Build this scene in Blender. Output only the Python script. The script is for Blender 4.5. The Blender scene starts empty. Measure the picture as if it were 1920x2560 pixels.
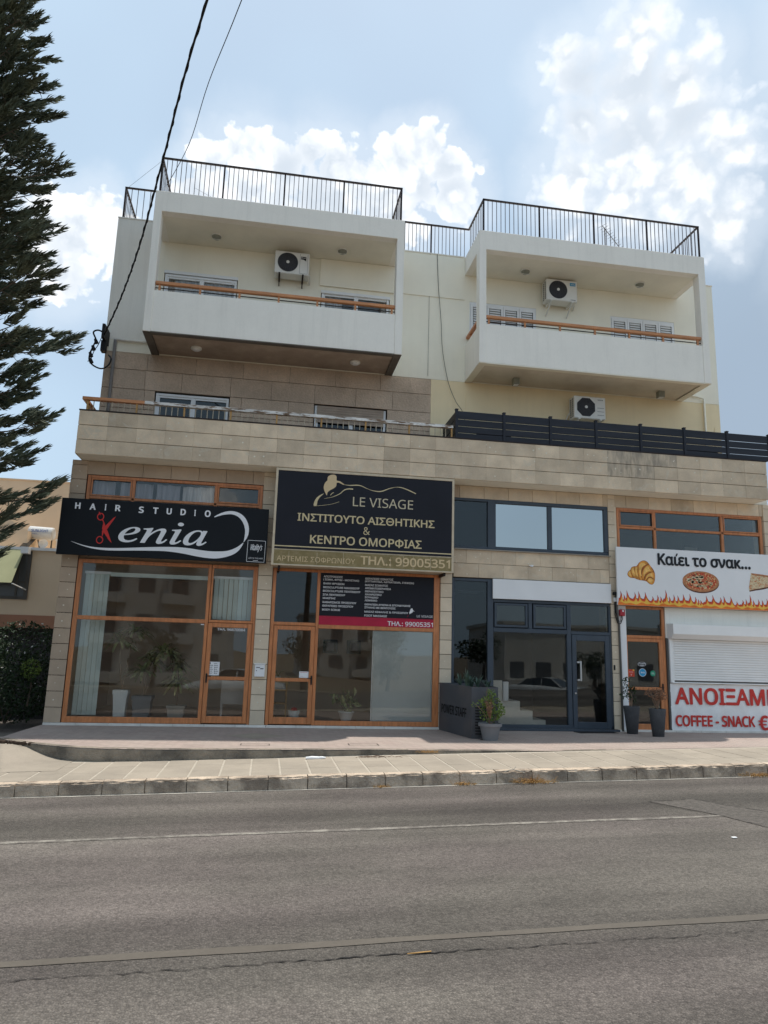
import bpy, bmesh, math, random, os
from math import sin, cos, pi, radians
from mathutils import Vector, Matrix
random.seed(7)
S = bpy.context.scene
COL = S.collection
# ---------------------------------------------------------------- camera
cam = bpy.data.cameras.new('camera'); camo = bpy.data.objects.new('camera', cam); COL.objects.link(camo)
r_ = Vector((0.98651221, -0.16123247, 0.02824456)); u_ = Vector((-0.0581053, -0.1836219, 0.98127813)); f_ = Vector((0.15302758, 0.96968402, 0.1905137))
camo.matrix_world = Matrix(((r_.x, u_.x, -f_.x, 0), (r_.y, u_.y, -f_.y, -15.0), (r_.z, u_.z, -f_.z, 1.525), (0, 0, 0, 1)))
cam.sensor_fit = 'VERTICAL'; cam.sensor_height = 36; cam.sensor_width = 27; cam.lens = 25.11
cam.clip_start = .05; cam.clip_end = 2000
S.camera = camo
# ---------------------------------------------------------------- exposure
S.view_settings.view_transform = 'Standard'; S.view_settings.look = 'None'
S.view_settings.gamma = 1; S.view_settings.use_curve_mapping = False
S.view_settings.exposure = 0.42
try:
    S.cycles.max_bounces = 8; S.cycles.diffuse_bounces = 4; S.cycles.transparent_max_bounces = 12
    S.cycles.use_denoising = True
except Exception: pass
# ---------------------------------------------------------------- sun
SUN = Vector((.13, .17, 1.0)).normalized()
sl = bpy.data.lights.new('sun', 'SUN'); sl.energy = 3.3; sl.angle = radians(.6); sl.color = (1, .95, .87)
so = bpy.data.objects.new('sun', sl); COL.objects.link(so)
so.rotation_euler = SUN.to_track_quat('Z', 'Y').to_euler(); so.location = (0, 0, 40)
# ---------------------------------------------------------------- sky with cumulus
W = bpy.data.worlds.new('World'); S.world = W; W.use_nodes = True
nt = W.node_tree; nt.nodes.clear(); N = nt.nodes; LK = nt.links
def nd(t, **k):
    n = N.new(t)
    for a, b in k.items(): setattr(n, a, b)
    return n
def mth(op, a, b=None, c=None, cl=False):
    n = nd('ShaderNodeMath', operation=op); n.use_clamp = cl
    for i, v in enumerate((a, b, c)):
        if v is None: continue
        if isinstance(v, (int, float)): n.inputs[i].default_value = v
        else: LK.new(v, n.inputs[i])
    return n.outputs[0]
def mrange(v, a, b, c=0, d=1, t='SMOOTHSTEP'):
    n = nd('ShaderNodeMapRange', interpolation_type=t)
    LK.new(v, n.inputs[0])
    for i, q in enumerate((a, b, c, d)): n.inputs[i + 1].default_value = q
    return n.outputs[0]
def mixc(f, a, b):
    n = nd('ShaderNodeMix', data_type='RGBA')
    if isinstance(f, (int, float)): n.inputs[0].default_value = f
    else: LK.new(f, n.inputs[0])
    for i, v in ((6, a), (7, b)):
        if isinstance(v, tuple): n.inputs[i].default_value = (*v, 1)
        else: LK.new(v, n.inputs[i])
    return n.outputs[2]
tc = nd('ShaderNodeTexCoord'); D0 = tc.outputs['Generated']
sky = nd('ShaderNodeTexSky', sky_type='NISHITA'); sky.sun_disc = False
sky.sun_elevation = math.asin(SUN.z); sky.sun_rotation = math.atan2(SUN.x, SUN.y)
sky.air_density = 1.0; sky.dust_density = 3.0; sky.ozone_density = 1.0
def noise(scale, detail=5, rough=.55, vec=None, off=0.0, lac=2.1):
    n = nd('ShaderNodeTexNoise'); n.inputs['Scale'].default_value = scale; n.inputs['Detail'].default_value = detail
    n.inputs['Roughness'].default_value = rough; n.inputs['Lacunarity'].default_value = lac
    v = vec if vec is not None else D0
    if off:
        a = nd('ShaderNodeVectorMath', operation='ADD'); LK.new(v, a.inputs[0]); a.inputs[1].default_value = (off, off * .7, -off); v = a.outputs[0]
    LK.new(v, n.inputs['Vector']); return n
wn = noise(17, 4, .55)                      # warp of the cloud outlines
wa = nd('ShaderNodeVectorMath', operation='SUBTRACT'); LK.new(wn.outputs['Color'], wa.inputs[0]); wa.inputs[1].default_value = (.5, .5, .5)
wb = nd('ShaderNodeVectorMath', operation='SCALE'); LK.new(wa.outputs[0], wb.inputs[0]); wb.inputs['Scale'].default_value = .05
wc = nd('ShaderNodeVectorMath', operation='ADD'); LK.new(D0, wc.inputs[0]); LK.new(wb.outputs[0], wc.inputs[1]); DW = wc.outputs[0]
BL = [(-0.074, 0.799, 0.597, 0.021), (-0.104, 0.806, 0.583, 0.023), (-0.042, 0.804, 0.593, 0.027), (-0.008, 0.808, 0.589, 0.029), (0.022, 0.797, 0.604, 0.023), (0.055, 0.801, 0.596, 0.028), (0.092, 0.807, 0.583, 0.029), (0.129, 0.785, 0.605, 0.027), (0.165, 0.772, 0.614, 0.024), (0.193, 0.779, 0.597, 0.024), (0.155, 0.796, 0.584, 0.036), (0.041, 0.824, 0.564, 0.05), (-0.04, 0.83, 0.557, 0.05), (-0.108, 0.83, 0.547, 0.035), (0.21, 0.796, 0.568, 0.029), (0.124, 0.82, 0.559, 0.042), (-0.229, 0.827, 0.513, 0.025), (-0.257, 0.835, 0.486, 0.033), (-0.285, 0.817, 0.502, 0.023), (-0.222, 0.846, 0.485, 0.032), (-0.273, 0.853, 0.446, 0.037), (0.367, 0.631, 0.683, 0.033), (0.329, 0.674, 0.661, 0.034), (0.38, 0.658, 0.65, 0.045), (0.425, 0.638, 0.643, 0.036), (0.338, 0.702, 0.627, 0.032), (0.395, 0.689, 0.607, 0.051), (0.442, 0.659, 0.609, 0.042), (0.483, 0.654, 0.582, 0.03), (0.343, 0.742, 0.576, 0.036), (0.399, 0.723, 0.564, 0.05), (0.46, 0.694, 0.553, 0.043), (0.506, 0.695, 0.511, 0.03), (0.506, 0.646, 0.572, 0.017), (0.305, 0.664, 0.682, 0.016), (0.232, 0.769, 0.596, 0.008), (-0.409, 0.749, 0.522, 0.053), (-0.473, 0.774, 0.42, 0.067), (0.579, 0.535, 0.616, 0.062), (0.668, 0.589, 0.454, 0.069)]
fld = None
for (x, y, z, r) in BL:
    dn = nd('ShaderNodeVectorMath', operation='DISTANCE'); LK.new(DW, dn.inputs[0]); dn.inputs[1].default_value = (x, y, z)
    v = mth('MULTIPLY_ADD', dn.outputs['Value'], -1.0 / (r * 1.7), 1.0)
    fld = v if fld is None else mth('MAXIMUM', fld, v)
vor = nd('ShaderNodeTexVoronoi', feature='F1'); vor.inputs['Scale'].default_value = 30; vor.inputs['Detail'].default_value = 1; vor.inputs['Roughness'].default_value = .6
LK.new(DW, vor.inputs['Vector'])
puff = mth('MULTIPLY_ADD', vor.outputs['Distance'], -.55, .20)
# scattered cumulus over the rest of the sky
gl = noise(3.2, 4, .55, off=3.7); glv = mrange(gl.outputs['Fac'], .53, .66, -.9, .5)
sepd = nd('ShaderNodeSeparateXYZ'); LK.new(D0, sepd.inputs[0])
front = mrange(sepd.outputs[1], .25, .55, 0, .75)        # open blue between the banks in the north part of the sky
glv = mth('SUBTRACT', glv, front)
fld = mth('MAXIMUM', fld, glv)
dens = mth('ADD', fld, puff)
fine = noise(60, 3, .6); dens = mth('ADD', dens, mth('MULTIPLY_ADD', fine.outputs['Fac'], .30, -.15))
wid = mrange(sepd.outputs[0], .20, .36, .13, .62)
alpha = mth('DIVIDE', mth('SUBTRACT', dens, mth('MULTIPLY_ADD', wid, -.35, .09)), wid, None, True)
halo = mrange(fld, -.55, .25, 0, .42)
# shading inside the clouds: bright crowns, soft grey hollows deeper inside each bank
sh1 = noise(11, 4, .55, off=1.3, vec=DW)
deep = mrange(fld, .15, .95)
hol = mth('ADD', mth('MULTIPLY', vor.outputs['Distance'], .34), mth('MULTIPLY', sh1.outputs['Fac'], 1.0))
holf = mth('MULTIPLY', mrange(hol, .50, .88), mth('MULTIPLY_ADD', deep, .60, .40))
ccol = mixc(holf, (.97, .975, .98), (.54, .60, .67))
skc = nd('ShaderNodeVectorMath', operation='SCALE'); LK.new(sky.outputs[0], skc.inputs[0]); skc.inputs['Scale'].default_value = .085
veiln = noise(2.4, 2, .5, off=8.1)
veil = mrange(veiln.outputs['Fac'], .3, .7, .50, .74)
base = mixc(veil, skc.outputs[0], (.50, .65, .79))
# heavier haze towards the east, low down
de = nd('ShaderNodeVectorMath', operation='DISTANCE'); LK.new(DW, de.inputs[0]); de.inputs[1].default_value = (.60, .74, .30)
base = mixc(mrange(de.outputs['Value'], .08, .50, .85, 0), base, (.27, .34, .43))
base = mixc(halo, base, (.66, .72, .79))
final = mixc(mth('MULTIPLY', alpha, .95), base, ccol)
bg = nd('ShaderNodeBackground'); LK.new(final, bg.inputs[0]); bg.inputs[1].default_value = 1.0
try: W.cycles.sampling_method = 'MANUAL'; W.cycles.sample_map_resolution = 256
except Exception: pass
wo = nd('ShaderNodeOutputWorld'); LK.new(bg.outputs[0], wo.inputs[0])
# ---------------------------------------------------------------- materials
def mat(name, col, rough=.7, var=.12, vs=3.0, bump=0, bs=60, spec=.3, metal=0, col2=None, c2s=1.2, c2lo=.45, c2hi=.7, rnd=0, streak=0, stcol=(.12, .11, .09), fine=0, detail=4, bdist=.01, objvec=False, mapscale=None, coat=0):
    m = bpy.data.materials.new(name); m.use_nodes = True
    t = m.node_tree; b = t.nodes['Principled BSDF']; L = t.links
    b.inputs['Roughness'].default_value = rough; b.inputs['Metallic'].default_value = metal
    b.inputs['Specular IOR Level'].default_value = spec
    if coat: b.inputs['Coat Weight'].default_value = coat
    def n(ty, **k):
        q = t.nodes.new(ty)
        for a, v in k.items(): setattr(q, a, v)
        return q
    if objvec: vec = n('ShaderNodeTexCoord').outputs['Object']
    else: vec = n('ShaderNodeNewGeometry').outputs['Position']
    if mapscale:
        mp = n('ShaderNodeMapping'); mp.inputs['Scale'].default_value = mapscale; L.new(vec, mp.inputs[0]); vec = mp.outputs[0]
    def ns(sc, de=4, ro=.6, v=None):
        q = n('ShaderNodeTexNoise'); q.inputs['Scale'].default_value = sc; q.inputs['Detail'].default_value = de; q.inputs['Roughness'].default_value = ro
        L.new(v if v is not None else vec, q.inputs['Vector']); return q.outputs['Fac']
    def rng(v, a, b_, c, d):
        q = n('ShaderNodeMapRange'); L.new(v, q.inputs[0])
        for i, x in enumerate((a, b_, c, d)): q.inputs[i + 1].default_value = x
        return q.outputs[0]
    def mx(f, a, c, bt='MIX'):
        q = n('ShaderNodeMix', data_type='RGBA', blend_type=bt)
        if isinstance(f, (int, float)): q.inputs[0].default_value = f
        else: L.new(f, q.inputs[0])
        for i, v in ((6, a), (7, c)):
            if isinstance(v, tuple): q.inputs[i].default_value = (*v, 1)
            else: L.new(v, q.inputs[i])
        return q.outputs[2]
    def comb(v):
        q = n('ShaderNodeCombineColor')
        for i in range(3): L.new(v, q.inputs[i])
        return q.outputs[0]
    c = tuple(col)
    cur = None
    if col2: cur = mx(rng(ns(c2s, 5), c2lo, c2hi, 0, 1), c, tuple(col2))
    if var:
        v = comb(rng(ns(vs, detail), .3, .7, 1 - var, 1 + var)); cur = mx(1.0, cur if cur is not None else c, v, 'MULTIPLY')
    if fine:
        v = comb(rng(ns(vs * 22, 3), .3, .7, 1 - fine, 1 + fine)); cur = mx(1.0, cur if cur is not None else c, v, 'MULTIPLY')
    if rnd:
        oi = n('ShaderNodeObjectInfo'); v = comb(rng(oi.outputs['Random'], 0, 1, 1 - rnd, 1 + rnd)); cur = mx(1.0, cur if cur is not None else c, v, 'MULTIPLY')
    if streak:
        mp = n('ShaderNodeMapping'); mp.inputs['Scale'].default_value = (5, 5, .35); L.new(vec, mp.inputs[0])
        f = rng(ns(1.6, 6, .65, mp.outputs[0]), .5, .85, 0, streak); cur = mx(f, cur if cur is not None else c, tuple(stcol))
    if cur is None: b.inputs['Base Color'].default_value = (*c, 1)
    else: L.new(cur, b.inputs['Base Color'])
    if bump:
        q = n('ShaderNodeBump'); q.inputs['Strength'].default_value = bump; q.inputs['Distance'].default_value = bdist
        L.new(ns(bs, 4), q.inputs['Height']); L.new(q.outputs[0], b.inputs['Normal'])
    return m
M = {}
M['white'] = mat('white_render', (.91, .87, .785), .8, .035, 1.2, .12, 90, streak=.22, stcol=(.45, .43, .38), fine=.015)
M['cream'] = mat('cream_render', (.93, .885, .74), .85, .04, 1.0, .15, 90, streak=.07, stcol=(.42, .38, .28))
M['soffit_w'] = mat('soffit_paint', (.85, .81, .69), .85, .06, 1.5, .1, 60)
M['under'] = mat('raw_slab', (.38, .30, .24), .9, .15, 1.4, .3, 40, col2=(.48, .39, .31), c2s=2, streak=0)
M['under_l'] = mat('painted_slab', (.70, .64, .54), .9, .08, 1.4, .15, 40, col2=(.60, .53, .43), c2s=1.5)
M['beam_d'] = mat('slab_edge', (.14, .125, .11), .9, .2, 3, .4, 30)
M['yellow'] = mat('yellow_render', (.90, .75, .49), .85, .05, 1.1, .12, 80, streak=.12, stcol=(.42, .33, .22))
M['stone'] = mat('sandstone', (.68, .545, .39), .8, .12, 2.2, .25, 45, rnd=.15, col2=(.56, .445, .32), c2s=2.6, c2lo=.42, c2hi=.75, streak=.22, stcol=(.66, .58, .46), fine=.05)
M['stone_dirty'] = mat('sandstone_stained', (.56, .46, .34), .85, .15, 4, .3, 40, rnd=.05, col2=(.28, .24, .195), c2s=1.2, c2lo=.42, c2hi=.72, mapscale=(6, 6, 1.6))
M['stone_old'] = mat('porous_stone', (.58, .45, .34), .92, .12, 1.5, .8, 26, rnd=.07, col2=(.49, .38, .285), c2s=1.3, streak=.16, stcol=(.16, .13, .10), fine=.10, bdist=.02)
M['stone_pil'] = mat('pillar_stone', (.66, .55, .41), .8, .09, 2.5, .25, 45, rnd=.10, fine=.04)
M['stone_brown'] = mat('pillar_stone_brown', (.48, .37, .27), .8, .09, 2.5, .25, 45, rnd=.09, fine=.04)
M['joint'] = mat('joint_mortar', (.10, .085, .07), .95, .1, 8)
M['plinth'] = mat('white_marble', (.72, .69, .63), .6, .12, 3, rnd=.08)
M['wood'] = mat('varnished_wood', (.53, .20, .075), .42, .22, 2.5, .1, 30, spec=.4, fine=.14, mapscale=(9, 9, 1.3), coat=.1)
M['wood_h'] = mat('varnished_rail_wood', (.55, .24, .10), .45, .2, 2.5, .1, 30, spec=.4, fine=.14, mapscale=(1.3, 9, 9))
M['wood_peel'] = mat('peeling_rail_paint', (.72, .70, .66), .8, .25, 4, .5, 30, col2=(.22, .15, .10), c2s=5, c2lo=.5, c2hi=.58, mapscale=(.7, 3, 3))
M['wood_y'] = mat('orange_post_paint', (.50, .29, .11), .7, .2, 5, .2, 30)
M['alu_w'] = mat('white_aluminium', (.84, .85, .85), .4, .04, 3, spec=.5)
M['alu_d'] = mat('anthracite_aluminium', (.045, .060, .080), .45, .15, 2, spec=.45)
M['dark_fence'] = mat('anthracite_slat', (.018, .020, .028), .5, .25, 3, .05, 60, fine=.1, mapscale=(.5, 4, 4))
M['iron'] = mat('brown_iron', (.028, .018, .017), .6, .25, 4)
M['iron_l'] = mat('bar_grey_iron', (.14, .13, .135), .55, .2, 4)
M['steel'] = mat('brushed_steel', (.55, .56, .57), .3, .05, 4, metal=1)
M['black'] = mat('black_rubber', (.010, .010, .011), .6, .2, 6)
M['sign_black'] = mat('sign_black', (.007, .009, .012), .5, .12, 1.2, spec=.2, fine=.05)
M['sign_navy'] = mat('sign_dark_face', (.010, .010, .016), .45, .18, 1.5, spec=.25)
M['sign_cream'] = mat('sign_frame_cream', (.60, .50, .36), .6, .15, 4, streak=.3, stcol=(.25, .19, .12))
M['sign_gold'] = mat('sign_gold_band', (.24, .185, .08), .6, .10, 5, col2=(.32, .25, .13), c2s=8)
M['gold_ink'] = mat('gold_ink', (.62, .51, .30), .6, .08, 8)
M['tan_ink'] = mat('tan_ink', (.66, .50, .29), .6, .03, 8)
M['pale_ink'] = mat('pale_gold_ink', (.60, .52, .36), .6, .08, 8)
M['white_ink'] = mat('white_ink', (.80, .80, .81), .5, .03, 4)
M['red_ink'] = mat('red_ink', (.60, .035, .03), .5, .05, 4)
M['crimson'] = mat('crimson_band', (.45, .015, .05), .5, .1, 3)
M['red_paint'] = mat('red_letter_ink', (.58, .045, .035), .6, .08, 6)
M['white_sheet'] = mat('white_sign_sheet', (.80, .80, .80), .45, .03, 1.5, spec=.4)
M['banner'] = mat('vinyl_banner', (.82, .82, .81), .5, .04, 2, .35, 2.2, spec=.4, bdist=.05)
M['shutter'] = mat('white_shutter', (.84, .84, .82), .5, .04, 2, spec=.4)
M['black_ink'] = mat('black_letter_ink', (.012, .013, .016), .4, .1, 4)
M['fabric_b'] = mat('blind_fabric', (.66, .74, .70), .8, .05, 3)
M['curtain'] = mat('grey_curtain', (.36, .35, .40), .9, .3, 3, mapscale=(5, 1, .3))
M['curtain_l'] = mat('pale_curtain', (.62, .60, .60), .9, .3, 4, mapscale=(6, 1, .5))
M['room'] = mat('room_wall', (.60, .46, .34), .9, .08, 1)
M['room_l'] = mat('pale_room_wall', (.55, .50, .45), .9, .08, 1)
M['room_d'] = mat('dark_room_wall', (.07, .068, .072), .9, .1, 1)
M['tilefloor'] = mat('shop_floor_tile', (.42, .31, .23), .4, .1, 3)
M['ac'] = mat('ac_casing', (.78, .77, .72), .5, .05, 4, spec=.4)
M['ac_dark'] = mat('ac_grille', (.032, .033, .038), .6, .2, 6)
M['fixture'] = mat('lamp_glass', (.26, .27, .22), .35, .1, 10, spec=.5)
M['concrete'] = mat('concrete', (.33, .30, .26), .9, .14, 2, .5, 30, fine=.08, col2=(.22, .20, .17), c2s=1.7)
M['kerb'] = mat('kerb_concrete', (.52, .42, .32), .92, .16, 5, 1.0, 24, rnd=.07, fine=.12, col2=(.27, .215, .165), c2s=2.6, c2lo=.45, c2hi=.6, bdist=.03)
M['kerb_face'] = mat('stained_apron_edge', (.27, .23, .18), .92, .2, 4, 1.0, 24, fine=.15, col2=(.13, .115, .095), c2s=2.1, c2lo=.42, c2hi=.6, bdist=.03)
M['slab'] = mat('paving_slab', (.32, .275, .22), .88, .08, 2.2, .4, 40, rnd=.05, fine=.06, col2=(.265, .23, .185), c2s=.9)
M['mortar'] = mat('sandy_mortar', (.40, .355, .29), .95, .12, 12, .5, 60, fine=.1)
M['pot_dark'] = mat('dark_clay_pot', (.065, .066, .070), .7, .25, 3, .3, 20, fine=.2)
M['pot_grey'] = mat('grey_plastic_pot', (.20, .20, .205), .55, .1, 3)
M['pot_white'] = mat('white_pot', (.85, .86, .84), .5, .04, 3)
M['pot_taupe'] = mat('taupe_pot', (.40, .35, .30), .7, .08, 3)
M['soil'] = mat('soil', (.06, .04, .028), .95, .3, 20, .5, 40)
M['planter'] = mat('anthracite_planter', (.075, .080, .090), .5, .12, 2, col2=(.095, .085, .082), c2s=1)
M['leaf'] = mat('leaf_green', (.13, .19, .04), .6, .45, 9, objvec=False, spec=.3)
M['leaf_dark'] = mat('leaf_dark_green', (.022, .042, .015), .6, .4, 7)
M['leaf_blue'] = mat('succulent_leaf', (.06, .10, .075), .55, .3, 9)
M['leaf_dry'] = mat('dried_leaf', (.26, .14, .085), .9, .35, 14)
M['needle'] = mat('conifer_needles', (.072, .090, .060), .7, .5, 2.5, col2=(.125, .130, .078), c2s=1.6)
M['bark'] = mat('bark', (.10, .075, .055), .9, .3, 6, .8, 20)
M['twig'] = mat('twig', (.24, .16, .11), .9, .3, 9)
M['straw'] = mat('dry_grass', (.46, .27, .10), .9, .3, 20)
M['leaf_in'] = mat('indoor_leaf', (.34, .36, .17), .5, .45, 9, col2=(.30, .22, .10), c2s=3)
M['flower'] = mat('white_petals', (.7, .7, .66), .8, .05, 6)
M['nb_wall'] = mat('neighbour_render', (.72, .57, .41), .85, .05, 1, .1, 60)
M['nb_brown'] = mat('neighbour_brown_band', (.38, .19, .12), .85, .08, 2)
M['awning'] = mat('green_awning_cloth', (.38, .38, .22), .85, .05, 3)
M['tank'] = mat('white_tank', (.60, .60, .58), .4, .05, 3, spec=.5)
M['blue_ink'] = mat('blue_ink', (.03, .10, .36), .6, 0)
M['plastic_w'] = mat('white_plastic', (.82, .82, .82), .45, .04, 4)
M['paper'] = mat('paper', (.80, .80, .80), .8, .03, 5)
M['ink_grey'] = mat('grey_ink', (.10, .10, .11), .8, 0)
M['red_box'] = mat('red_alarm', (.38, .012, .025), .35, .05, 6, spec=.5)
M['conduit'] = mat('grey_conduit', (.10, .095, .088), .6, .12, 4)
M['pipe'] = mat('drain_pipe_paint', (.22, .20, .185), .6, .1, 3)
M['amber1'] = mat('croissant_amber', (.70, .29, .05), .5, .3, 9)
M['amber2'] = mat('croissant_gold', (.85, .50, .14), .5, .3, 12)
M['amber3'] = mat('croissant_crust', (.30, .085, .02), .5, .2, 9)
M['crust'] = mat('pizza_crust', (.46, .20, .09), .5, .3, 14)
M['crust_d'] = mat('pizza_base', (.10, .035, .02), .5, .2, 9)
M['sauce'] = mat('pizza_sauce', (.48, .07, .03), .5, .5, 25, col2=(.60, .36, .16), c2s=26, c2lo=.5, c2hi=.56)
M['cheese'] = mat('pizza_cheese', (.66, .53, .33), .5, .25, 30, col2=(.55, .22, .10), c2s=22, c2lo=.52, c2hi=.62)
M['green'] = mat('basil_ink', (.02, .085, .035), .5, .3, 20)
M['flame_r'] = mat('flame_red', (.62, .07, .025), .5, .12, 5)
M['flame_o'] = mat('flame_orange', (.78, .20, .03), .5, .2, 7)
M['flame_y'] = mat('flame_yellow', (.85, .52, .08), .5, .08, 7)
M['flame_l'] = mat('flame_outline', (.16, .02, .02), .5, 0)
M['bal'] = mat('faded_baluster_paint', (.50, .42, .31), .7, .35, 7)
M['shade_g'] = mat('shutter_gap_shade', (.36, .36, .35), .9, .05, 3)
M['stair'] = mat('pale_stair_concrete', (.72, .69, .62), .85, .1, 3)
M['plug'] = mat('pale_fixing_plug', (.74, .68, .56), .8, .1, 9)
M['st_red'] = mat('sticker_red', (.55, .06, .03), .5, 0)
M['st_blue'] = mat('sticker_blue', (.03, .32, .58), .5, 0)
M['st_green'] = mat('sticker_green', (.03, .28, .16), .5, 0)
M['mat_black'] = mat('door_mat', (.014, .013, .013), .95, .2, 30)
M['worn_line'] = mat('worn_white_paint', (.235, .215, .185), .85, .2, 5, .4, 90, fine=.4, col2=(.13, .115, .10), c2s=9, c2lo=.40, c2hi=.58)
M['edge_line'] = mat('edge_white_paint', (.42, .39, .34), .8, .2, 4, .3, 90, fine=.12, col2=(.30, .28, .25), c2s=3, c2lo=.55, c2hi=.7)
M['seal'] = mat('trench_seal', (.100, .086, .070), .75, .12, 2, .2, 60, fine=.08)
M['crack'] = mat('crack_tar', (.018, .016, .015), .9, .3, 9)
M['grit'] = mat('rough_asphalt_patch', (.108, .096, .084), .95, .3, 22, 1.0, 60, fine=.3, bdist=.02)
M['car_silver'] = mat('silver_car_paint', (.52, .53, .54), .3, .02, 1, coat=.6)
M['car_white'] = mat('white_car_paint', (.62, .62, .62), .3, .02, 1, coat=.6)
M['car_glass'] = mat('car_glass', (.015, .018, .02), .08, 0, spec=.8)
M['tyre'] = mat('tyre', (.015, .015, .016), .85, .1, 8)
M['lens'] = mat('headlight_lens', (.6, .6, .62), .15, 0, spec=.8)
M['earth'] = mat('dry_earth', (.17, .125, .085), .95, .2, .5, .6, 9, fine=.14, col2=(.12, .105, .06), c2s=.25)
M['far_white'] = mat('far_white_wall', (.58, .56, .52), .85, .06, .6)
M['far_glass'] = mat('far_window_glass', (.12, .13, .14), .2, 0)
# asphalt: coarse aggregate, wheel-polished bands along the road, tar blotches
def veined(m, col, amt):
    t = m.node_tree; b = t.nodes['Principled BSDF']; L = t.links; src = b.inputs['Base Color'].links[0].from_socket
    g = t.nodes.new('ShaderNodeNewGeometry'); oi = t.nodes.new('ShaderNodeObjectInfo'); ad = t.nodes.new('ShaderNodeVectorMath'); ad.operation = 'MULTIPLY_ADD'
    cb = t.nodes.new('ShaderNodeCombineXYZ'); L.new(oi.outputs['Random'], cb.inputs[0]); L.new(oi.outputs['Random'], cb.inputs[2]); L.new(cb.outputs[0], ad.inputs[0]); ad.inputs[1].default_value = (37, 0, 53); L.new(g.outputs['Position'], ad.inputs[2])
    w = t.nodes.new('ShaderNodeTexNoise'); w.inputs['Scale'].default_value = 3.4; w.inputs['Detail'].default_value = 5; w.inputs['Roughness'].default_value = .62; w.inputs['Distortion'].default_value = 1.6; L.new(ad.outputs[0], w.inputs['Vector'])
    r = t.nodes.new('ShaderNodeMapRange'); L.new(w.outputs['Fac'], r.inputs[0]); r.inputs[1].default_value = .565; r.inputs[2].default_value = .66; r.inputs[3].default_value = 0; r.inputs[4].default_value = amt
    x = t.nodes.new('ShaderNodeMix'); x.data_type = 'RGBA'; L.new(r.outputs[0], x.inputs[0]); L.new(src, x.inputs[6]); x.inputs[7].default_value = (*col, 1); L.new(x.outputs[2], b.inputs['Base Color'])
veined(M['stone'], (.62, .56, .45), .5); veined(M['stone_pil'], (.60, .54, .43), .35)
def asphalt():
    m = bpy.data.materials.new('asphalt'); m.use_nodes = True; t = m.node_tree; b = t.nodes['Principled BSDF']; L = t.links
    n = lambda ty: t.nodes.new(ty)
    P = n('ShaderNodeNewGeometry').outputs['Position']
    def ns(sc, de, ro, v): q = n('ShaderNodeTexNoise'); q.inputs['Scale'].default_value = sc; q.inputs['Detail'].default_value = de; q.inputs['Roughness'].default_value = ro; L.new(v, q.inputs['Vector']); return q.outputs['Fac']
    def mp(s): q = n('ShaderNodeMapping'); q.inputs['Scale'].default_value = s; L.new(P, q.inputs[0]); return q.outputs[0]
    def rg(v, a, b_, c, d): q = n('ShaderNodeMapRange'); L.new(v, q.inputs[0]); [setattr(q.inputs[i + 1], 'default_value', x) for i, x in enumerate((a, b_, c, d))]; return q.outputs[0]
    def ml(a, c): q = n('ShaderNodeMath'); q.operation = 'MULTIPLY'; L.new(a, q.inputs[0]); L.new(c, q.inputs[1]); return q.outputs[0]
    v = n('ShaderNodeTexVoronoi'); v.inputs['Scale'].default_value = 62; L.new(P, v.inputs['Vector'])
    sc = n('ShaderNodeSeparateColor'); L.new(v.outputs['Color'], sc.inputs[0])
    stones = rg(sc.outputs[0], 0, 1, .74, 1.30)
    gaps = rg(v.outputs['Distance'], .25, .62, 1.05, .74)
    g2 = rg(ns(240, 2, .6, P), .3, .7, .72, 1.28)
    band = rg(ns(1.1, 3, .55, mp((.03, 1.0, 1))), .36, .64, .74, 1.24)
    blot = rg(ns(.9, 5, .6, mp((.6, 1, 1))), .3, .7, .80, 1.20)
    sy = n('ShaderNodeSeparateXYZ'); L.new(P, sy.inputs[0]); wy = n('ShaderNodeMath'); wy.operation = 'MULTIPLY_ADD'; L.new(ns(.5, 3, .6, mp((.25, 1, 1))), wy.inputs[0]); wy.inputs[1].default_value = .9; L.new(sy.outputs[1], wy.inputs[2])
    cr_ = n('ShaderNodeValToRGB'); L.new(rg(wy.outputs[0], -15.2, -4.6, 0, 1), cr_.inputs[0]); E_ = cr_.color_ramp.elements   # polished wheel lanes and dusty strips along the road
    st_ = [(0, .56), (.30, .56), (.44, .54), (.47, .46), (.56, .47), (.63, .55), (.70, .50), (.745, .60), (.775, .62), (.81, .45), (.87, .40), (.91, .50), (.94, .44), (1, .58)]
    while len(E_) < len(st_): E_.new(.5)
    for e_, (p_, v_) in zip(E_, st_): e_.position = p_; e_.color = (v_, v_, v_, 1)
    lane = rg(cr_.outputs[0], 0, 1, 0, 2)
    oil = rg(ns(1.7, 4, .7, mp((.8, 1.2, 1))), .62, .74, 1, .78)
    tot = ml(ml(ml(ml(stones, gaps), ml(band, blot)), g2), ml(lane, oil))
    mx = n('ShaderNodeMix'); mx.data_type = 'RGBA'; L.new(rg(ns(.7, 3, .5, mp((.5, 1, 1))), .4, .65, 0, 1), mx.inputs[0]); mx.inputs[6].default_value = (.126, .112, .096, 1); mx.inputs[7].default_value = (.122, .104, .093, 1)
    sc2 = n('ShaderNodeVectorMath'); sc2.operation = 'SCALE'; L.new(mx.outputs[2], sc2.inputs[0]); L.new(tot, sc2.inputs['Scale'])
    L.new(sc2.outputs[0], b.inputs['Base Color']); b.inputs['Roughness'].default_value = .85; b.inputs['Specular IOR Level'].default_value = .25
    bu = n('ShaderNodeBump'); bu.inputs['Strength'].default_value = .9; bu.inputs['Distance'].default_value = .012
    iv = rg(v.outputs['Distance'], 0, .7, 1, 0); L.new(ml(iv, rg(sc.outputs[1], 0, 1, .5, 1.2)), bu.inputs['Height']); L.new(bu.outputs[0], b.inputs['Normal'])
    return m
M['asphalt'] = asphalt()
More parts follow.
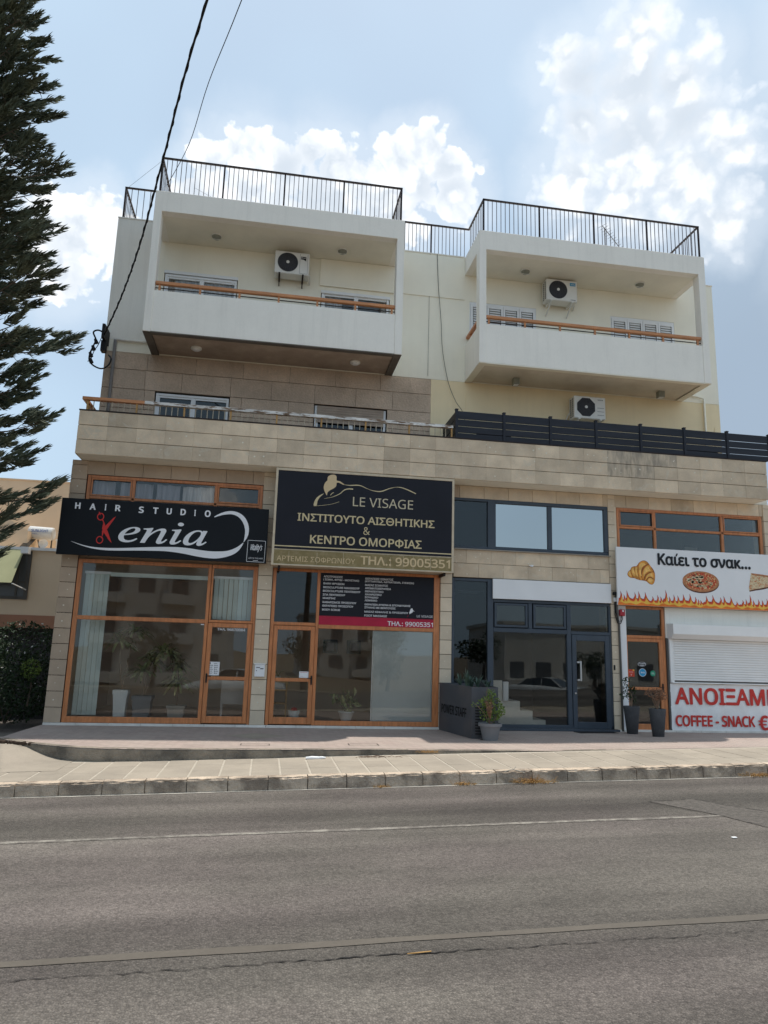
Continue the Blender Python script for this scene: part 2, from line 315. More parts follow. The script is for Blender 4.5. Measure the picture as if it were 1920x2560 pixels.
# forecourt pavers: interlocked herringbone of small pinkish blocks
def pavers():
    m = bpy.data.materials.new('pink_pavers'); m.use_nodes = True; t = m.node_tree; b = t.nodes['Principled BSDF']; L = t.links
    n = lambda ty: t.nodes.new(ty)
    P = n('ShaderNodeNewGeometry').outputs['Position']
    q = n('ShaderNodeMapping'); q.inputs['Rotation'].default_value = (0, 0, radians(45)); L.new(P, q.inputs[0])
    br = n('ShaderNodeTexBrick'); L.new(q.outputs[0], br.inputs['Vector']); br.inputs['Scale'].default_value = 1
    br.inputs['Brick Width'].default_value = .2; br.inputs['Row Height'].default_value = .1; br.inputs['Mortar Size'].default_value = .004; br.inputs['Bias'].default_value = 0
    br.inputs['Color1'].default_value = (.37, .285, .245, 1); br.inputs['Color2'].default_value = (.30, .235, .205, 1); br.inputs['Mortar'].default_value = (.16, .13, .11, 1)
    no = n('ShaderNodeTexNoise'); no.inputs['Scale'].default_value = 1.3; no.inputs['Detail'].default_value = 6; L.new(P, no.inputs['Vector'])
    r = n('ShaderNodeMapRange'); L.new(no.outputs['Fac'], r.inputs[0]); r.inputs[1].default_value = .35; r.inputs[2].default_value = .7; r.inputs[3].default_value = 0; r.inputs[4].default_value = .55
    mx = n('ShaderNodeMix'); mx.data_type = 'RGBA'; L.new(r.outputs[0], mx.inputs[0]); L.new(br.outputs['Color'], mx.inputs[6]); mx.inputs[7].default_value = (.37, .315, .27, 1)
    L.new(mx.outputs[2], b.inputs['Base Color']); b.inputs['Roughness'].default_value = .85
    bu = n('ShaderNodeBump'); bu.inputs['Strength'].default_value = .5; bu.inputs['Distance'].default_value = .01; bu.invert = True; L.new(br.outputs['Fac'], bu.inputs['Height']); L.new(bu.outputs[0], b.inputs['Normal'])
    return m
M['pavers'] = pavers()
def glass(name, tint, refl=1.0, frost=0):
    m = bpy.data.materials.new(name); m.use_nodes = True; t = m.node_tree; t.nodes.clear(); L = t.links
    n = lambda ty: t.nodes.new(ty)
    o = n('ShaderNodeOutputMaterial'); mxs = n('ShaderNodeMixShader'); tr = n('ShaderNodeBsdfTransparent'); gl = n('ShaderNodeBsdfGlossy'); fr = n('ShaderNodeFresnel')
    fr.inputs['IOR'].default_value = 1.5; tr.inputs[0].default_value = (*tint, 1); gl.inputs['Roughness'].default_value = .01; gl.inputs[0].default_value = (.9, .95, .95, 1)
    ge = n('ShaderNodeNewGeometry').outputs['Position']; no = n('ShaderNodeTexNoise'); no.inputs['Scale'].default_value = .9; no.inputs['Detail'].default_value = 1; L.new(ge, no.inputs['Vector'])
    bu = n('ShaderNodeBump'); bu.inputs['Strength'].default_value = .12; bu.inputs['Distance'].default_value = .02; L.new(no.outputs['Fac'], bu.inputs['Height']); L.new(bu.outputs[0], gl.inputs['Normal'])
    k = n('ShaderNodeMath'); k.operation = 'MULTIPLY'; k.use_clamp = True; L.new(fr.outputs[0], k.inputs[0]); k.inputs[1].default_value = refl * 1.25
    L.new(k.outputs[0], mxs.inputs[0]); L.new(tr.outputs[0], mxs.inputs[1]); L.new(gl.outputs[0], mxs.inputs[2]); L.new(mxs.outputs[0], o.inputs[0])
    return m
M['glass'] = glass('shop_glass', (.97, .965, .95), .85)
M['glass_d'] = glass('tinted_glass', (.50, .54, .58), .9)
M['glass_m'] = glass('mirror_film_glass', (.10, .11, .12), 9.5)
M['frost'] = mat('frosted_film', (.50, .54, .54), .35, .06, 1.2, spec=.6, coat=.5)
# ---------------------------------------------------------------- mesh helpers
WL = {}
def link(o, parent=None, loc=(0, 0, 0)):
    COL.objects.link(o); loc = Vector(loc)
    if parent is not None:
        o.parent = parent; o.location = loc - WL[parent.name]
    else: o.location = loc
    WL[o.name] = loc
    return o
def tag(o, label=None, cat=None, group=None, kind=None):
    if label: o['label'] = label
    if cat: o['category'] = cat
    if group: o['group'] = group
    if kind: o['kind'] = kind
    return o
def thing(name, label, cat, loc=(0, 0, 0), group=None, kind=None, parent=None):
    o = bpy.data.objects.new(name, None); o.empty_display_size = .1; link(o, parent, loc); return tag(o, label, cat, group, kind)
class MB:
    def __init__(s): s.v = []; s.f = []
    def add(s, vs, fs):
        k = len(s.v); s.v += [tuple(p) for p in vs]; s.f += [tuple(i + k for i in f) for f in fs]; return s
    def box(s, x0, x1, y0, y1, z0, z1):
        return s.add([(x0, y0, z0), (x1, y0, z0), (x1, y1, z0), (x0, y1, z0), (x0, y0, z1), (x1, y0, z1), (x1, y1, z1), (x0, y1, z1)],
                     [(0, 3, 2, 1), (4, 5, 6, 7), (0, 1, 5, 4), (1, 2, 6, 5), (2, 3, 7, 6), (3, 0, 4, 7)])
    def cbox(s, x0, x1, y0, y1, z0, z1, c=.005):
        b = bmesh.new(); bmesh.ops.create_cube(b, size=1)
        for v in b.verts: v.co = Vector((x0 + (v.co.x + .5) * (x1 - x0), y0 + (v.co.y + .5) * (y1 - y0), z0 + (v.co.z + .5) * (z1 - z0)))
        bmesh.ops.bevel(b, geom=b.edges[:], offset=c, segments=1, affect='EDGES', profile=.5)
        b.verts.index_update(); s.add([v.co[:] for v in b.verts], [[v.index for v in f.verts] for f in b.faces]); b.free(); return s
    def prism(s, poly, y0, y1):
        """polygon in x,z pushed along y"""
        n = len(poly); vs = [(x, y0, z) for x, z in poly] + [(x, y1, z) for x, z in poly]
        ar = sum(poly[i][0] * poly[(i + 1) % n][1] - poly[(i + 1) % n][0] * poly[i][1] for i in range(n))
        fr = list(range(n)) if ar > 0 else list(range(n))[::-1]
        fs = [fr, [i + n for i in fr[::-1]]]
        for i in range(n):
            a, b = fr[i], fr[(i + 1) % n]; fs.append([b, a, a + n, b + n])
        return s.add(vs, fs)
    def zprism(s, poly, z0, z1):
        n = len(poly); vs = [(x, y, z0) for x, y in poly] + [(x, y, z1) for x, y in poly]
        ar = sum(poly[i][0] * poly[(i + 1) % n][1] - poly[(i + 1) % n][0] * poly[i][1] for i in range(n))
        fr = list(range(n)) if ar > 0 else list(range(n))[::-1]
        fs = [fr[::-1], [i + n for i in fr]]
        for i in range(n): a, b = fr[i], fr[(i + 1) % n]; fs.append([a, b, b + n, a + n])
        return s.add(vs, fs)
    def tube(s, pts, r, n=8, caps=True):
        pts = [Vector(p) for p in pts]; m = len(pts); rs = r if isinstance(r, (list, tuple)) else [r] * m
        k = len(s.v); pu = None
        for i, p in enumerate(pts):
            d = (pts[min(i + 1, m - 1)] - pts[max(i - 1, 0)]).normalized()
            if pu is None: pu = d.orthogonal().normalized()
            pu = (pu - d * pu.dot(d)).normalized(); w = d.cross(pu)
            for j in range(n):
                a = 2 * pi * j / n; s.v.append(tuple(p + (pu * cos(a) + w * sin(a)) * rs[i]))
        for i in range(m - 1):
            for j in range(n): a = k + i * n + j; b = k + i * n + (j + 1) % n; s.f.append((a, b, b + n, a + n))
        if caps: s.f.append(tuple(k + j for j in range(n))[::-1]); s.f.append(tuple(k + (m - 1) * n + j for j in range(n)))
        return s
    def lathe(s, prof, c=(0, 0, 0), n=24, caps=True):
        k = len(s.v)
        for r, z in prof:
            for j in range(n): a = 2 * pi * j / n; s.v.append((c[0] + r * cos(a), c[1] + r * sin(a), c[2] + z))
        m = len(prof)
        for i in range(m - 1):
            for j in range(n): a = k + i * n + j; b = k + i * n + (j + 1) % n; s.f.append((a, b, b + n, a + n))
        if caps:
            s.f.append(tuple(k + j for j in range(n))[::-1]); s.f.append(tuple(k + (m - 1) * n + j for j in range(n)))
        return s
    def sqlathe(s, prof, c):
        k = len(s.v)
        for hx, hy, z in prof: s.v += [(c[0] - hx, c[1] - hy, c[2] + z), (c[0] + hx, c[1] - hy, c[2] + z), (c[0] + hx, c[1] + hy, c[2] + z), (c[0] - hx, c[1] + hy, c[2] + z)]
        for i in range(len(prof) - 1):
            for j in range(4): a = k + 4 * i + j; b = k + 4 * i + (j + 1) % 4; s.f.append((a, b, b + 4, a + 4))
        s.f.append((k + 3, k + 2, k + 1, k)); e = k + 4 * (len(prof) - 1); s.f.append((e, e + 1, e + 2, e + 3)); return s
    def mesh(s, name, m, org=(0, 0, 0), smooth=False):
        me = bpy.data.meshes.new(name); ox, oy, oz = org
        me.from_pydata([(x - ox, y - oy, z - oz) for x, y, z in s.v], [], s.f); me.update()
        if m is not None: me.materials.append(m)
        if smooth: me.polygons.foreach_set('use_smooth', [True] * len(me.polygons))
        return me
    def build(s, name, m, parent=None, org=None, smooth=False, **k):
        if org is None:
            if parent is not None or not s.v: org = tuple(WL[parent.name]) if parent is not None else (0, 0, 0)
            else: xs, ys, zs = zip(*s.v); org = ((min(xs) + max(xs)) / 2, (min(ys) + max(ys)) / 2, min(zs))
        o = bpy.data.objects.new(name, s.mesh(name, m, org, smooth)); link(o, parent, org)
        return tag(o, **k)
_pc = {}
def piece(name, dims, ctr, m, parent, c=.004, rot=None, jit=0):
    key = (name, tuple(round(d, 3) for d in dims), m.name)
    if key not in _pc:
        a, b, d = [q / 2 for q in dims]; _pc[key] = MB().cbox(-a, a, -b, b, -d, d, c).mesh(name, m)
    o = bpy.data.objects.new(name, _pc[key]); link(o, parent, ctr)
    if rot: o.rotation_euler = rot
    if jit: o.location.y += random.uniform(-jit, jit)
    return o
# lettering
FD = bpy.utils.system_resource('DATAFILES', path='fonts')
def _font(fn):
    try: return bpy.data.fonts.load(os.path.join(FD, fn))
    except Exception: return None
F_SANS = _font('Inter.woff2'); F_MATH = _font('NotoSansMath-Regular.woff2')
def text_mb(mb, s, rect, y, off=0.0, font=None, thick=.003, shear=0, lean=0):
    """letters fitted into rect = (x0, x1, z0, z1) on the plane y, facing the street; off thickens the strokes (share of letter height)"""
    c = bpy.data.curves.new('t', 'FONT'); c.body = s; c.resolution_u = 3; c.shear = shear
    f = font or F_MATH or F_SANS
    if f: c.font = f
    o = bpy.data.objects.new('t', c); COL.objects.link(o)
    bpy.context.view_layer.update()
    dg = bpy.context.evaluated_depsgraph_get(); me = bpy.data.meshes.new_from_object(o.evaluated_get(dg))
    vs = [v.co[:] for v in me.vertices]; fs = [tuple(p.vertices) for p in me.polygons]
    bpy.data.objects.remove(o); bpy.data.curves.remove(c); bpy.data.meshes.remove(me)
    if not vs: return mb
    x0, x1 = min(v[0] for v in vs), max(v[0] for v in vs); y0, y1 = min(v[1] for v in vs), max(v[1] for v in vs)
    X0, X1, Z0, Z1 = rect; e = max(0, off) * (Z1 - Z0); X0 += e; X1 -= e; Z0 += e * .8; Z1 -= e * .8
    sx = (X1 - X0) / (x1 - x0 or 1); sz = (Z1 - Z0) / (y1 - y0 or 1)
    sh = [(0, 0)] if e == 0 else [(-1, 0), (1, 0), (0, .8), (0, -.8), (-.7, .6), (.7, .6), (-.7, -.6), (.7, -.6)]
    for k, (dx, dz) in enumerate(sh):
        mb.add([(X0 + (v[0] - x0) * sx + dx * e, y - thick - k * .00015, Z0 + (v[1] - y0) * sz + dz * e) for v in vs], fs)
    return mb
def flat(mb, poly, y, th=.003):
    """printed shape (concave allowed) on plane y"""
    from mathutils.geometry import tessellate_polygon
    tri = tessellate_polygon([[Vector((x, z, 0)) for x, z in poly]])
    fs = []
    for t in tri:
        a, b, c = [poly[i] for i in t]
        cr = (b[0] - a[0]) * (c[1] - a[1]) - (b[1] - a[1]) * (c[0] - a[0])
        fs.append(tuple(t) if cr > 0 else tuple(t[::-1]))
    mb.add([(x, y - th, z) for x, z in poly], fs); return mb
def smooth_poly(p, k=3, closed=True):
    out = []; n = len(p)
    for i in range(n if closed else n - 1):
        g = lambda j: p[j % n] if closed else p[max(0, min(n - 1, j))]
        a, b, c, d = g(i - 1), g(i), g(i + 1), g(i + 2)
        for q in range(k):
            t = q / k
            out.append(tuple(.5 * (2 * b[e] + (c[e] - a[e]) * t + (2 * a[e] - 5 * b[e] + 4 * c[e] - d[e]) * t * t + (3 * b[e] - a[e] - 3 * c[e] + d[e]) * t ** 3) for e in (0, 1)))
    if not closed: out.append(p[-1])
    return out
def stroke(mb, pts, w, y, th=.003):
    pts = smooth_poly(pts, 4, False); n = len(pts); L = []; R = []
    for i, p in enumerate(pts):
        a = pts[max(0, i - 1)]; b = pts[min(n - 1, i + 1)]; dx, dz = b[0] - a[0], b[1] - a[1]; l = math.hypot(dx, dz) or 1
        t = i / (n - 1); ww = (w(t) if callable(w) else w) / 2
        L.append((p[0] - dz / l * ww, p[1] + dx / l * ww)); R.append((p[0] + dz / l * ww, p[1] - dx / l * ww))
    for i in range(n - 1): mb.add([(R[i][0], y - th, R[i][1]), (R[i + 1][0], y - th, R[i + 1][1]), (L[i + 1][0], y - th, L[i + 1][1]), (L[i][0], y - th, L[i][1])], [(0, 1, 2, 3)])
    return mb
def ring(mb, c, r, w, y, n=20, th=.003, ez=1):
    k = len(mb.v)
    for j in range(n): a = 2 * pi * j / n; mb.v += [(c[0] + r * cos(a), y - th, c[1] + r * ez * sin(a)), (c[0] + (r - w) * cos(a), y - th, c[1] + (r - w) * ez * sin(a))]
    for j in range(n): q = (j + 1) % n; mb.f.append((k + 2 * j, k + 2 * q, k + 2 * q + 1, k + 2 * j + 1)); 
    return mb
def disc(mb, c, r, y, n=20, th=.003, ez=1):
    return flat(mb, [(c[0] + r * cos(2 * pi * j / n), c[1] + r * ez * sin(2 * pi * j / n)) for j in range(n)], y, th)
PS = .026; PR = -math.atan(PS)
def RZ(x): return -.295 + PS * x        # road surface
def PZ(x): return -.135 + PS * x        # pavement surface
# ================================================================ SETTING
# ground sheet (earth) reaching the horizon, dips behind the camera where the open field lies
def gz(x, y):
    if y < -15.5: return -.45 - min(1.0, (-15.5 - y) * .035)
    return -.5 + .0 * x
xs = [-600, -200, -80, -40, -20, -10, 0, 10, 20, 40, 80, 200, 600]; ys = [-600, -200, -80, -50, -40, -30, -24, -19, -15.6, -10, 0, 20, 60, 200, 600]
g = MB(); g.v = [(x, y, gz(x, y) - .35) for y in ys for x in xs]; nx = len(xs)
g.f = [(j * nx + i, j * nx + i + 1, (j + 1) * nx + i + 1, (j + 1) * nx + i) for j in range(len(ys) - 1) for i in range(nx - 1)]
tag(g.build('ground', M['earth'], org=(0, 0, 0)), kind='structure')
g = MB(); X = (-60, 60)
g.add([(X[0], -15.6, RZ(X[0])), (X[1], -15.6, RZ(X[1])), (X[1], -5.0, RZ(X[1])), (X[0], -5.0, RZ(X[0]))], [(0, 1, 2, 3)])
g.add([(X[0], -15.6, RZ(X[0]) - .6), (X[1], -15.6, RZ(X[1]) - .6), (X[1], -15.6, RZ(X[1])), (X[0], -15.6, RZ(X[0]))], [(0, 1, 2, 3)])
road = g.build('road', M['asphalt'], org=(0, 0, 0)); tag(road, kind='structure')
def strip(name, m, pts_top, pts_bot, lift, parent=road, **k):
    b = MB(); n = len(pts_top)
    b.v = [(x, y, RZ(x) + lift) for x, y in pts_bot] + [(x, y, RZ(x) + lift) for x, y in pts_top]
    b.f = [(i, i + 1, i + 1 + n, i + n) for i in range(n - 1)]
    o = b.build(name, m, parent, **k); return o
def wob(x, a, s): return a * (sin(x * 1.7 + s) + .5 * sin(x * 4.1 + s * 2) + .3 * sin(x * 9.7 + s))
R_ = lambda a, b, st: [a + i * st for i in range(int((b - a) / st) + 1)]
xx = R_(-14, 26, .25)
strip('road_edge_line', M['edge_line'], [(x, -5.13) for x in xx], [(x, -5.195 + wob(x, .008, 1)) for x in xx], .004)
strip('worn_road_line', M['worn_line'], [(x, -7.285 + wob(x, .006, 2)) for x in xx], [(x, -7.365 + wob(x, .008, 3)) for x in xx], .004)
strip('trench_seal_band', M['seal'], [(x, -10.09 + wob(x, .006, 2)) for x in xx], [(x, -10.175 + wob(x, .008, 5)) for x in xx], .004)
xf = R_(-9, 14, .04)
cr = [(x, -10.36 + .008 * sin(x * 2.3) + .006 * sin(x * 11) + random.uniform(-.016, .016)) for x in xf]
strip('long_crack', M['crack'], [(x, y + random.uniform(-.002, .007) + .008 * max(0, sin(x * 1.9))) for x, y in cr], [(x, y - random.uniform(-.001, .006)) for x, y in cr], .005)
def crackline(p, w, name='crack'):
    P = []
    for (a, b) in zip(p[:-1], p[1:]):
        n = max(2, int(math.hypot(b[0] - a[0], b[1] - a[1]) / .05))
        P += [(a[0] + (b[0] - a[0]) * i / n + random.uniform(-.012, .012), a[1] + (b[1] - a[1]) * i / n + random.uniform(-.012, .012)) for i in range(n)]
    P.append(p[-1])
    strip(name, M['crack'], [(x, y + random.uniform(.2, 1) * w) for x, y in P], [(x, y - random.uniform(.2, 1) * w) for x, y in P], .007)
pt = MB(); pp = [(4.68, -6.53), (5.26, -6.46), (5.6, -7.0), (5.9, -7.5), (6.6, -8.5), (5.7, -8.35), (5.23, -7.89), (5.07, -7.3)]
pt.add([(x, y, RZ(x) + .0045) for x, y in pp], [tuple(range(len(pp)))[::-1]]); pt.build('rough_patch', M['grit'], road)
crackline([(4.66, -6.55), (4.85, -6.95), (5.07, -7.3), (5.23, -7.85), (5.7, -8.3)], .010)
crackline([(5.26, -6.46), (5.5, -6.9), (5.9, -7.5), (6.4, -8.4)], .014)
crackline([(4.66, -6.53), (4.95, -6.52), (5.26, -6.46)], .008)
# opposite kerb
ok = MB(); ok.box(-60, 60, -15.9, -15.6, -2, -.2); tag(ok.build('far_kerb', M['kerb']), kind='structure')
# pavement bed and its slabs
pv = MB(); XR = (-14.0, 40.0)
def slope_box(b, x0, x1, y0, y1, dz0, dz1, f=PZ):
    b.add([(x0, y0, f(x0) + dz0), (x1, y0, f(x1) + dz0), (x1, y1, f(x1) + dz0), (x0, y1, f(x0) + dz0), (x0, y0, f(x0) + dz1), (x1, y0, f(x1) + dz1), (x1, y1, f(x1) + dz1), (x0, y1, f(x0) + dz1)],
          [(0, 3, 2, 1), (4, 5, 6, 7), (0, 1, 5, 4), (1, 2, 6, 5), (2, 3, 7, 6), (3, 0, 4, 7)])
slope_box(pv, XR[0], XR[1], -4.99, -3.3, -.5, -.003)
slope_box(pv, XR[0], -2.2, -3.3, -.0, -.5, -.003)
pavement = pv.build('pavement', M['mortar'], org=(0, 0, 0)); tag(pavement, kind='structure')
for i in range(46):
    x = -5.3 + .4 * i
    for j in range(3):
        y = -4.735 + j * .49
        piece('paving_slab', (.372, .484, .03), (x + .2, y, PZ(x + .2) - .013 + random.uniform(-.0015, .0015)), M['slab'], pavement, .004, rot=(random.uniform(-.003, .003), PR, random.uniform(-.004, .004)))
    if x < -3.1:
        for j in range(3, 7): piece('paving_slab', (.372, .484, .03), (x + .2, -4.735 + j * .49, PZ(x + .2) - .013), M['slab'], pavement, .004, rot=(0, PR, random.uniform(-.006, .006)))
# kerb stones
kb = thing('kerb', None, None, (0, -5.07, -.3)); kb['kind'] = 'structure'
kbm = []
for v in range(5):
    b = bmesh.new(); bmesh.ops.create_cube(b, size=1)
    for q in b.verts: q.co = Vector((q.co.x * .500, q.co.y * .16, q.co.z * .40))
    bmesh.ops.subdivide_edges(b, edges=[e for e in b.edges if abs(e.verts[0].co.x - e.verts[1].co.x) > .1], cuts=7, use_grid_fill=True)
    bmesh.ops.bevel(b, geom=[e for e in b.edges if e.verts[0].co.z > .19 and e.verts[1].co.z > .19 and e.verts[0].co.y < -.07 and e.verts[1].co.y < -.07], offset=.018, segments=2, affect='EDGES')
    for q in b.verts:
        if q.co.z > .15 and q.co.y < -.05: q.co += Vector((0, random.uniform(-.002, .010), random.uniform(-.012, .001)))
    me = bpy.data.meshes.new('kerb_stone'); b.to_mesh(me); b.free(); me.materials.append(M['kerb']); kbm.append(me)
for i in range(40):
    x = -5.49 + .512 * i
    o = bpy.data.objects.new('kerb_stone', kbm[i % 5]); link(o, kb, (x + .256, -5.07 + random.uniform(-.006, .006), PZ(x + .256) - .196 + random.uniform(-.004, .003))); o.rotation_euler = (random.uniform(-.01, .01), PR, random.uniform(-.006, .006))
bk = MB(); slope_box(bk, XR[0], XR[1], -5.13, -5.0, -.5, -.03); bk.build('kerb_bed', M['kerb_face'], kb)
# forecourt: raised apron of pink pavers, rounded corner at its west end, its own low edge
FB = -.045
def fz(x, y):
    e = max(-.008, PZ(x) + .004); t = min(1, max(0, -y / 3.5)); return FB + (e - FB) * t
edge = [(-4.12, -.0), (-4.14, -1.2), (-4.12, -2.25), (-3.9, -2.52), (-3.55, -2.85), (-3.15, -3.12), (-2.75, -3.34), (-2.3, -3.47), (-1.6, -3.53), (-.8, -3.51), (0, -3.48), (1, -3.42), (2, -3.39), (3, -3.40), (4, -3.40), (5, -3.41), (6, -3.41), (8, -3.41), (10, -3.41), (13, -3.41), (20, -3.41)]
fc = MB(); nE = len(edge); K = 8
cx = [max(x, -4.12) if i > 2 else -4.0 + i * .02 for i, (x, y) in enumerate(edge)]
for k in range(K + 1):
    t = k / K
    for i, (x, y) in enumerate(edge):
        bx = x if i > 3 else (-4.12, -4.10, -4.05, -3.9)[i]; by = 0.02
        X_ = bx + (x - bx) * t; Y_ = by + (y - by) * t; fc.v.append((X_, Y_, fz(X_, Y_)))
for k in range(K):
    for i in range(nE - 1): fc.f.append((k * nE + i, (k + 1) * nE + i, (k + 1) * nE + i + 1, k * nE + i + 1))
forecourt = fc.build('forecourt', M['pavers'], org=(0, 0, 0)); tag(forecourt, kind='structure')
rp = MB(); gx = [-9, -7, -5.5, -4.6, -4.15, -3.9, -3.7, -3.5, -3.3, -3.1, -2.9, -2.7]; gy = [-4.25, -4.0, -3.7, -3.4, -3.15, -2.9, -2.7, -2.5, -2.3, -1.9]
for y_ in gy:
    for x_ in gx:
        bx_ = min(1, max(0, (-2.75 - x_) / 1.0)); bx_ = bx_ * bx_ * (3 - 2 * bx_); ty = min(1, max(0, (y_ + 4.25) / 1.5)); ty = ty * ty * (3 - 2 * ty)
        z_ = PZ(x_) + .004 + (-.045 - PZ(x_)) * bx_ * ty + random.uniform(-.003, .003) * (0 < ty < 1); rp.v.append((x_, y_, z_))
rp.f = [(j * 12 + i, j * 12 + i + 1, (j + 1) * 12 + i + 1, (j + 1) * 12 + i) for j in range(9) for i in range(11)]
tag(rp.build('ramp', M['slab'], org=(0, 0, 0), smooth=True), kind='structure')
# nosing stones along the apron edge
def off(i, d):
    a = Vector(edge[max(0, i - 1)]); b = Vector(edge[min(nE - 1, i + 1)]); t = (b - a).normalized(); n = Vector((-t.y, t.x)) if True else None
    return Vector(edge[i]) + n * d
fe = MB()
for i in range(2, 16):
    p0, p1 = edge[i], edge[i + 1]; q0, q1 = off(i, .13), off(i + 1, .13)
    n = 3
    for s_ in range(n):
        lr = lambda a, b, t: (a[0] + (b[0] - a[0]) * t, a[1] + (b[1] - a[1]) * t)
        t0, t1 = s_ / n, (s_ + 1) / n
        A, B, C_, D_ = lr(p0, p1, t0), lr(p0, p1, t1), lr(q0, q1, t1), lr(q0, q1, t0)
        j = random.uniform(-.012, .004); k = len(fe.v)
        zt = lambda p: fz(*p) + .004
        fe.add([(A[0], A[1], PZ(A[0]) - .1), (B[0], B[1], PZ(B[0]) - .1), (B[0] , B[1] + .0, zt(B) - .02), (A[0], A[1], zt(A) - .02), (A[0], A[1] + .015, zt(A) + random.uniform(-.01, .002)), (B[0], B[1] + .015, zt(B) + random.uniform(-.01, .002)), (C_[0], C_[1], zt(C_)), (D_[0], D_[1], zt(D_))],
               [(0, 1, 2, 3), (3, 2, 5, 4), (4, 5, 6, 7)])
fe.build('apron_edge', M['kerb_face'], forecourt)
for (x, y) in ((-.08, -1.6),):      # pale diamond of plain blocks set in the apron
    dm = MB()
    for a in range(5):
        for c in range(5):
            px = x + (a - 2) * .11 + (c - 2) * .11; py = y + (a - 2) * .09 - (c - 2) * .09
            dm.add([(px - .105, py, fz(px - .105, py) + .004), (px, py - .086, fz(px, py) + .004), (px + .105, py, fz(px + .105, py) + .004), (px, py + .086, fz(px, py) + .004)], [(0, 1, 2, 3)])
    dm.build('paver_diamond', M['slab'], forecourt)
def covers(x0, x1, y0, y1, w=.012):
    b = MB()
    for (a, c, d, e) in ((x0, x1, y0, y0 + w), (x0, x1, y1 - w, y1), (x0, x0 + w, y0 + w, y1 - w), (x1 - w, x1, y0 + w, y1 - w)):
        b.add([(a, d, fz(a, d) + .005), (c, d, fz(c, d) + .005), (c, e, fz(c, e) + .005), (a, e, fz(a, e) + .005)], [(0, 1, 2, 3)])
    b.build('cover_frame', M['crack'], forecourt)
covers(-.30, .16, -2.98, -2.74); covers(1.45, 1.95, -2.86, -2.62); covers(6.9, 7.5, -2.5, -2.3)
# dark yard to the west of the shops
yd = MB(); slope_box(yd, -16, -4.13, -1.9, 9, -.5, .03); tag(yd.build('side_yard', M['asphalt']), kind='structure')

# ================================================================ THE BUILDING
BX0, BX1 = -3.93, 11.07
bld = thing('apartment_building', 'white and sandstone block of flats with box balconies over a row of shops', 'building', (3.6, 6, 0))
def wall_open(mb, x0, x1, z0, z1, y0, y1, ops):
    """wall y0..y1 thick with openings (x0,x1,z0,z1), cut into boxes"""
    xs = sorted({x0, x1, *[o[0] for o in ops], *[o[1] for o in ops]})
    for a, b in zip(xs[:-1], xs[1:]):
        cur = z0
        for o in sorted([o for o in ops if o[0] <= a + 1e-6 and o[1] >= b - 1e-6], key=lambda o: o[2]):
            if o[2] > cur: mb.box(a, b, y0, y1, cur, o[2])
            cur = o[3]
        if cur < z1: mb.box(a, b, y0, y1, cur, z1)
YU, YB, YF = .8, -.45, -.51
F1 = [(-2.76, -1.12, 5.52, 7.07), (.79, 2.50, 5.52, 7.085)]                              # first floor openings
F2 = [(-2.80, -1.13, 8.12, 10.02), (.82, 2.49, 8.12, 9.93), (4.48, 6.20, 8.12, 10.04), (8.18, 9.94, 8.12, 10.06)]
w = MB(); wall_open(w, BX0, BX1, 7.93, 11.2, YU, YU + .2, F2); w.box(2.6, 4.35, YU - .02, YU - .002, 10.06, 11.17)
w.box(BX0, BX1, YU + .2, 12, 11.0, 11.18); w.build('upper_wall', M['cream'], bld)
w = MB(); wall_open(w, BX0 + .02, 3.54, 5.3, 7.925, YU + .035, YU + .2, F1); w.box(BX0 + .02, BX0 + .2, YU + .2, 12, 5.3, 7.92); w.build('stone_backing', M['joint'], bld)
w = MB(); w.box(3.54, BX1, YU, YU + .2, 5.3, 7.925); w.box(4.4, 9.9, YU - .015, YU - .002, 7.08, 7.70); w.box(10.9, 11.0, YU - .012, YU - .002, 5.6, 7.3); w.build('yellow_wall', M['yellow'], bld)
w = MB(); w.box(BX0, BX0 + .2, YU + .205, 12, 7.93, 11.2); w.box(BX1 - .2, BX1, YU + .205, 12, 5.3, 11.2); w.box(BX0 + .21, BX1 - .21, 11.8, 12, 0, 11.2); w.build('side_wall', M['white'], bld)
# outer white skin on the corner strip and centre bay (slightly proud)
w = MB(); w.box(BX0 - .004, -2.93, YU - .006, YU - .001, 8.21, 11.2); w.build('white_skin', M['white'], bld)
w = MB(); w.box(BX0 + .2, BX1 - .2, YU + .2, 11.8, 7.9, 8.0); w.box(BX0 + .2, BX1 - .2, YU + .2, 11.8, 5.2, 5.3); w.box(-4.05, 11.7, .25, 12, 4.95, 5.18); w.build('floor_slab', M['room_l'], bld)
w = MB()
for zz in (5.3, 8.0):
    w.box(BX0 + .2, BX1 - .2, 3.6, 3.7, zz, zz + 2.6)
    for xw in (-.3, 3.45, 7.2): w.box(xw, xw + .1, YU + .2, 3.6, zz, zz + 2.6)
w.build('inner_wall', M['room'], bld)
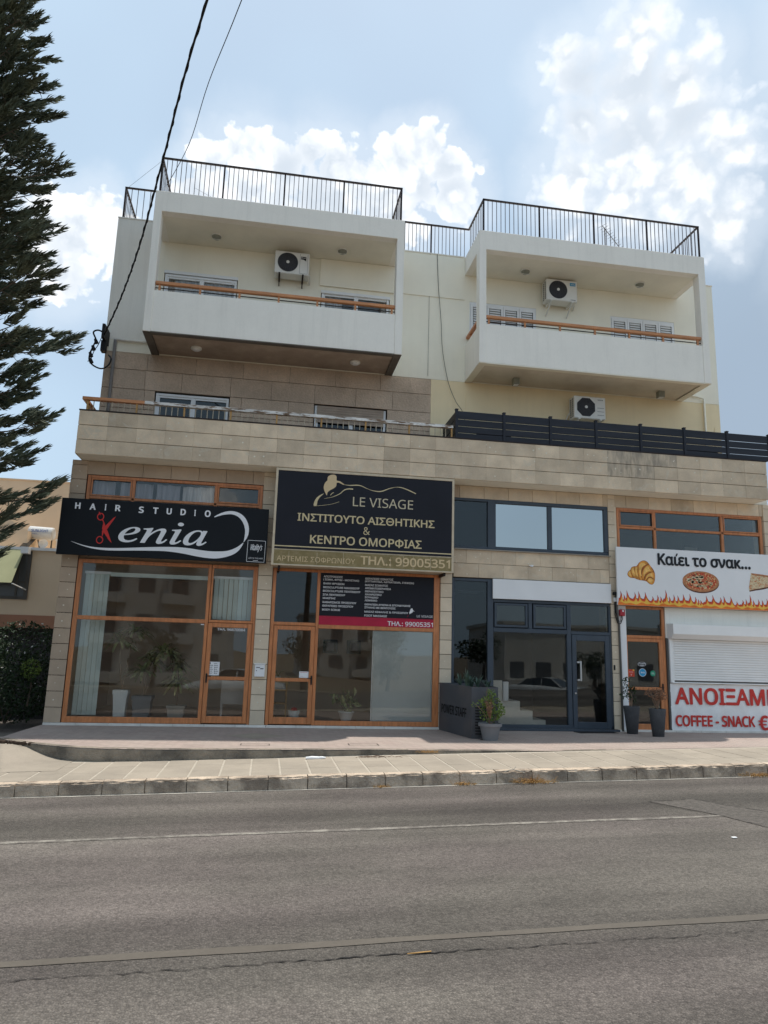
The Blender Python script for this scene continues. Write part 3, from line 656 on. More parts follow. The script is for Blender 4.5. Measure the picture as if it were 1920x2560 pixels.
# porous stone slabs of the first floor: each one a piece
rows = [(7.535, 7.925), (7.08, 7.53), (6.625, 7.075), (6.17, 6.62), (5.72, 6.165), (5.30, 5.715)]
ncol = 0
for ri, (z0, z1) in enumerate(rows):
    cuts = [-3.91, -2.98, -1.92, -.86, .20, 1.26, 2.32, 3.54] if ri % 2 == 0 else [-3.91, -3.0, -2.2, -1.12, -.2, .79, 1.75, 2.62, 3.54]
    for a, b in zip(cuts[:-1], cuts[1:]):
        segs = [(a, b)]
        for o in F1:
            if z0 < o[3] - .02:
                ns_ = []
                for s0, s1 in segs:
                    if s1 <= o[0] or s0 >= o[1]: ns_.append((s0, s1)); continue
                    if s0 < o[0] - .03: ns_.append((s0, o[0]))
                    if s1 > o[1] + .03: ns_.append((o[1], s1))
                segs = ns_
        for s0, s1 in segs:
            piece('wall_stone', (s1 - s0 - .006, .034, z1 - z0 - .006), ((s0 + s1) / 2, YU + .017, (z0 + z1) / 2), M['stone_old'], bld, .003, jit=.0015)
w = MB(); w.box(3.0, 3.535, YU - .004, YU - .002, 7.60, 7.922); 
# roof-terrace parapet coping
w = MB(); w.box(BX0 - .01, -2.92, YU - .02, YU + .22, 11.2, 11.225); w.box(2.6, 4.35, YU - .02, YU + .22, 11.2, 11.225); w.box(10.05, BX1 + .01, YU - .02, YU + .22, 11.2, 11.225); w.build('coping', M['white'], bld)

# ---- box balconies
def balcony(x0, x1, ox0, ox1, under, beam):
    bm = MB(); zb, zt, zp, zo = 7.933, 11.201, 8.875, 10.722
    # parapet front, set back a touch from the corner piers
    bm.cbox(ox0 - .0, ox1 + .0, YB + .012, YB + .13, zb + .012, zp, .006)
    for a, b in ((x0, ox0), (ox1, x1)): bm.cbox(a, b, YB, YB + .24, zb, zo + .01, .006)
    for a, b in ((x0 + .004, x0 + .12), (x1 - .12, x1 - .004)):
        bm.box(a, b, YB + .24, YU - .002, zb + .002, zp - .03); 
    bm.cbox(x0, x1, YB + .002, YB + .2, zo, zt, .006)
    bm.box(x0 + .002, x0 + .16, YB + .2, YU - .002, zo, zt - .001); bm.box(x1 - .16, x1 - .002, YB + .2, YU - .002, zo, zt - .001)
    bm.box(x0 + .16, x1 - .16, YB + .2, YU - .002, zt - .12, zt - .002)
    o = bm.build('balcony', M['white'], bld)
    s = MB(); s.box(x0 + .16, x1 - .16, YB + .2, YU - .003, zo + .004, zo + .05); s.build('balcony_ceiling', M['soffit_w'], bld)
    s = MB(); s.box(x0 + .12, x1 - .12, YB + .13, YU - .003, zb + .06, zb + .18); s.build('balcony_slab', under, bld)
    s = MB(); s.box(x0 + .002, x1 - .002, YB + .012, YB + .15, zb - .012, zb + .01)
    for a, b in ((x0 + .002, x0 + .17), (x1 - .17, x1 - .002)): s.box(a, b, YB + .15, YU - .004, zb - .012, zb + .008)
    s.box(x0 + .17, x1 - .17, YB + .15, YU - .004, zb + .028, zb + .058)
    s.build('slab_rim', beam, bld)
    return o
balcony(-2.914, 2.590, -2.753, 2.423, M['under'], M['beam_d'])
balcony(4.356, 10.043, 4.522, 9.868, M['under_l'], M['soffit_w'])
w = MB(); w.box(-2.74, 2.42, YB + .155, YU - .005, 7.952, 7.96); w.build('slab_panel', M['under'], bld)
w = MB(); w.box(4.53, 9.86, YB + .155, YU - .005, 7.952, 7.96); w.build('slab_panel', M['under_l'], bld)
# proud lintel panel in the west balcony
w = MB(); w.box(.78, 2.58, YU - .045, YU - .002, 10.03, 10.72); w.build('lintel_panel', M['cream'], bld)
w = MB(); w.box(4.362, 4.368, YB + .5, YU - .15, 8.15, 8.22); w.build('side_groove', M['soffit_w'], bld)

def handrail(name, label, pts_x, y, z, m, posts, group, back=None):
    t = thing(name, label, 'handrail', ((pts_x[0] + pts_x[1]) / 2, y, z - .22), group)
    b = MB(); b.cbox(pts_x[0], pts_x[1], y - .045, y + .045, z - .068, z, .006); b.build('handrail_board', m, t)
    for x in posts:
        b = MB(); b.box(x - .022, x + .022, y - .018, y + .018, z - .225, z - .066); b.build('rail_post', m, t)
    b = MB(); b.tube([(pts_x[0], y, z - .145), (pts_x[1], y, z - .145)], .012, 6); b.build('lower_bar', M['iron'], t)
    return t
handrail('balcony_handrail', 'varnished wooden handrail along the parapet of the left box balcony', (-2.745, 2.415), YB + .07, 9.10, M['wood_h'], [-2.66, -1.82, -.99, -.15, .69, 1.53, 2.35], 'wooden balcony handrails')
hr = handrail('balcony_handrail', 'varnished wooden handrail along the parapet of the right box balcony', (4.53, 9.86), YB + .07, 9.10, M['wood_h'], [4.6, 5.46, 6.31, 7.17, 8.03, 8.89, 9.78], 'wooden balcony handrails')
hr2 = thing('balcony_handrail', 'short wooden handrail on the open west side of the right box balcony', 'handrail', (4.44, .2, 8.9), 'wooden balcony handrails')
b = MB(); b.cbox(4.39, 4.48, YB + .25, YU - .01, 9.03, 9.10, .006); b.build('handrail_board', M['wood'], hr2)
b = MB(); b.box(4.415, 4.455, .5, .54, 8.85, 9.03); b.box(4.415, 4.455, -.1, -.06, 8.85, 9.03); b.build('rail_post', M['wood'], hr2)

# ---- roof railings
def railing_run(t, p0, p1, z0, z1, posts, nb, skip_end=False):
    p0, p1 = Vector(p0), Vector(p1); d = p1 - p0; ang = math.atan2(d.y, d.x); L = d.length
    def bar(name, c, dims, m): piece(name, dims, c, m, t, .001, rot=(0, 0, ang))
    mid = (p0 + p1) / 2
    bar('top_rail', (mid.x, mid.y, z1), (L + .04, .04, .035), M['iron']); bar('bottom_rail', (mid.x, mid.y, z0 + .03), (L, .025, .02), M['iron'])
    for k in range(posts + 1):
        if skip_end and k == posts: continue
        p = p0 + d * k / posts; bar('post', (p.x, p.y, (z0 + z1) / 2), (.035, .035, z1 - z0), M['iron'])
    n = posts * (nb + 1)
    for k in range(1, n):
        if k % (nb + 1) == 0: continue
        p = p0 + d * k / n; bar('baluster', (p.x, p.y, (z0 + z1) / 2 + .012), (.014, .014, z1 - z0 - .03), M['iron_l'])
def rr(label, runs):
    xs = [r[0][0] for r in runs]; t = thing('roof_railing', label, 'railing', (runs[0][0][0], runs[0][0][1], 11.2), 'roof terrace railings')
    for r in runs: railing_run(t, *r)
Z0, Z1 = 11.225, 12.06
rr('dark metal roof railing above the left box balcony', [((-2.85, -.36), (2.51, -.36), 11.205, Z1, 4, 12), ((-2.85, -.36), (-2.85, .9), 11.205, Z1, 1, 8, True), ((2.51, -.36), (2.51, .9), 11.205, Z1, 1, 8, True)])
rr('dark metal roof railing above the right box balcony', [((4.48, -.36), (9.985, -.36), 11.205, Z1, 4, 12), ((4.48, -.36), (4.48, .9), 11.205, Z1, 1, 8, True), ((9.985, -.36), (9.985, .9), 11.205, Z1, 1, 8, True)])
rr('short low railing at the west roof corner beside the conifer', [((-3.86, .9), (-2.87, .9), Z0, Z1, 1, 6, True), ((-3.86, .94), (-3.86, 4.6), Z0, Z1, 3, 8)])
rr('short railing on the recessed roof edge between the two balconies', [((2.55, .9), (4.46, .9), Z0, Z1, 2, 9, True)])

# ---- windows
def sliding(x0, x1, z0, z1, y, label=None, mull=None, curtain=None, cx=None, shutter=0, gm='glass_d', parent=bld):
    f = MB(); fw = .055
    f.cbox(x0, x1, y - .03, y + .05, z1 - fw, z1, .004); f.cbox(x0, x1, y - .03, y + .05, z0, z0 + fw, .004)
    f.cbox(x0, x0 + fw, y - .03, y + .05, z0 + fw, z1 - fw, .004); f.cbox(x1 - fw, x1, y - .03, y + .05, z0 + fw, z1 - fw, .004)
    m = (x0 + x1) / 2 if mull is None else mull
    f.cbox(m - .035, m + .035, y - .02, y + .03, z0 + fw, z1 - fw, .003)
    for a, b in ((x0 + fw, m - .035), (m + .035, x1 - fw)): f.box(a, b, y - .01, y + .02, z1 - fw - .04, z1 - fw); f.box(a, a + .03, y - .01, y + .02, z0 + fw, z1 - fw - .04)
    w = f.build('window', M['alu_w'], parent); 
    if label: w['label'] = label
    for a, b in ((x0 + fw, m - .035), (m + .035, x1 - fw)):
        g = MB(); g.box(a, b, y + .022, y + .028, z0 + fw, z1 - fw - .04); g.build('pane', M[gm], w)
    if curtain:
        for a, b in cx or [(x0 + .03, x1 - .03)]:
            c = MB(); n = int((b - a) / .03) + 2; ph = random.random() * 6
            c.v = [(a + (b - a) * i / (n - 1), y + .14 + .03 * sin(i * 1.3 + ph) + .012 * sin(i * .4), zz) for zz in (z0 + .03, z1 - .03) for i in range(n)]
            c.f = [(i, i + 1, i + 1 + n, i + n) for i in range(n - 1)]; c.build('curtain', M[curtain], w, smooth=True)
    return w
for o in F2[:2]:
    s = MB(); s.box(o[0], o[1], YU - .01, YU + .03, o[3] - .07, o[3] - .001); s.build('roller_box', M['alu_w'], bld)
sliding(F2[0][0] + .02, F2[0][1] - .02, 8.12, F2[0][3] - .08, YU + .05, 'white sliding window with drawn curtains', curtain='curtain_l', gm='glass')
sliding(F2[1][0] + .02, F2[1][1] - .02, 8.12, F2[1][3] - .02, YU + .05, 'white sliding window with half drawn curtains', curtain='curtain_l', cx=[(.86, 1.35), (2.3, 2.46)], gm='glass')
sliding(F1[0][0] + .02, F1[0][1] - .02, 5.52, F1[0][3] - .02, YU + .08, 'white sliding window behind the peeling railing')
w_ = sliding(F1[1][0] + .02, F1[1][1] - .02, 5.52, F1[1][3] - .02, YU + .10, 'sliding window with half lowered brown roller shutter')
s = MB()
for k in range(7): s.box(F1[1][0] + .075, F1[1][1] - .075, YU + .05, YU + .066, 7.065 - (k + 1) * .058, 7.065 - k * .058 - .004)
s.build('roller_shutter', M['under'], w_)
def louvres(x0, x1, z0, z1, n):
    w = MB(); w.box(x0, x1, YU + .01, YU + .05, z1 - .05, z1 - .001); w.box(x0, x0 + .03, YU + .01, YU + .05, z0, z1 - .05); w.box(x1 - .03, x1, YU + .01, YU + .05, z0, z1 - .05)
    wo_ = w.build('shuttered_window', M['alu_w'], bld); lw = (x1 - x0 - .06) / n
    for i in range(n):
        a = x0 + .03 + i * lw + .004; b = a + lw - .008; l = MB(); y0, y1 = YU - .012, YU + .022
        l.cbox(a, a + .055, y0, y1, z0, z1 - .052, .003); l.cbox(b - .055, b, y0, y1, z0, z1 - .052, .003); l.box(a + .055, b - .055, y0 + .002, y1, z1 - .13, z1 - .052); l.box(a + .055, b - .055, y0 + .002, y1, z0, z0 + .07)
        l.build('shutter_leaf', M['alu_w'], wo_)
        s = MB(); zz = z1 - .135
        while zz > z0 + .12:
            s.add([(a + .062, YU - .010, zz - .050), (b - .062, YU - .010, zz - .050), (b - .062, YU + .012, zz - .008), (a + .062, YU + .012, zz - .008), (a + .062, YU - .004, zz - .056), (b - .062, YU - .004, zz - .056), (b - .062, YU + .018, zz - .014), (a + .062, YU + .018, zz - .014)],
                  [(0, 1, 2, 3), (7, 6, 5, 4), (0, 4, 5, 1), (1, 5, 6, 2), (2, 6, 7, 3), (3, 7, 4, 0)]); zz -= .062
        s.build('louvre_slats', M['alu_w'], wo_)
        d = MB(); d.box(a + .05, b - .05, YU + .024, YU + .03, z0, z1 - .06); d.build('shade_gap', M['shade_g'], wo_)
        for q in (a + .058, b - .060):
            d = MB(); d.box(q - .003, q + .004, YU - .0135, YU - .0005, z0 + .07, z1 - .13); d.build('seal_strip', M['black'], wo_)
    return wo_
louvres(*F2[2], 4); louvres(*F2[3], 4)

# ---- air conditioners
def ac_unit(loc, label, style):
    x, z = loc; W_, H_, Dp = .80, .56, .30; y0 = .42; t = thing('air_conditioner', label, 'air conditioner', (x + W_ / 2, y0 + Dp, z), 'outdoor air conditioning units')
    b = MB(); b.cbox(x, x + W_, y0, y0 + Dp, z, z + H_, .014); b.build('casing', M['ac'], t)
    cx_, cz = x + .30, z + .285; R = .235
    d = MB(); nn = 8 if style == 2 else 32
    a0 = pi / 8 if style == 2 else 0
    d.prism([(cx_ + R * (1.04 if nn == 8 else 1) * cos(a0 + 2 * pi * i / nn), cz + R * (1.04 if nn == 8 else 1) * sin(a0 + 2 * pi * i / nn)) for i in range(nn)], y0 - .012, y0 + .01); g_ = d.build('fan_grille', M['ac_dark'], t)
    r_w = MB()
    for q in range(1, 9): ring(r_w, (cx_, cz), R * q / 8.6, .0045, y0 - .012, 32, .006)
    for q in range(24): a = 2 * pi * q / 24; r_w.add([(cx_ + cos(a) * .04 - sin(a) * .0015, y0 - .017, cz + sin(a) * .04 + cos(a) * .0015), (cx_ + cos(a) * .04 + sin(a) * .0015, y0 - .017, cz + sin(a) * .04 - cos(a) * .0015), (cx_ + cos(a + .25) * R * .95 + sin(a) * .0015, y0 - .017, cz + sin(a + .25) * R * .95 - cos(a) * .0015), (cx_ + cos(a + .25) * R * .95 - sin(a) * .0015, y0 - .017, cz + sin(a + .25) * R * .95 + cos(a) * .0015)], [(0, 1, 2, 3)])
    r_w.build('wire_guard', M['ink_grey'], g_)
    h = MB(); h.tube([(cx_, y0 - .024, cz), (cx_, y0 - .008, cz)], .036, 16); h.build('hub', M['ac'], t)
    lg = MB()
    if style == 0: flat(lg, [(x + .60, z + .46), (x + .60, z + .39), (x + .66, z + .385), (x + .72, z + .35), (x + .72, z + .46)], y0 - .001); m = 'black_ink'
    elif style == 1: lg.box(x + .61, x + .755, y0 - .004, y0, z + .42, z + .50); m = 'st_blue'
    else: text_mb(lg, 'INVENTOR', (x + .60, x + .74, z + .475, z + .50), y0, .02); m = 'ink_grey'
    lg.build('logo', M[m], t)
    if style < 2:
        lt = MB(); text_mb(lt, 'Midea' if style else 'Blusf', (x + (.635 if style else .61), x + (.745 if style else .712), z + (.44 if style else .415), z + (.475 if style else .447)), y0 - .004, .02); lt.build('logo_lettering', M['white_ink'], t)
    pn = MB()
    if style == 0:
        for (a, b2, c, d2) in ((.575, .58, .03, .53), (.755, .76, .03, .53), (.58, .755, .03, .035)): pn.box(x + a, x + b2, y0 - .002, y0 + .002, z + c, z + d2)
    elif style == 2:
        for q in (.10, .19, .28): pn.box(x + .59, x + .76, y0 - .003, y0 + .002, z + q, z + q + .008)
    else: pn.box(x + .62, x + .75, y0 - .002, y0 + .002, z + .04, z + .052)
    pn.build('front_panel', M['ink_grey'], t)
    sv = MB()
    for c in range(2):
        for q in range(9): sv.box(x - .003, x + .002, y0 + .05 + c * .11, y0 + .12 + c * .11, z + .05 + q * .053, z + .08 + q * .053)
    sv.build('side_vents', M['black'], t)
    for q in (.12, .66):
        br = MB(); br.box(x + q - .02, x + q + .02, y0 - .03, YU - .002, z - .035, z - .002); br.add([(x + q - .012, y0, z - .035), (x + q + .012, y0, z - .035), (x + q + .012, YU - .01, z - (.28 if style else .15)), (x + q - .012, YU - .01, z - (.28 if style else .15)), (x + q - .012, y0 + .04, z - .035), (x + q + .012, y0 + .04, z - .035), (x + q + .012, YU - .01, z - (.24 if style else .11)), (x + q - .012, YU - .01, z - (.24 if style else .11))], [(0, 1, 2, 3), (7, 6, 5, 4), (0, 4, 5, 1), (2, 6, 7, 3), (1, 5, 6, 2), (3, 7, 4, 0)])
        br.build('bracket', M['ac'] if style else M['iron'], t)
    pc = MB(); pc.tube([(x - .005, y0 + .2, z + .2), (x - .06, y0 + .24, z + .12), (x - .09, YU - .05, z - .02), (x - .02, YU - .03, z - .10)] if style == 2 else [(x + W_ - .002, y0 + .2, z + .15), (x + W_ + .035, y0 + .22, z + .1), (x + W_ + .03, YU - .03, z - .05)], .014, 6)
    pc.build('pipe', M['ac'], t, smooth=True)
ac_unit((-.30, 10.055), 'outdoor air conditioner with black logo tag on the left balcony wall', 0)
ac_unit((6.33, 10.12), 'outdoor air conditioner with blue logo badge on the right balcony wall', 1)
ac_unit((6.98, 7.13), 'outdoor air conditioner on the yellow wall behind the dark slatted fence', 2)

# ---- lamps under ceilings
def bulkhead(x, y, z, label, k):
    t = thing('ceiling_lamp', label, 'lamp', (x, y, z), 'balcony ceiling lamps')
    if k == 0:
        b = MB(); b.lathe([(.115, 0), (.12, -.02), (.108, -.035)], (x, y, z), 24, False); b.build('rim', M['ac'], t, smooth=True)
        b = MB(); b.lathe([(.107, -.012), (.100, -.055), (.07, -.085), (.02, -.098)], (x, y, z), 24); b.build('glass_cover', M['fixture'], t, smooth=True)
        b = MB(); b.box(x - .11, x + .11, y - .008, y + .008, z - .10, z - .09); b.build('guard_bar', M['ac'], t)
    elif k == 1:
        b = MB(); b.lathe([(.12, 0), (.12, -.03), (.10, -.05)], (x, y, z), 24); b.build('rim', M['ac'], t, smooth=True)
        b = MB(); b.lathe([(.085, -.045), (.07, -.068), (.02, -.078)], (x, y, z), 24); b.build('glass_cover', M['plastic_w'], t, smooth=True)
    else:
        b = MB(); b.cbox(x - .075, x + .075, y - .075, y + .075, z - .16, z, .006); b.build('housing', M['fixture'], t)
        b = MB(); b.box(x - .055, x + .055, y - .055, y + .055, z - .165, z - .158); b.build('lens', M['plastic_w'], t)
bulkhead(-1.64, .28, 10.726, 'round glass ceiling lamp left of the air conditioner in the left balcony', 0)
bulkhead(1.25, .29, 10.726, 'round glass ceiling lamp right of the air conditioner in the left balcony', 0)
bulkhead(5.73, .26, 10.726, 'round glass ceiling lamp left of the air conditioner in the right balcony', 0)
bulkhead(8.72, .26, 10.726, 'round glass ceiling lamp right of the air conditioner in the right balcony', 0)
bulkhead(-1.88, .25, 7.955, 'flat round lamp under the left balcony above the left first floor window', 1)
bulkhead(1.64, .235, 7.955, 'flat round lamp under the left balcony above the half shuttered window', 1)
bulkhead(5.50, .37, 7.955, 'cube lamp under the right balcony nearer the hanging cable', 2)
bulkhead(9.2, .36, 7.955, 'cube lamp under the right end of the right balcony', 2)
# ================================================================ terrace parapet and shop storey
FX0, FX1 = -3.945, 11.27
w = MB(); w.box(FX0 + .03, FX1 - .03, YF + .03, YF + .16, 5.305, 6.09); w.box(FX0 + .03, FX0 + .16, YF + .16, 6, 5.305, 6.09); w.build('parapet_core', M['joint'], bld)
w = MB(); w.box(FX0 + .031, FX1 - .02, YF + .031, 0, 5.188, 5.30); w.box(FX0 + .031, 11.6, 0, .8, 5.188, 5.30); w.build('soffit', M['soffit_w'], bld)
w = MB(); w.box(FX0 - .01, FX1 + .01, YF - .012, YF + .2, 6.092, 6.112); w.box(FX0 - .01, FX0 + .2, YF + .2, 6, 6.092, 6.112); w.build('parapet_cap', M['iron'], bld)
stained = {(2, 20), (2, 21), (1, 21), (1, 20), (2, 22)}
for r in range(3):
    x = FX0; k = 0; st0 = .563
    while x < FX1 - .05:
        wd = min(st0, FX1 - x)
        if k == 0 and r != 1: pass
        z0 = 5.187 + r * .3015
        mm = M['stone_dirty'] if (r, k) in stained else M['stone']
        piece('facing_tile', (wd - .0015, .03, .290), (x + wd / 2, YF + .015, z0 + .151), mm, bld, .003, jit=.002)
        x += wd; k += 1
    for q in range(5):
        piece('facing_tile', (.03, .56, .294), (FX0 + .015, YF + .34 + q * .563, 5.187 + r * .3015 + .151), M['stone'], bld, .003)
# lintel band below the soffit
x = -3.83
while x < 11.45:
    piece('facing_tile', (.557, .03, .28), (x + .28, .015, 5.04), M['stone_brown'] if x < 3.5 else M['stone'], bld, .003, jit=.001); x += .563
# pillars
def pillar(x0, x1, m, side=True):
    c = MB(); c.box(x0 + .006, x1 - .006, .02, .6, .0, 5.18); c.build('pillar_core', M['joint'], bld)
    zj = [0.0] + [.283 + .3 * k for k in range(16)] + [5.083, 5.186]
    for a, b in zip(zj[:-1], zj[1:]):
        piece('facing_tile', (x1 - x0, .03, b - a - .010), ((x0 + x1) / 2, -.004, (a + b) / 2), m, bld, .004, jit=.0025)
        if side: piece('facing_tile_side', (.02, .24, b - a - .010), (x0 + .008 if x0 > -4 else x0 + .008, .135, (a + b) / 2), m, bld, .003)
pillar(-4.10, -3.795, M['stone_brown']); pillar(-.228, .062, M['stone_pil']); pillar(3.645, 3.895, M['stone_pil']); pillar(7.535, 7.70, M['stone_pil']); pillar(11.46, 11.76, M['stone_pil'])
pg = MB()
for (x0, x1) in ((-4.10, -3.795), (-.228, .062), (3.645, 3.895), (7.535, 7.70)):
    for k in range(16):
        z = .283 + .3 * k + .15 + random.uniform(-.02, .02); disc(pg, ((x0 + x1) / 2 + random.uniform(-.03, .03), z), random.uniform(.009, .016), -.0215, 8, 0)
for k in range(70): disc(pg, (random.uniform(FX0 + .1, FX1 - .1), 5.187 + .3015 * random.randint(0, 2) + random.uniform(.06, .22)), random.uniform(.010, .020), YF - .0025, 8, 0)
for k in range(22): disc(pg, (random.uniform(3.95, 7.5), 3.14 + random.uniform(.05, .55)), random.uniform(.008, .015), -.0045, 8, 0)
pg.build('fixing_plugs', M['plug'], bld, kind='stuff')
w = MB(); w.box(-4.06, -3.94, .02, 12, 0, 5.18); w.build('side_wall', M['nb_wall'], bld)
w = MB(); w.box(11.6, 11.72, .25, 12, 0, 5.18); w.build('side_wall', M['nb_wall'], bld)
w = MB(); w.box(7.70, 7.74, .0, .2, 0, 5.18); w.box(11.40, 11.47, 0.05, .3, 0, 5.1); w.build('pillar_return', M['stone_pil'], bld)
# dark spacer behind sign zones
w = MB(); w.box(.06, 3.65, .03, .10, 3.14, 4.9); w.build('spandrel', M['stone_brown'], bld)
w = MB(); w.box(-3.80, -.22, .10, .16, 3.17, 3.30); w.build('spandrel', M['stone_brown'], bld)
w = MB(); w.box(7.74, 11.42, .09, .15, 2.6, 3.3); w.build('spandrel', M['stone_brown'], bld)
for x in (.06, .66, 1.26, 1.86, 2.46, 3.06):
    piece('facing_tile', (.58, .03, .28), (x + .3, .013, 5.03), M['stone_brown'], bld)
# bay 3 stone band
for r in range(2):
    x = 3.93 - (.28 if r else 0)
    for k in range(8):
        a = max(x, 3.90); b = min(x + .563, 7.53)
        if b - a > .06: piece('facing_tile', (b - a - .003, .03, .297), ((a + b) / 2, .012, 3.292 + r * .305), M['stone'], bld, .003, jit=.001)
        x += .563
w = MB(); w.box(3.9, 7.53, .03, .12, 3.13, 3.75); w.build('spandrel', M['joint'], bld)
w = MB(); w.box(3.9, 7.56, -.05, .05, 3.746, 3.766); w.build('window_sill', M['concrete'], bld)
# white marble strip under the shopfronts
x = -4.10
while x < 11.7:
    wd = .6 if int(x * 10) % 3 else .45; wd = min(wd, 11.72 - x)
    piece('plinth_tile', (wd - .006, .05, .072), (x + wd / 2, -.022, -.036), M['plinth'], bld, .003); x += wd
# rooms
def room(x0, x1, z0, z1, d, mw, mf, nm='shop_room'):
    b = MB(); t_ = .02
    b.add([(x0, .10, z0), (x1, .10, z0), (x1, d, z0), (x0, d, z0)], [(0, 1, 2, 3)]); b.build(nm + '_floor', mf, bld)
    b = MB(); b.add([(x0, .10, z1), (x1, .10, z1), (x1, d, z1), (x0, d, z1), (x0, d, z0), (x1, d, z0), (x0, .10, z0), (x1, .10, z0)], [(3, 2, 1, 0), (4, 5, 2, 3)[::-1], (6, 4, 3, 0)[::-1], (5, 7, 1, 2)[::-1]]); b.build(nm + '_walls', mw, bld)
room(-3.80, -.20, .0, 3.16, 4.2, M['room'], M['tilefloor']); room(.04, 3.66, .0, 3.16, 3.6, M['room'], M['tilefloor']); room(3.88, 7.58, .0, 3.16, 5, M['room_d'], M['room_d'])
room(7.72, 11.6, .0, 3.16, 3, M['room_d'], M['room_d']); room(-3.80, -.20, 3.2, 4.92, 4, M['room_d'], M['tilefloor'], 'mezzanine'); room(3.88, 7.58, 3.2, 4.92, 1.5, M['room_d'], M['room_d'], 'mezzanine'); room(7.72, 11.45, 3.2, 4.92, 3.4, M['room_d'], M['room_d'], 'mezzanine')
# terrace door hidden slab below deck
w = MB(); w.box(FX0 + .2, 11.2, YF + .2, YU - .01, 5.302, 5.34); w.build('terrace_floor', M['tilefloor'], bld)

# ---- framed joinery helper
def frame_grid(name, m, rects, y0, y1, parent=bld, c=.006, **k):
    b = MB()
    for (a, d, e, f) in rects: b.cbox(a, d, y0, y1, e, f, c)
    return b.build(name, m, parent, **k)
def pane(parent, x0, x1, z0, z1, y=.05, m='glass'):
    b = MB(); b.box(x0, x1, y, y + .006, z0, z1); return b.build('pane', M[m], parent)
Wd = M['wood']
# bay 1 ground floor: x -3.785 .. -.235
s1_ = frame_grid('shop_window', Wd, [(-3.785, -3.70, .0, 3.165), (-3.70, -1.24, .0, .115), (-3.70, -1.24, 3.09, 3.165), (-3.70, -1.24, 1.965, 2.045), (-1.24, -1.175, .0, 3.165)], .015, .09, label='large varnished wood shop window with vertical blinds at its left')
pane(s1_, -3.70, -1.24, .115, 1.965); pane(s1_, -3.70, -1.24, 2.045, 3.09)
s1b = frame_grid('transom_window', Wd, [(-1.165, -.285, 3.09, 3.165), (-1.165, -.285, 1.99, 2.04), (-1.165, -1.13, 2.04, 3.09), (-.33, -.285, 2.04, 3.09), (-.285, -.232, 0, 3.165)], .015, .09)
pane(s1b, -1.13, -.33, 2.04, 3.09)
def wood_door(x0, x1, zt, hx, label):
    d = frame_grid('shop_door', Wd, [(x0, x0 + .085, .02, zt), (x1 - .085, x1, .02, zt), (x0 + .085, x1 - .085, zt - .085, zt), (x0 + .085, x1 - .085, .02, .155), (x0 + .085, x1 - .085, .855, .925)], .005, .06, label=label)
    pane(d, x0 + .085, x1 - .085, .155, .855, .03); pane(d, x0 + .085, x1 - .085, .925, zt - .085, .03)
    h = MB(); h.cbox(hx - .016, hx + .016, -.008, .006, .80, .98, .003); h.tube([(hx, -.005, .93), (hx, -.05, .93), (hx + (.09 if hx < (x0 + x1) / 2 else -.09), -.05, .93)], .009, 6); h.build('door_handle', M['black'], d)
    return d
d1 = wood_door(-1.165, -.292, 1.98, -1.125, 'varnished wood shop door with phone number and price list')
th = MB(); text_mb(th, 'ΤΗΛ. 96670084', (-.98, -.425, 1.83, 1.885), .028, .02); th.build('phone_lettering', M['white_ink'], d1)
# bay 1 upper window
s2_ = frame_grid('upper_window', Wd, [(-3.78, -3.71, 3.30, 4.89), (-.30, -.235, 3.30, 4.89), (-3.71, -.30, 4.83, 4.89), (-3.71, -.30, 4.40, 4.455), (-2.895, -2.835, 3.3, 4.83), (-1.235, -1.175, 3.3, 4.83), (-3.71, -.30, 3.30, 3.36)], .012, .085)
for a, b in ((-3.71, -2.895), (-2.835, -1.235), (-1.175, -.30)):
    pane(s2_, a, b, 4.455, 4.83); pane(s2_, a, b, 3.36, 4.40)
frame_grid('casement_rim', Wd, [(-3.70, -3.67, 4.46, 4.825), (-2.93, -2.90, 4.46, 4.825), (-3.67, -2.93, 4.46, 4.49), (-3.67, -2.93, 4.795, 4.825)], .004, .02, parent=s2_, c=.003)
frame_grid('casement_rim', Wd, [(-1.17, -1.14, 4.46, 4.825), (-.335, -.305, 4.46, 4.825), (-1.14, -.335, 4.46, 4.49), (-1.14, -.335, 4.795, 4.825)], .004, .02, parent=s2_, c=.003)
def cloth(x0, x1, z0, z1, y, m, parent, name='curtain', amp=.03, fr_=1.1):
    c = MB(); n = int((x1 - x0) / .02) + 2; ph = random.random() * 6
    c.v = [(x0 + (x1 - x0) * i / (n - 1), y + amp * sin(i * fr_ * .5 + ph) + amp * .5 * sin(i * .17 + ph), zz) for zz in (z0, z1) for i in range(n)]
    c.f = [(i, i + 1, i + 1 + n, i + n) for i in range(n - 1)]; return c.build(name, M[m], parent, smooth=True)
cloth(-3.7, -3.25, 3.4, 4.8, .16, 'curtain', s2_); cloth(-3.15, -2.5, 3.4, 4.8, .17, 'curtain', s2_); cloth(-2.42, -1.95, 3.4, 4.8, .16, 'curtain', s2_); cloth(-1.9, -1.26, 3.4, 4.8, .18, 'curtain_l', s2_)
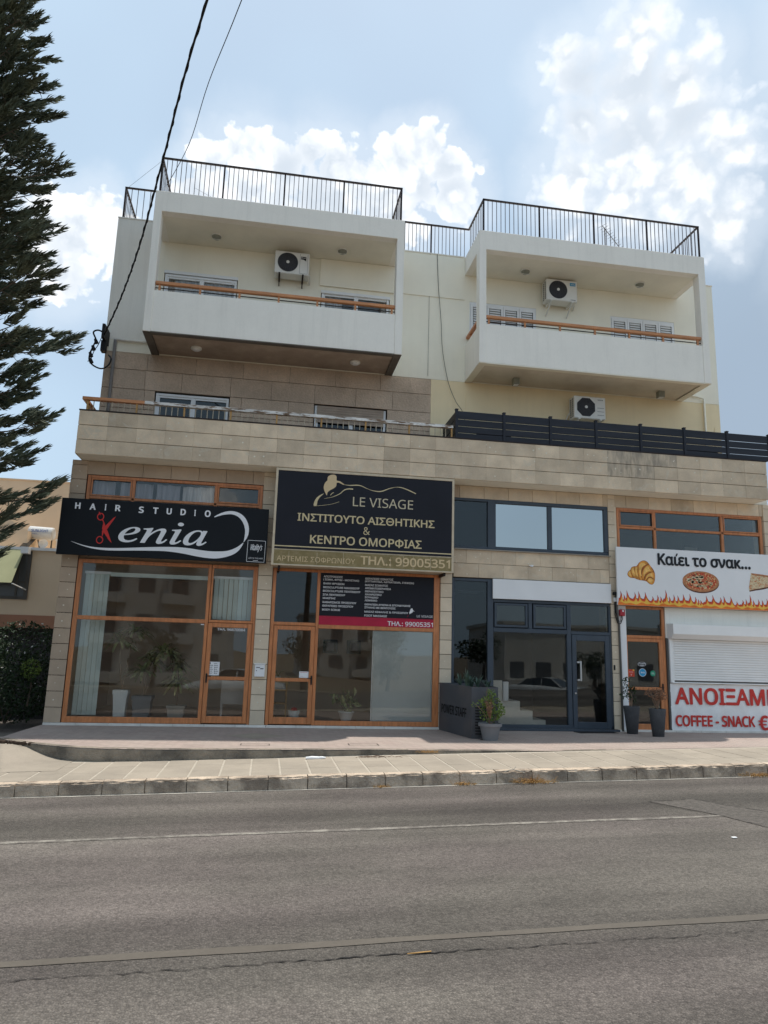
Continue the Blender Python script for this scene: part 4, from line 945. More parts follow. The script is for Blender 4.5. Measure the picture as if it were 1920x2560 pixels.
# bay 2
s3_ = frame_grid('shop_window', Wd, [(.072, .145, .0, 3.16), (1.00, 1.065, 0, 3.16), (3.505, 3.635, 0, 3.16), (.145, 1.00, 3.10, 3.16), (1.065, 3.505, 3.10, 3.16), (.145, 1.00, 1.985, 2.05), (1.065, 3.505, 1.94, 2.02), (1.065, 3.505, 0, .095)], .015, .09, label='varnished wood shop window under the service list with frosted right half')
pane(s3_, .145, 1.00, 2.05, 3.10, m='glass_d'); pane(s3_, 1.065, 3.505, .095, 1.94)
frm = MB(); frm.box(2.235, 3.5, .060, .066, .10, 1.935); frm.build('frosted_film', M['frost'], s3_)
fe2 = MB(); fe2.box(2.212, 2.228, .058, .07, .10, 1.935); fe2.build('blind_edge', M['alu_w'], s3_)
d2 = wood_door(.150, .995, 1.975, .965, 'varnished wood shop door beside the frosted window')
# bay 3: anthracite aluminium
A = M['alu_d']
s4_ = frame_grid('shop_window', A, [(3.90, 3.96, .9, 3.12), (3.96, 4.70, 3.06, 3.12), (4.70, 4.83, 0, 3.12), (4.83, 7.53, 2.63, 2.695), (4.83, 7.53, -.02, .07), (6.50, 6.60, .07, 2.63), (4.83, 6.50, 1.99, 2.085), (5.62, 5.71, 2.085, 2.63), (6.60, 7.50, 1.99, 2.06), (7.49, 7.545, -.02, 2.63), (3.96, 4.70, .0, .08)], .01, .10, label='anthracite framed shopfront glazing with two small top lights')
pane(s4_, 3.96, 4.70, .08, 3.06, .06, 'glass_d'); pane(s4_, 4.83, 6.50, .07, 1.99, .06); pane(s4_, 6.60, 7.49, 2.06, 2.63, .05)
for a, b in ((4.85, 5.60), (5.73, 6.48)):
    q = frame_grid('top_light', A, [(a, a + .05, 2.10, 2.615), (b - .05, b, 2.10, 2.615), (a + .05, b - .05, 2.10, 2.15), (a + .05, b - .05, 2.565, 2.615)], -.008, .03, parent=s4_, c=.004); pane(s4_, a + .05, b - .05, 2.15, 2.565, .02)
d3 = frame_grid('glass_door', A, [(6.61, 6.71, .0, 1.985), (7.38, 7.485, .0, 1.985), (6.71, 7.38, 1.86, 1.985), (6.71, 7.38, .0, .14)], .0, .07, label='anthracite framed glass door with long steel pull handle')
pane(d3, 6.71, 7.38, .14, 1.86, .03)
h = MB(); h.cbox(6.755, 6.79, -.075, -.05, 1.0, 1.42, .004); h.box(6.70, 6.79, -.05, -.0, 1.005, 1.04); h.box(6.70, 6.79, -.05, -.0, 1.38, 1.415); h.build('pull_handle', M['steel'], d3)
h = MB(); h.tube([(6.665, -.004, .74), (6.665, -.02, .74)], .018, 10); h.build('lock', M['steel'], d3)
s = MB(); s.cbox(4.84, 7.60, -.14, .0, -.04, .0, .004); s.build('door_threshold', A, bld)
s5_ = frame_grid('upper_window', A, [(3.86, 3.92, 3.77, 4.90), (3.92, 4.70, 4.84, 4.90), (3.92, 4.70, 3.77, 3.83), (4.70, 4.885, 3.77, 4.90), (4.885, 7.54, 4.82, 4.90), (4.885, 7.54, 3.77, 3.845), (6.10, 6.195, 3.845, 4.82), (7.445, 7.54, 3.845, 4.82)], .0, .09, label='anthracite framed upper window with two mirrored panes')
pane(s5_, 3.92, 4.70, 3.83, 4.84, .05, 'glass_d'); pane(s5_, 4.885, 6.10, 3.845, 4.82, .045, 'glass_m'); pane(s5_, 6.195, 7.445, 3.845, 4.82, .045, 'glass_m')
# stairs seen through the glazing
st = thing('staircase', 'pale concrete stair rising to the left behind the anthracite shop window', 'staircase', (5.4, .9, 0))
prof = [(6.154, .02), (6.154, .131), (5.86, .131), (5.86, .325), (5.571, .325), (5.571, .525), (5.292, .525), (5.292, .72), (5.0, .72), (4.9, .72), (4.9, .02)]
b = MB(); b.prism(prof, .45, 1.6); b.build('stair_flight', M['stair'], st); b = MB(); b.cbox(5.17, 5.29, .38, .449, .53, .935, .006); b.build('newel_panel', M['alu_w'], st)
b = MB(); b.cbox(4.05, 5.16, .42, .449, .72, .96, .004); b.build('balustrade_panel', M['stair'], st)
# bay 4: kiosk
s6_ = frame_grid('upper_window', Wd, [(7.755, 7.82, 3.30, 4.90), (11.36, 11.43, 3.3, 4.90), (7.82, 11.36, 4.84, 4.90), (7.82, 11.36, 4.42, 4.475), (8.66, 8.72, 3.3, 4.84), (10.36, 10.425, 3.3, 4.84)], .012, .085)
for a, b in ((7.82, 8.66), (8.72, 10.36), (10.425, 11.36)):
    pane(s6_, a, b, 4.475, 4.84, m='glass'); pane(s6_, a, b, 3.32, 4.42, m='glass')
frame_grid('casement_rim', Wd, [(7.825, 7.85, 4.48, 4.835), (8.63, 8.655, 4.48, 4.835), (7.85, 8.63, 4.48, 4.505), (7.85, 8.63, 4.81, 4.835)], .004, .02, parent=s6_, c=.003)
frame_grid('casement_rim', Wd, [(10.43, 10.455, 4.48, 4.835), (11.33, 11.355, 4.48, 4.835), (10.455, 11.33, 4.48, 4.505), (10.455, 11.33, 4.81, 4.835)], .004, .02, parent=s6_, c=.003)
w = MB()     # bright far openings of the mezzanine, their daylight put in as white panels
for i, (a, b, z0, z1) in enumerate([(10.1, 10.62, 3.75, 4.35), (10.72, 10.98, 3.8, 4.4), (11.05, 11.4, 3.9, 4.5), (9.4, 9.9, 3.5, 4.05)]): w.box(a, b, 2.6, 2.64, z0, z1)
w.build('bright_opening_panels', M['plastic_w'], bld)
w = MB(); w.cbox(7.705, 7.888, -.012, .05, -.06, 2.66, .004); w.build('white_side_panel', M['white_sheet'], bld)
s7_ = frame_grid('shop_window', Wd, [(8.755, 8.822, -.04, 2.66), (7.89, 8.755, 2.60, 2.66), (7.89, 8.755, 1.955, 2.02)], .01, .09)
pane(s7_, 7.89, 8.755, 2.02, 2.60, .05)
d4 = frame_grid('kiosk_door', Wd, [(7.89, 7.91, -.02, 1.95), (8.66, 8.752, -.02, 1.95), (7.91, 8.66, 1.88, 1.95), (7.91, 8.66, -.02, .12), (7.91, 8.66, .84, .90)], .0, .06, label='varnished wood kiosk door with round stickers')
pane(d4, 7.91, 8.66, .12, .84, .03); pane(d4, 7.91, 8.66, .90, 1.88, .03)
h = MB(); h.cbox(8.69, 8.72, -.02, .0, .80, .98, .003); h.tube([(8.705, -.01, .9), (8.705, -.05, .9), (8.62, -.05, .9)], .009, 6); h.build('door_handle', M['black'], d4)
w = MB(); w.box(8.87, 12.2, -.01, .10, -.07, 1.02); w.box(8.83, 12.2, -.01, .10, 1.02, 2.66); w.build('kiosk_wall', M['white'], bld)
w = MB(); w.box(8.826, 8.868, -.03, .09, -.07, 1.98); w.build('kiosk_reveal', M['conduit'], bld)
sh = thing('roller_shutter', 'closed white roller shutter with box above the red lettered banner', 'shutter', (10.5, -.1, 1.03))
b = MB(); b.add([(8.86, -.02, 2.30), (8.86, -.27, 2.29), (8.86, -.27, 2.07), (8.86, -.16, 1.965), (8.86, -.02, 1.965), (12.2, -.02, 2.30), (12.2, -.27, 2.29), (12.2, -.27, 2.07), (12.2, -.16, 1.965), (12.2, -.02, 1.965)],
                  [(0, 1, 2, 3, 4)[::-1], (5, 6, 7, 8, 9), (0, 5, 6, 1)[::-1], (1, 6, 7, 2)[::-1], (2, 7, 8, 3)[::-1], (3, 8, 9, 4)[::-1]]); b.build('shutter_box', M['shutter'], sh)
b = MB(); b.cbox(8.87, 8.955, -.075, -.012, 1.01, 1.964, .004); b.build('guide_rail', M['shutter'], sh)
for k in range(17):
    z = 1.06 + k * .053
    if z + .05 < 1.96: piece('shutter_slat', (3.2, .012, .047), (10.56, -.040 - .004 * (k % 2) * 0, z + .026), M['shutter'], sh, .005)
b = MB(); b.box(8.96, 12.15, -.055, -.02, 1.032, 1.056); b.build('bottom_rail', M['conduit'], sh)
b = MB(); b.cbox(8.90, 12.2, -.09, -.012, 1.005, 1.028, .003); b.build('sill_strip', M['shutter'], sh)

# ================================================================ SIGNS
GEO = {'swoosh': [[-3.89, 3.466], [-3.772, 3.431], [-3.622, 3.392], [-3.424, 3.366], [-3.178, 3.363], [-2.883, 3.378], [-2.438, 3.416], [-2.114, 3.438], [-1.861, 3.446], [-1.632, 3.436], [-1.426, 3.412], [-1.22, 3.396], [-1.04, 3.4], [-0.886, 3.418], [-0.76, 3.464], [-0.66, 3.523], [-0.561, 3.608], [-0.595, 3.521], [-0.654, 3.432], [-0.752, 3.353], [-0.903, 3.292], [-1.081, 3.255], [-1.261, 3.256], [-1.467, 3.278], [-1.673, 3.313], [-1.878, 3.339], [-2.107, 3.354], [-2.382, 3.348], [-2.681, 3.336], [-2.977, 3.321], [-3.223, 3.316], [-3.445, 3.334], [-3.645, 3.378], [-3.796, 3.427]], 'arc': [[-1.178, 4.108], [-1.094, 4.167], [-0.968, 4.223], [-0.838, 4.244], [-0.706, 4.222], [-0.596, 4.155], [-0.525, 4.064], [-0.478, 3.945], [-0.47, 3.823], [-0.49, 3.728], [-0.525, 3.659], [-0.561, 3.614], [-0.554, 3.657], [-0.545, 3.765], [-0.547, 3.873], [-0.586, 3.993], [-0.658, 4.097], [-0.754, 4.159], [-0.86, 4.178], [-0.989, 4.159], [-1.091, 4.126], [-1.162, 4.1]], 'sc1': [[-3.091, 4.002], [-3.137, 3.967], [-3.288, 3.78], [-3.326, 3.694], [-3.317, 3.577], [-3.34, 3.557], [-3.319, 3.548], [-3.298, 3.63], [-3.287, 3.675], [-3.234, 3.736], [-3.101, 3.975]], 'sc2': [[-3.121, 3.465], [-3.181, 3.519], [-3.309, 3.695], [-3.329, 3.746], [-3.316, 3.865], [-3.357, 3.934], [-3.336, 3.945], [-3.292, 3.853], [-3.27, 3.797], [-3.214, 3.687]], 'sc3': [[-3.425, 4.069], [-3.409, 4.078], [-3.382, 4.011], [-3.397, 4.01]], 'rings': [[-3.379, 3.98], [-3.353, 3.515], [-3.384, 4.03], [-3.358, 3.569]], 'enia': [-3.009, -1.292, 3.491, 3.949], 'hair': [['H', -3.883, -3.78, 4.114, 4.242], ['A', -3.607, -3.489, 4.11, 4.241], ['I', -3.32, -3.29, 4.111, 4.24], ['R', -3.121, -3.016, 4.109, 4.238], ['S', -2.667, -2.567, 4.098, 4.233], ['T', -2.392, -2.286, 4.098, 4.23], ['U', -2.126, -2.024, 4.101, 4.231], ['D', -1.853, -1.746, 4.101, 4.232], ['I', -1.581, -1.55, 4.098, 4.228], ['O', -1.374, -1.255, 4.092, 4.232]], 'vbox': [[-0.473, 3.661], [-0.118, 3.658], [-0.126, 3.223], [-0.479, 3.225]], 'vtxt': [-0.413, -0.175, 3.423, 3.588], 'vlife': [-0.441, -0.156, 3.282, 3.311], 'head': [[1.077, 4.977], [1.081, 5.044], [1.119, 5.085], [1.183, 5.104], [1.239, 5.098], [1.266, 5.057], [1.269, 4.985], [1.332, 4.975], [1.427, 4.917], [1.456, 4.898], [1.405, 4.904], [1.322, 4.939], [1.271, 4.933], [1.27, 4.895], [1.254, 4.847], [1.195, 4.8], [1.132, 4.761], [1.088, 4.713], [1.079, 4.653], [1.042, 4.71], [1.011, 4.784], [1.008, 4.854], [1.029, 4.915], [1.059, 4.957]], 'st1': [[1.428, 4.906], [1.545, 4.897], [1.685, 4.91], [1.779, 4.905], [1.897, 4.86], [2.016, 4.82], [2.158, 4.805], [2.252, 4.823], [2.393, 4.885], [2.534, 4.923], [2.654, 4.919], [2.798, 4.875], [2.962, 4.808]], 'st2': [[1.62, 4.821], [1.524, 4.821], [1.433, 4.787], [1.354, 4.711], [1.252, 4.653], [1.162, 4.616], [1.025, 4.584]], 'cres': [[1.02, 4.694], [0.908, 4.631], [0.843, 4.549], [0.817, 4.466], [0.822, 4.412], [0.878, 4.43], [0.89, 4.517], [0.932, 4.602]], 'st3': [[0.822, 4.412], [1.008, 4.44], [1.191, 4.477], [1.343, 4.536]], 'st4': [[1.153, 4.66], [1.181, 4.7], [1.219, 4.724]], 'levis': [1.627, 2.907, 4.46, 4.658], 'inst': [0.497, 3.378, 4.087, 4.254], 'amp': [1.868, 2.005, 3.869, 4.031], 'kent': [0.773, 3.109, 3.632, 3.812], 'art': [0.122, 1.717, 3.248, 3.356], 'til': [1.825, 3.722, 3.246, 3.43], 's2lines': [[0.065, 3.535], [3.754, 3.562], [0.065, 3.469], [0.048, 3.176], [0.049, 5.132]], 'svc': [['ΑΠΟΤΡΙΧΩΣΕΙΣ', 1.127, 1.53, 3.001, 3.044], ['( ΣΩΜΑ, ΦΡΥΔΙ - ΜΟΥΣΤΑΚΙ)', 1.124, 1.878, 2.934, 2.98], ['ΒΑΦΗ ΦΡΥΔΙΩΝ', 1.128, 1.566, 2.856, 2.898], ['BIOSCULPTURE ΜΑΝΙΚΙΟΥΡ', 1.128, 1.891, 2.776, 2.818], ['BIOSCULPTURE ΠΕΝΤΙΚΙΟΥΡ', 1.125, 1.912, 2.7, 2.742], ['ΣΠΑ ΠΕΝΤΙΚΙΟΥΡ', 1.124, 1.592, 2.622, 2.664], ['ΜΑΚΙΓΙΑΖ', 1.128, 1.392, 2.552, 2.592], ['ΚΑΘΑΡΙΣΜΟΣ ΠΡΟΣΩΠΟΥ', 1.127, 1.835, 2.466, 2.508], ['ΘΕΡΑΠΕΙΕΣ ΠΡΟΣΩΠΟΥ', 1.124, 1.776, 2.391, 2.433], ['BODY SCRUB', 1.125, 1.496, 2.312, 2.352], ['ΘΕΡΑΠΕΙΕΣ ΣΩΜΑΤΟΣ', 2.01, 2.614, 2.994, 3.037], ['(ΚΥΤΤΑΡΙΤΙΔΑ, ΑΔΥΝΑΤΙΣΜΑ, ΣΥΣΦΙΞΗ)', 2.006, 3.064, 2.932, 2.978], ['ΜΑΣΑΖ ΣΩΜΑΤΟΣ', 2.01, 2.502, 2.859, 2.901], ['ΑΡΩΜΑΤΟΘΕΡΑΠΕΙΑ', 2.011, 2.569, 2.792, 2.834], ['ΘΕΡΑΠΕΥΤΙΚΟ', 2.013, 2.406, 2.726, 2.766], ['ΧΑΛΑΡΩΤΙΚΟ', 2.012, 2.367, 2.662, 2.702], ['ΣΟΥΗΔΙΚΟ', 2.012, 2.298, 2.601, 2.64], ['ΛΕΜΦΙΚΟ', 2.012, 2.277, 2.536, 2.577], ['ΘΕΡΑΠΕΙΑ ΑΥΧΕΝΑ & ΣΠΟΝΔΥΛΙΚΗΣ', 2.013, 2.999, 2.452, 2.492], ['ΣΤΗΛΗΣ ΜΕ ΒΕΝΤΟΥΖΕΣ', 2.013, 2.679, 2.388, 2.428], ['ΜΑΣΑΖ ΚΕΦΑΛΗΣ & ΠΡΟΣΩΠΟΥ', 2.015, 2.952, 2.301, 2.341], ['FOOT MASSAGE', 2.016, 2.496, 2.218, 2.261], ['LE VISAGE', 3.141, 3.49, 2.24, 2.289], ['ΤΗΛ.: 99005351', 2.512, 3.493, 2.042, 2.139]], 'svchead': [[2.985, 2.358], [3.0, 2.405], [3.023, 2.424], [3.047, 2.418], [3.055, 2.384], [3.098, 2.358], [3.056, 2.364], [3.041, 2.333], [3.002, 2.316], [2.987, 2.297], [2.975, 2.335]], 'svcst': [[2.964, 2.285], [2.944, 2.263], [2.938, 2.235]], 'svcpanel': [[1.043, 3.086], [3.509, 3.08], [1.053, 2.206], [3.514, 2.202], [1.039, 2.012], [3.517, 2.02]], 'kai': [8.595, 10.899, 3.588, 3.86], 'cro': [[7.857, 3.351], [7.887, 3.416], [7.933, 3.449], [7.958, 3.503], [8.026, 3.534], [8.087, 3.541], [8.143, 3.617], [8.224, 3.668], [8.303, 3.672], [8.369, 3.628], [8.423, 3.556], [8.477, 3.495], [8.512, 3.423], [8.522, 3.339], [8.51, 3.233], [8.472, 3.158], [8.415, 3.141], [8.349, 3.174], [8.316, 3.204], [8.25, 3.222], [8.16, 3.228], [8.082, 3.246], [8.015, 3.27], [7.937, 3.271], [7.882, 3.3]], 'lobes': [[[7.862, 3.351], [7.893, 3.416], [7.935, 3.439], [7.942, 3.397], [7.972, 3.304], [7.993, 3.278], [7.937, 3.275], [7.885, 3.304]], [[7.944, 3.439], [7.962, 3.499], [8.026, 3.527], [8.03, 3.464], [8.053, 3.36], [8.075, 3.256], [8.009, 3.278], [7.967, 3.356]], [[8.039, 3.465], [8.037, 3.528], [8.087, 3.539], [8.116, 3.532], [8.104, 3.404], [8.138, 3.238], [8.082, 3.252], [8.052, 3.339]], [[8.124, 3.542], [8.154, 3.618], [8.228, 3.664], [8.314, 3.664], [8.369, 3.617], [8.241, 3.537], [8.191, 3.429], [8.182, 3.324], [8.205, 3.23], [8.151, 3.234], [8.12, 3.363]], [[8.391, 3.597], [8.444, 3.515], [8.486, 3.443], [8.383, 3.417], [8.278, 3.349], [8.227, 3.231], [8.204, 3.304], [8.225, 3.431], [8.286, 3.529]], [[8.496, 3.422], [8.517, 3.339], [8.507, 3.264], [8.434, 3.314], [8.343, 3.299], [8.295, 3.234], [8.261, 3.233], [8.299, 3.329], [8.393, 3.401]], [[8.504, 3.243], [8.473, 3.164], [8.415, 3.145], [8.349, 3.18], [8.312, 3.208], [8.354, 3.279], [8.433, 3.293]]], 'slice': [[10.901, 3.51], [11.19, 3.488], [11.475, 3.459], [11.727, 3.308], [11.408, 3.229], [11.165, 3.18], [10.997, 3.147], [10.828, 3.108], [10.821, 3.172], [10.855, 3.313]], 'sliceb': [[10.823, 3.14], [10.998, 3.169], [11.168, 3.215], [11.46, 3.275], [11.727, 3.308], [11.406, 3.203], [11.163, 3.143], [10.994, 3.115], [10.833, 3.081]], 'pizza': [9.633, 3.261, 0.449, 0.234], 'peaks': [[7.691, 2.969], [7.766, 2.889], [7.836, 2.985], [8.025, 2.951], [8.115, 2.976], [8.272, 2.967], [8.448, 2.874], [8.567, 2.91], [8.64, 2.882], [8.768, 3.03], [8.849, 2.89], [8.96, 2.93], [9.055, 2.92], [9.19, 2.956], [9.351, 2.967], [9.485, 2.909], [9.551, 2.855], [9.608, 2.836], [9.752, 2.941], [9.911, 2.964], [10.104, 2.923], [10.187, 2.95], [10.357, 2.944], [10.502, 2.839], [10.653, 2.883], [10.734, 2.901], [10.843, 3.002], [10.917, 2.887], [11.049, 2.91], [11.143, 2.896], [11.264, 2.933]], 'anoi': [8.962, 11.21, 0.519, 0.889], 'coffee': [8.945, 10.857, 0.09, 0.316], 'tel1': [-1.029, -0.403, 1.8, 1.861], 'power': 0}
# hair studio sign
y = -.30; t = thing('shop_sign', 'black hair studio sign with red scissors and white swoosh', 'sign', (-2.12, y, 3.76), 'shop signs over the windows')
b = MB(); b.cbox(-4.14, -.084, y, y + .06, 3.2, 4.325, .004); b.build('sign_panel', M['sign_black'], t)
b = MB()
for c, x0, x1, z0, z1 in GEO['hair']:
    text_mb(b, c, (x0, x1, z0, z1), y, .06)
b.build('small_lettering', M['white_ink'], t)
b = MB(); text_mb(b, '𝑒𝑛𝑖𝑎', GEO['enia'], y, .015, font=F_MATH); b.build('name_lettering', M['white_ink'], t)
b = MB(); flat(b, smooth_poly(GEO['swoosh'], 3), y); flat(b, smooth_poly(GEO['arc'], 3), y, .0036); b.build('swoosh', M['white_ink'], t)
b = MB(); [flat(b, GEO[k], y, .003 + .0006 * i) for i, k in enumerate(('sc1', 'sc2', 'sc3'))]
for i in (0, 1): c = GEO['rings'][i]; ring(b, c, .068, .018, y, 20, .005, 1.15)
disc(b, (GEO['sc1'][3][0] + .03, GEO['sc1'][3][1] + .02), .022, y, 12, .0058); b.build('scissors_emblem', M['red_ink'], t)
b = MB(); q = GEO['vbox']; [stroke(b, [q[i], q[(i + 1) % 4]], .008, y) for i in range(4)]
vx0, vx1, vz0, vz1 = GEO['vtxt']; text_mb(b, "Vitality's", (vx0, vx1, vz0, vz1), y, .012, font=F_MATH, shear=.5); lx0, lx1, lz0, lz1 = GEO['vlife']; text_mb(b, 'LIFE IN THE HAIR', (lx0, lx1, lz0, lz1), y)
b.box(-.35, -.25, y - .003, y - .001, lz0 - .035, lz0 - .028); b.build('corner_logo', M['white_ink'], t)
for x in (-3.6, -2.2, -.8):
    b = MB(); b.box(x - .015, x + .015, y + .06, .01, 3.22, 3.25); b.box(x - .015, x + .015, y + .06, .01, 4.24, 4.27); b.build('bracket', M['iron'], t)
# beauty sign
y = -.50; t = thing('shop_sign', 'large dark beauty salon sign with gold lettering and woman silhouette', 'sign', (1.9, y, 3.17), 'shop signs over the windows')
b = MB(); b.box(.03, 3.79, y + .012, y + .26, 3.175, 5.165); b.build('sign_box', M['sign_cream'], t)
b = MB(); b.cbox(.015, .062, y - .006, y + .26, 3.16, 5.18, .004); b.cbox(3.752, 3.80, y - .006, y + .26, 3.16, 5.18, .004); b.cbox(.062, 3.752, y - .006, y + .26, 5.13, 5.18, .004); b.cbox(.062, 3.752, y - .006, y + .26, 3.16, 3.19, .004); b.build('sign_frame', M['sign_cream'], t)
b = MB(); b.box(.062, 3.752, y + .004, y + .011, 3.50, 5.13); b.build('sign_face', M['sign_navy'], t)
b = MB(); b.box(.062, 3.752, y + .004, y + .011, 3.19, 3.478); b.build('gold_band', M['sign_gold'], t)
b = MB(); b.box(.062, 3.752, y + .0005, y + .003, 3.545, 3.567); b.build('gold_line', M['gold_ink'], t)
y2 = y + .004
b = MB()
for xk in (.36, .93, 1.47, 1.99, 2.45, 2.72, 2.93, 3.3): b.box(xk, xk + .006, y + .002, y + .0035, 3.19 + random.uniform(0, .05), 3.478 - random.uniform(0, .08))
b.build('band_cracks', M['sign_cream'], t, kind='stuff')
b = MB(); flat(b, smooth_poly(GEO['head'], 2), y2); b.build('silhouette', M['tan_ink'], t)
b = MB(); stroke(b, GEO['st1'], lambda q: .006 + .016 * abs(sin(q * 8.5)), y2); stroke(b, GEO['st2'], lambda q: .024 * (1 - q) + .004, y2); flat(b, smooth_poly(GEO['cres'], 2), y2); stroke(b, GEO['st3'], .006, y2); stroke(b, GEO['st4'], .014, y2); b.build('body_line', M['gold_ink'], t)
b = MB(); text_mb(b, 'LE VISAGE', GEO['levis'], y2, -.006); b.build('name_lettering', M['pale_ink'], t)
b = MB(); text_mb(b, 'ΙΝΣΤΙΤΟΥΤΟ ΑΙΣΘΗΤΙΚΗΣ', GEO['inst'], y2, .03); text_mb(b, 'ΚΕΝΤΡΟ ΟΜΟΡΦΙΑΣ', GEO['kent'], y2, .03); text_mb(b, '&', GEO['amp'], y2, 0); b.build('greek_lettering', M['gold_ink'], t)
b = MB(); text_mb(b, 'ΑΡΤΕΜΙΣ ΣΟΦΡΩΝΙΟΥ', GEO['art'], y2, -.008); b.build('owner_lettering', M['tan_ink'], t)
b = MB(); text_mb(b, 'ΤΗΛ.: 99005351', GEO['til'], y2, .035); b.build('phone_lettering', M['tan_ink'], t)
for x in (.18, 3.62): b = MB(); b.box(x - .02, x + .02, y + .05, .01, 3.10, 3.16); b.build('bracket', M['iron'], t)
# service list stuck in the transom pane
y = -.0; t = thing('service_board', 'dark service list with crimson phone band in the transom above the frosted window', 'board', (2.28, .03, 2.02))
b = MB(); b.box(1.066, 3.504, .02, .05, 2.205, 3.099); b.build('board_face', M['sign_navy'], t)
b = MB(); b.box(1.066, 3.504, .018, .05, 2.021, 2.19); b.box(1.066, 3.504, .019, .05, 2.193, 2.204); b.build('crimson_band', M['crimson'], t)
b = MB()
for s_, x0, x1, z0, z1 in GEO['svc']: text_mb(b, s_, (x0, x1, z0, z1), .018 if 'ΤΗΛ' in s_ else .019, 0 if s_ == 'LE VISAGE' else .03, thick=.002)
b.build('lettering', M['white_ink'], t)
b = MB(); flat(b, smooth_poly(GEO['svchead'], 2), .019); b.build('silhouette', M['white_ink'], t); b = MB(); stroke(b, GEO['svcst'], .006, .019); b.build('crimson_stroke', M['crimson'], t)
# blank white board
t = thing('blank_sign', 'blank white sign board above the anthracite shopfront', 'sign', (6.17, -.04, 2.70))
b = MB(); b.cbox(4.80, 7.535, -.055, -.012, 2.70, 3.128, .004); b.build('board_panel', M['white_sheet'], t)
# snack sign
y = -.20; t = thing('shop_sign', 'white snack bar sign with croissant, pizza and a row of flames', 'sign', (9.8, y, 2.66), 'shop signs over the windows')
b = MB(); b.cbox(7.61, 12.1, y, y + .05, 2.66, 3.955, .003); b.build('sign_panel', M['white_sheet'], t)
b = MB(); text_mb(b, 'Καιει το σνακ...', GEO['kai'], y, .05, thick=.010); kx0, kx1, kz0, kz1 = GEO['kai']; kx = kx0 + .20 * (kx1 - kx0); flat(b, [(kx - .02, kz1 - .055), (kx + .012, kz1 - .055), (kx + .045, kz1 + .01), (kx + .005, kz1 + .01)], y, .011); b.build('greek_lettering', M['black_ink'], t)
b = MB(); flat(b, smooth_poly(GEO['cro'], 2), y, .002); b.build('croissant_outline', M['amber3'], t)
b1, b2 = MB(), MB()
for L_ in GEO['lobes']:
    p = smooth_poly(L_, 3); cxx = sum(a for a, _ in p) / len(p); czz = sum(c for _, c in p) / len(p)
    flat(b1, [(cxx + (a - cxx) * .96, czz + (c - czz) * .96) for a, c in p], y, .003); flat(b2, [(cxx + (a - cxx) * .62 - .006, czz + (c - czz) * .66 + .014) for a, c in p], y, .004)
b1.build('croissant_lobes', M['amber1'], t); b2.build('croissant_shine', M['amber2'], t)
px, pz, prx, prz = GEO['pizza']
def ell(mb, cx, cz, rx, rz, th, n=36, wob_=0): return flat(mb, [(cx + rx * cos(2 * pi * i / n) * (1 + random.uniform(-wob_, wob_)), cz + rz * sin(2 * pi * i / n) * (1 + random.uniform(-wob_, wob_))) for i in range(n)], y, th)
b = MB(); ell(b, px, pz - .028, prx, prz, .002); b.build('pizza_base', M['crust_d'], t); b = MB(); ell(b, px, pz, prx, prz, .003, 40, .01); b.build('pizza_crust', M['crust'], t)
b = MB(); ell(b, px, pz + .006, prx * .86, prz * .84, .004, 40, .02); b.build('pizza_sauce', M['sauce'], t)
b = MB()
for i in range(26): a = random.random() * 6.28; r = .75 * math.sqrt(random.random()); ell(b, px + prx * r * cos(a), pz + .006 + prz * r * sin(a), .045 * random.uniform(.6, 1.5), .022 * random.uniform(.6, 1.4), .005, 9, .2)
b.build('pizza_cheese', M['cheese'], t)
b = MB()
for i in range(13): a = random.random() * 6.28; r = .72 * math.sqrt(random.random()); ell(b, px + prx * r * cos(a), pz + .006 + prz * r * sin(a), .026, .012, .006, 7, .3)
b.build('pizza_basil', M['green'], t)
b = MB(); flat(b, GEO['sliceb'], y, .002); b.build('slice_base', M['crust_d'], t); b = MB(); flat(b, GEO['slice'], y, .003); b.build('slice_top', M['cheese'], t)
sx0 = GEO['slice'][0][0]; b = MB()
for i in range(12): ell(b, sx0 + random.uniform(.03, .35), GEO['slice'][4][1] + random.uniform(.02, .18), .02, .009, .005, 7, .3)
b.build('slice_topping', M['sauce'], t); b = MB(); flat(b, [GEO['slice'][0], GEO['slice'][1], GEO['slice'][2], (GEO['slice'][2][0], GEO['slice'][2][1] - .04), (GEO['slice'][0][0] + .02, GEO['slice'][0][1] - .045)], y, .004); b.build('slice_crust', M['crust'], t)
def flames(peaks, base, k, lean):
    """outline of tongues from peak list, closed along the base"""
    top = []; n = len(peaks)
    for i, (x, z) in enumerate(peaks):
        h = (z - base) * k; xl = (peaks[i - 1][0] + x) / 2 if i else x - .06; xr = (x + peaks[i + 1][0]) / 2 if i < n - 1 else x + .06
        top += [(xl + .005, base + h * .42), (xl + (x - xl) * .45, base + h * .40), (x - .012, base + h * .66), (x + lean, base + h), (x + .022, base + h * .68), (x + (xr - x) * .55, base + h * .46)]
    return top
pk = [p for p in GEO['peaks']]
while pk[-1][0] < 12.0: pk.append((pk[-1][0] + random.choice((.07, .1, .13, .17)), 2.66 + random.choice((.17, .22, .26, .32))))
base = 2.70
def fl(k, m, nm, th, dz=0, x0=7.613, x1=12.09, lo=2.662):
    pts = flames(pk, base, k, -.012); pts = [(min(max(a, x0), x1), c + dz) for a, c in pts]
    b = MB(); flat(b, [(x0, lo)] + [(x1, lo)] + pts[::-1], y, th); b.build(nm, M[m], t)
fl(1.03, 'flame_l', 'flame_outline', .0015, .004); fl(.97, 'flame_r', 'flame_tongues', .0025)
pk = [(a + .015, base + (c - base) * .82) for a, c in pk]; fl(.86, 'flame_o', 'flame_orange', .0035, -.01)
pk = [(a, base + (c - base) * .9) for a, c in pk[::1]]; fl(.78, 'flame_y', 'flame_yellow', .0045, -.012)
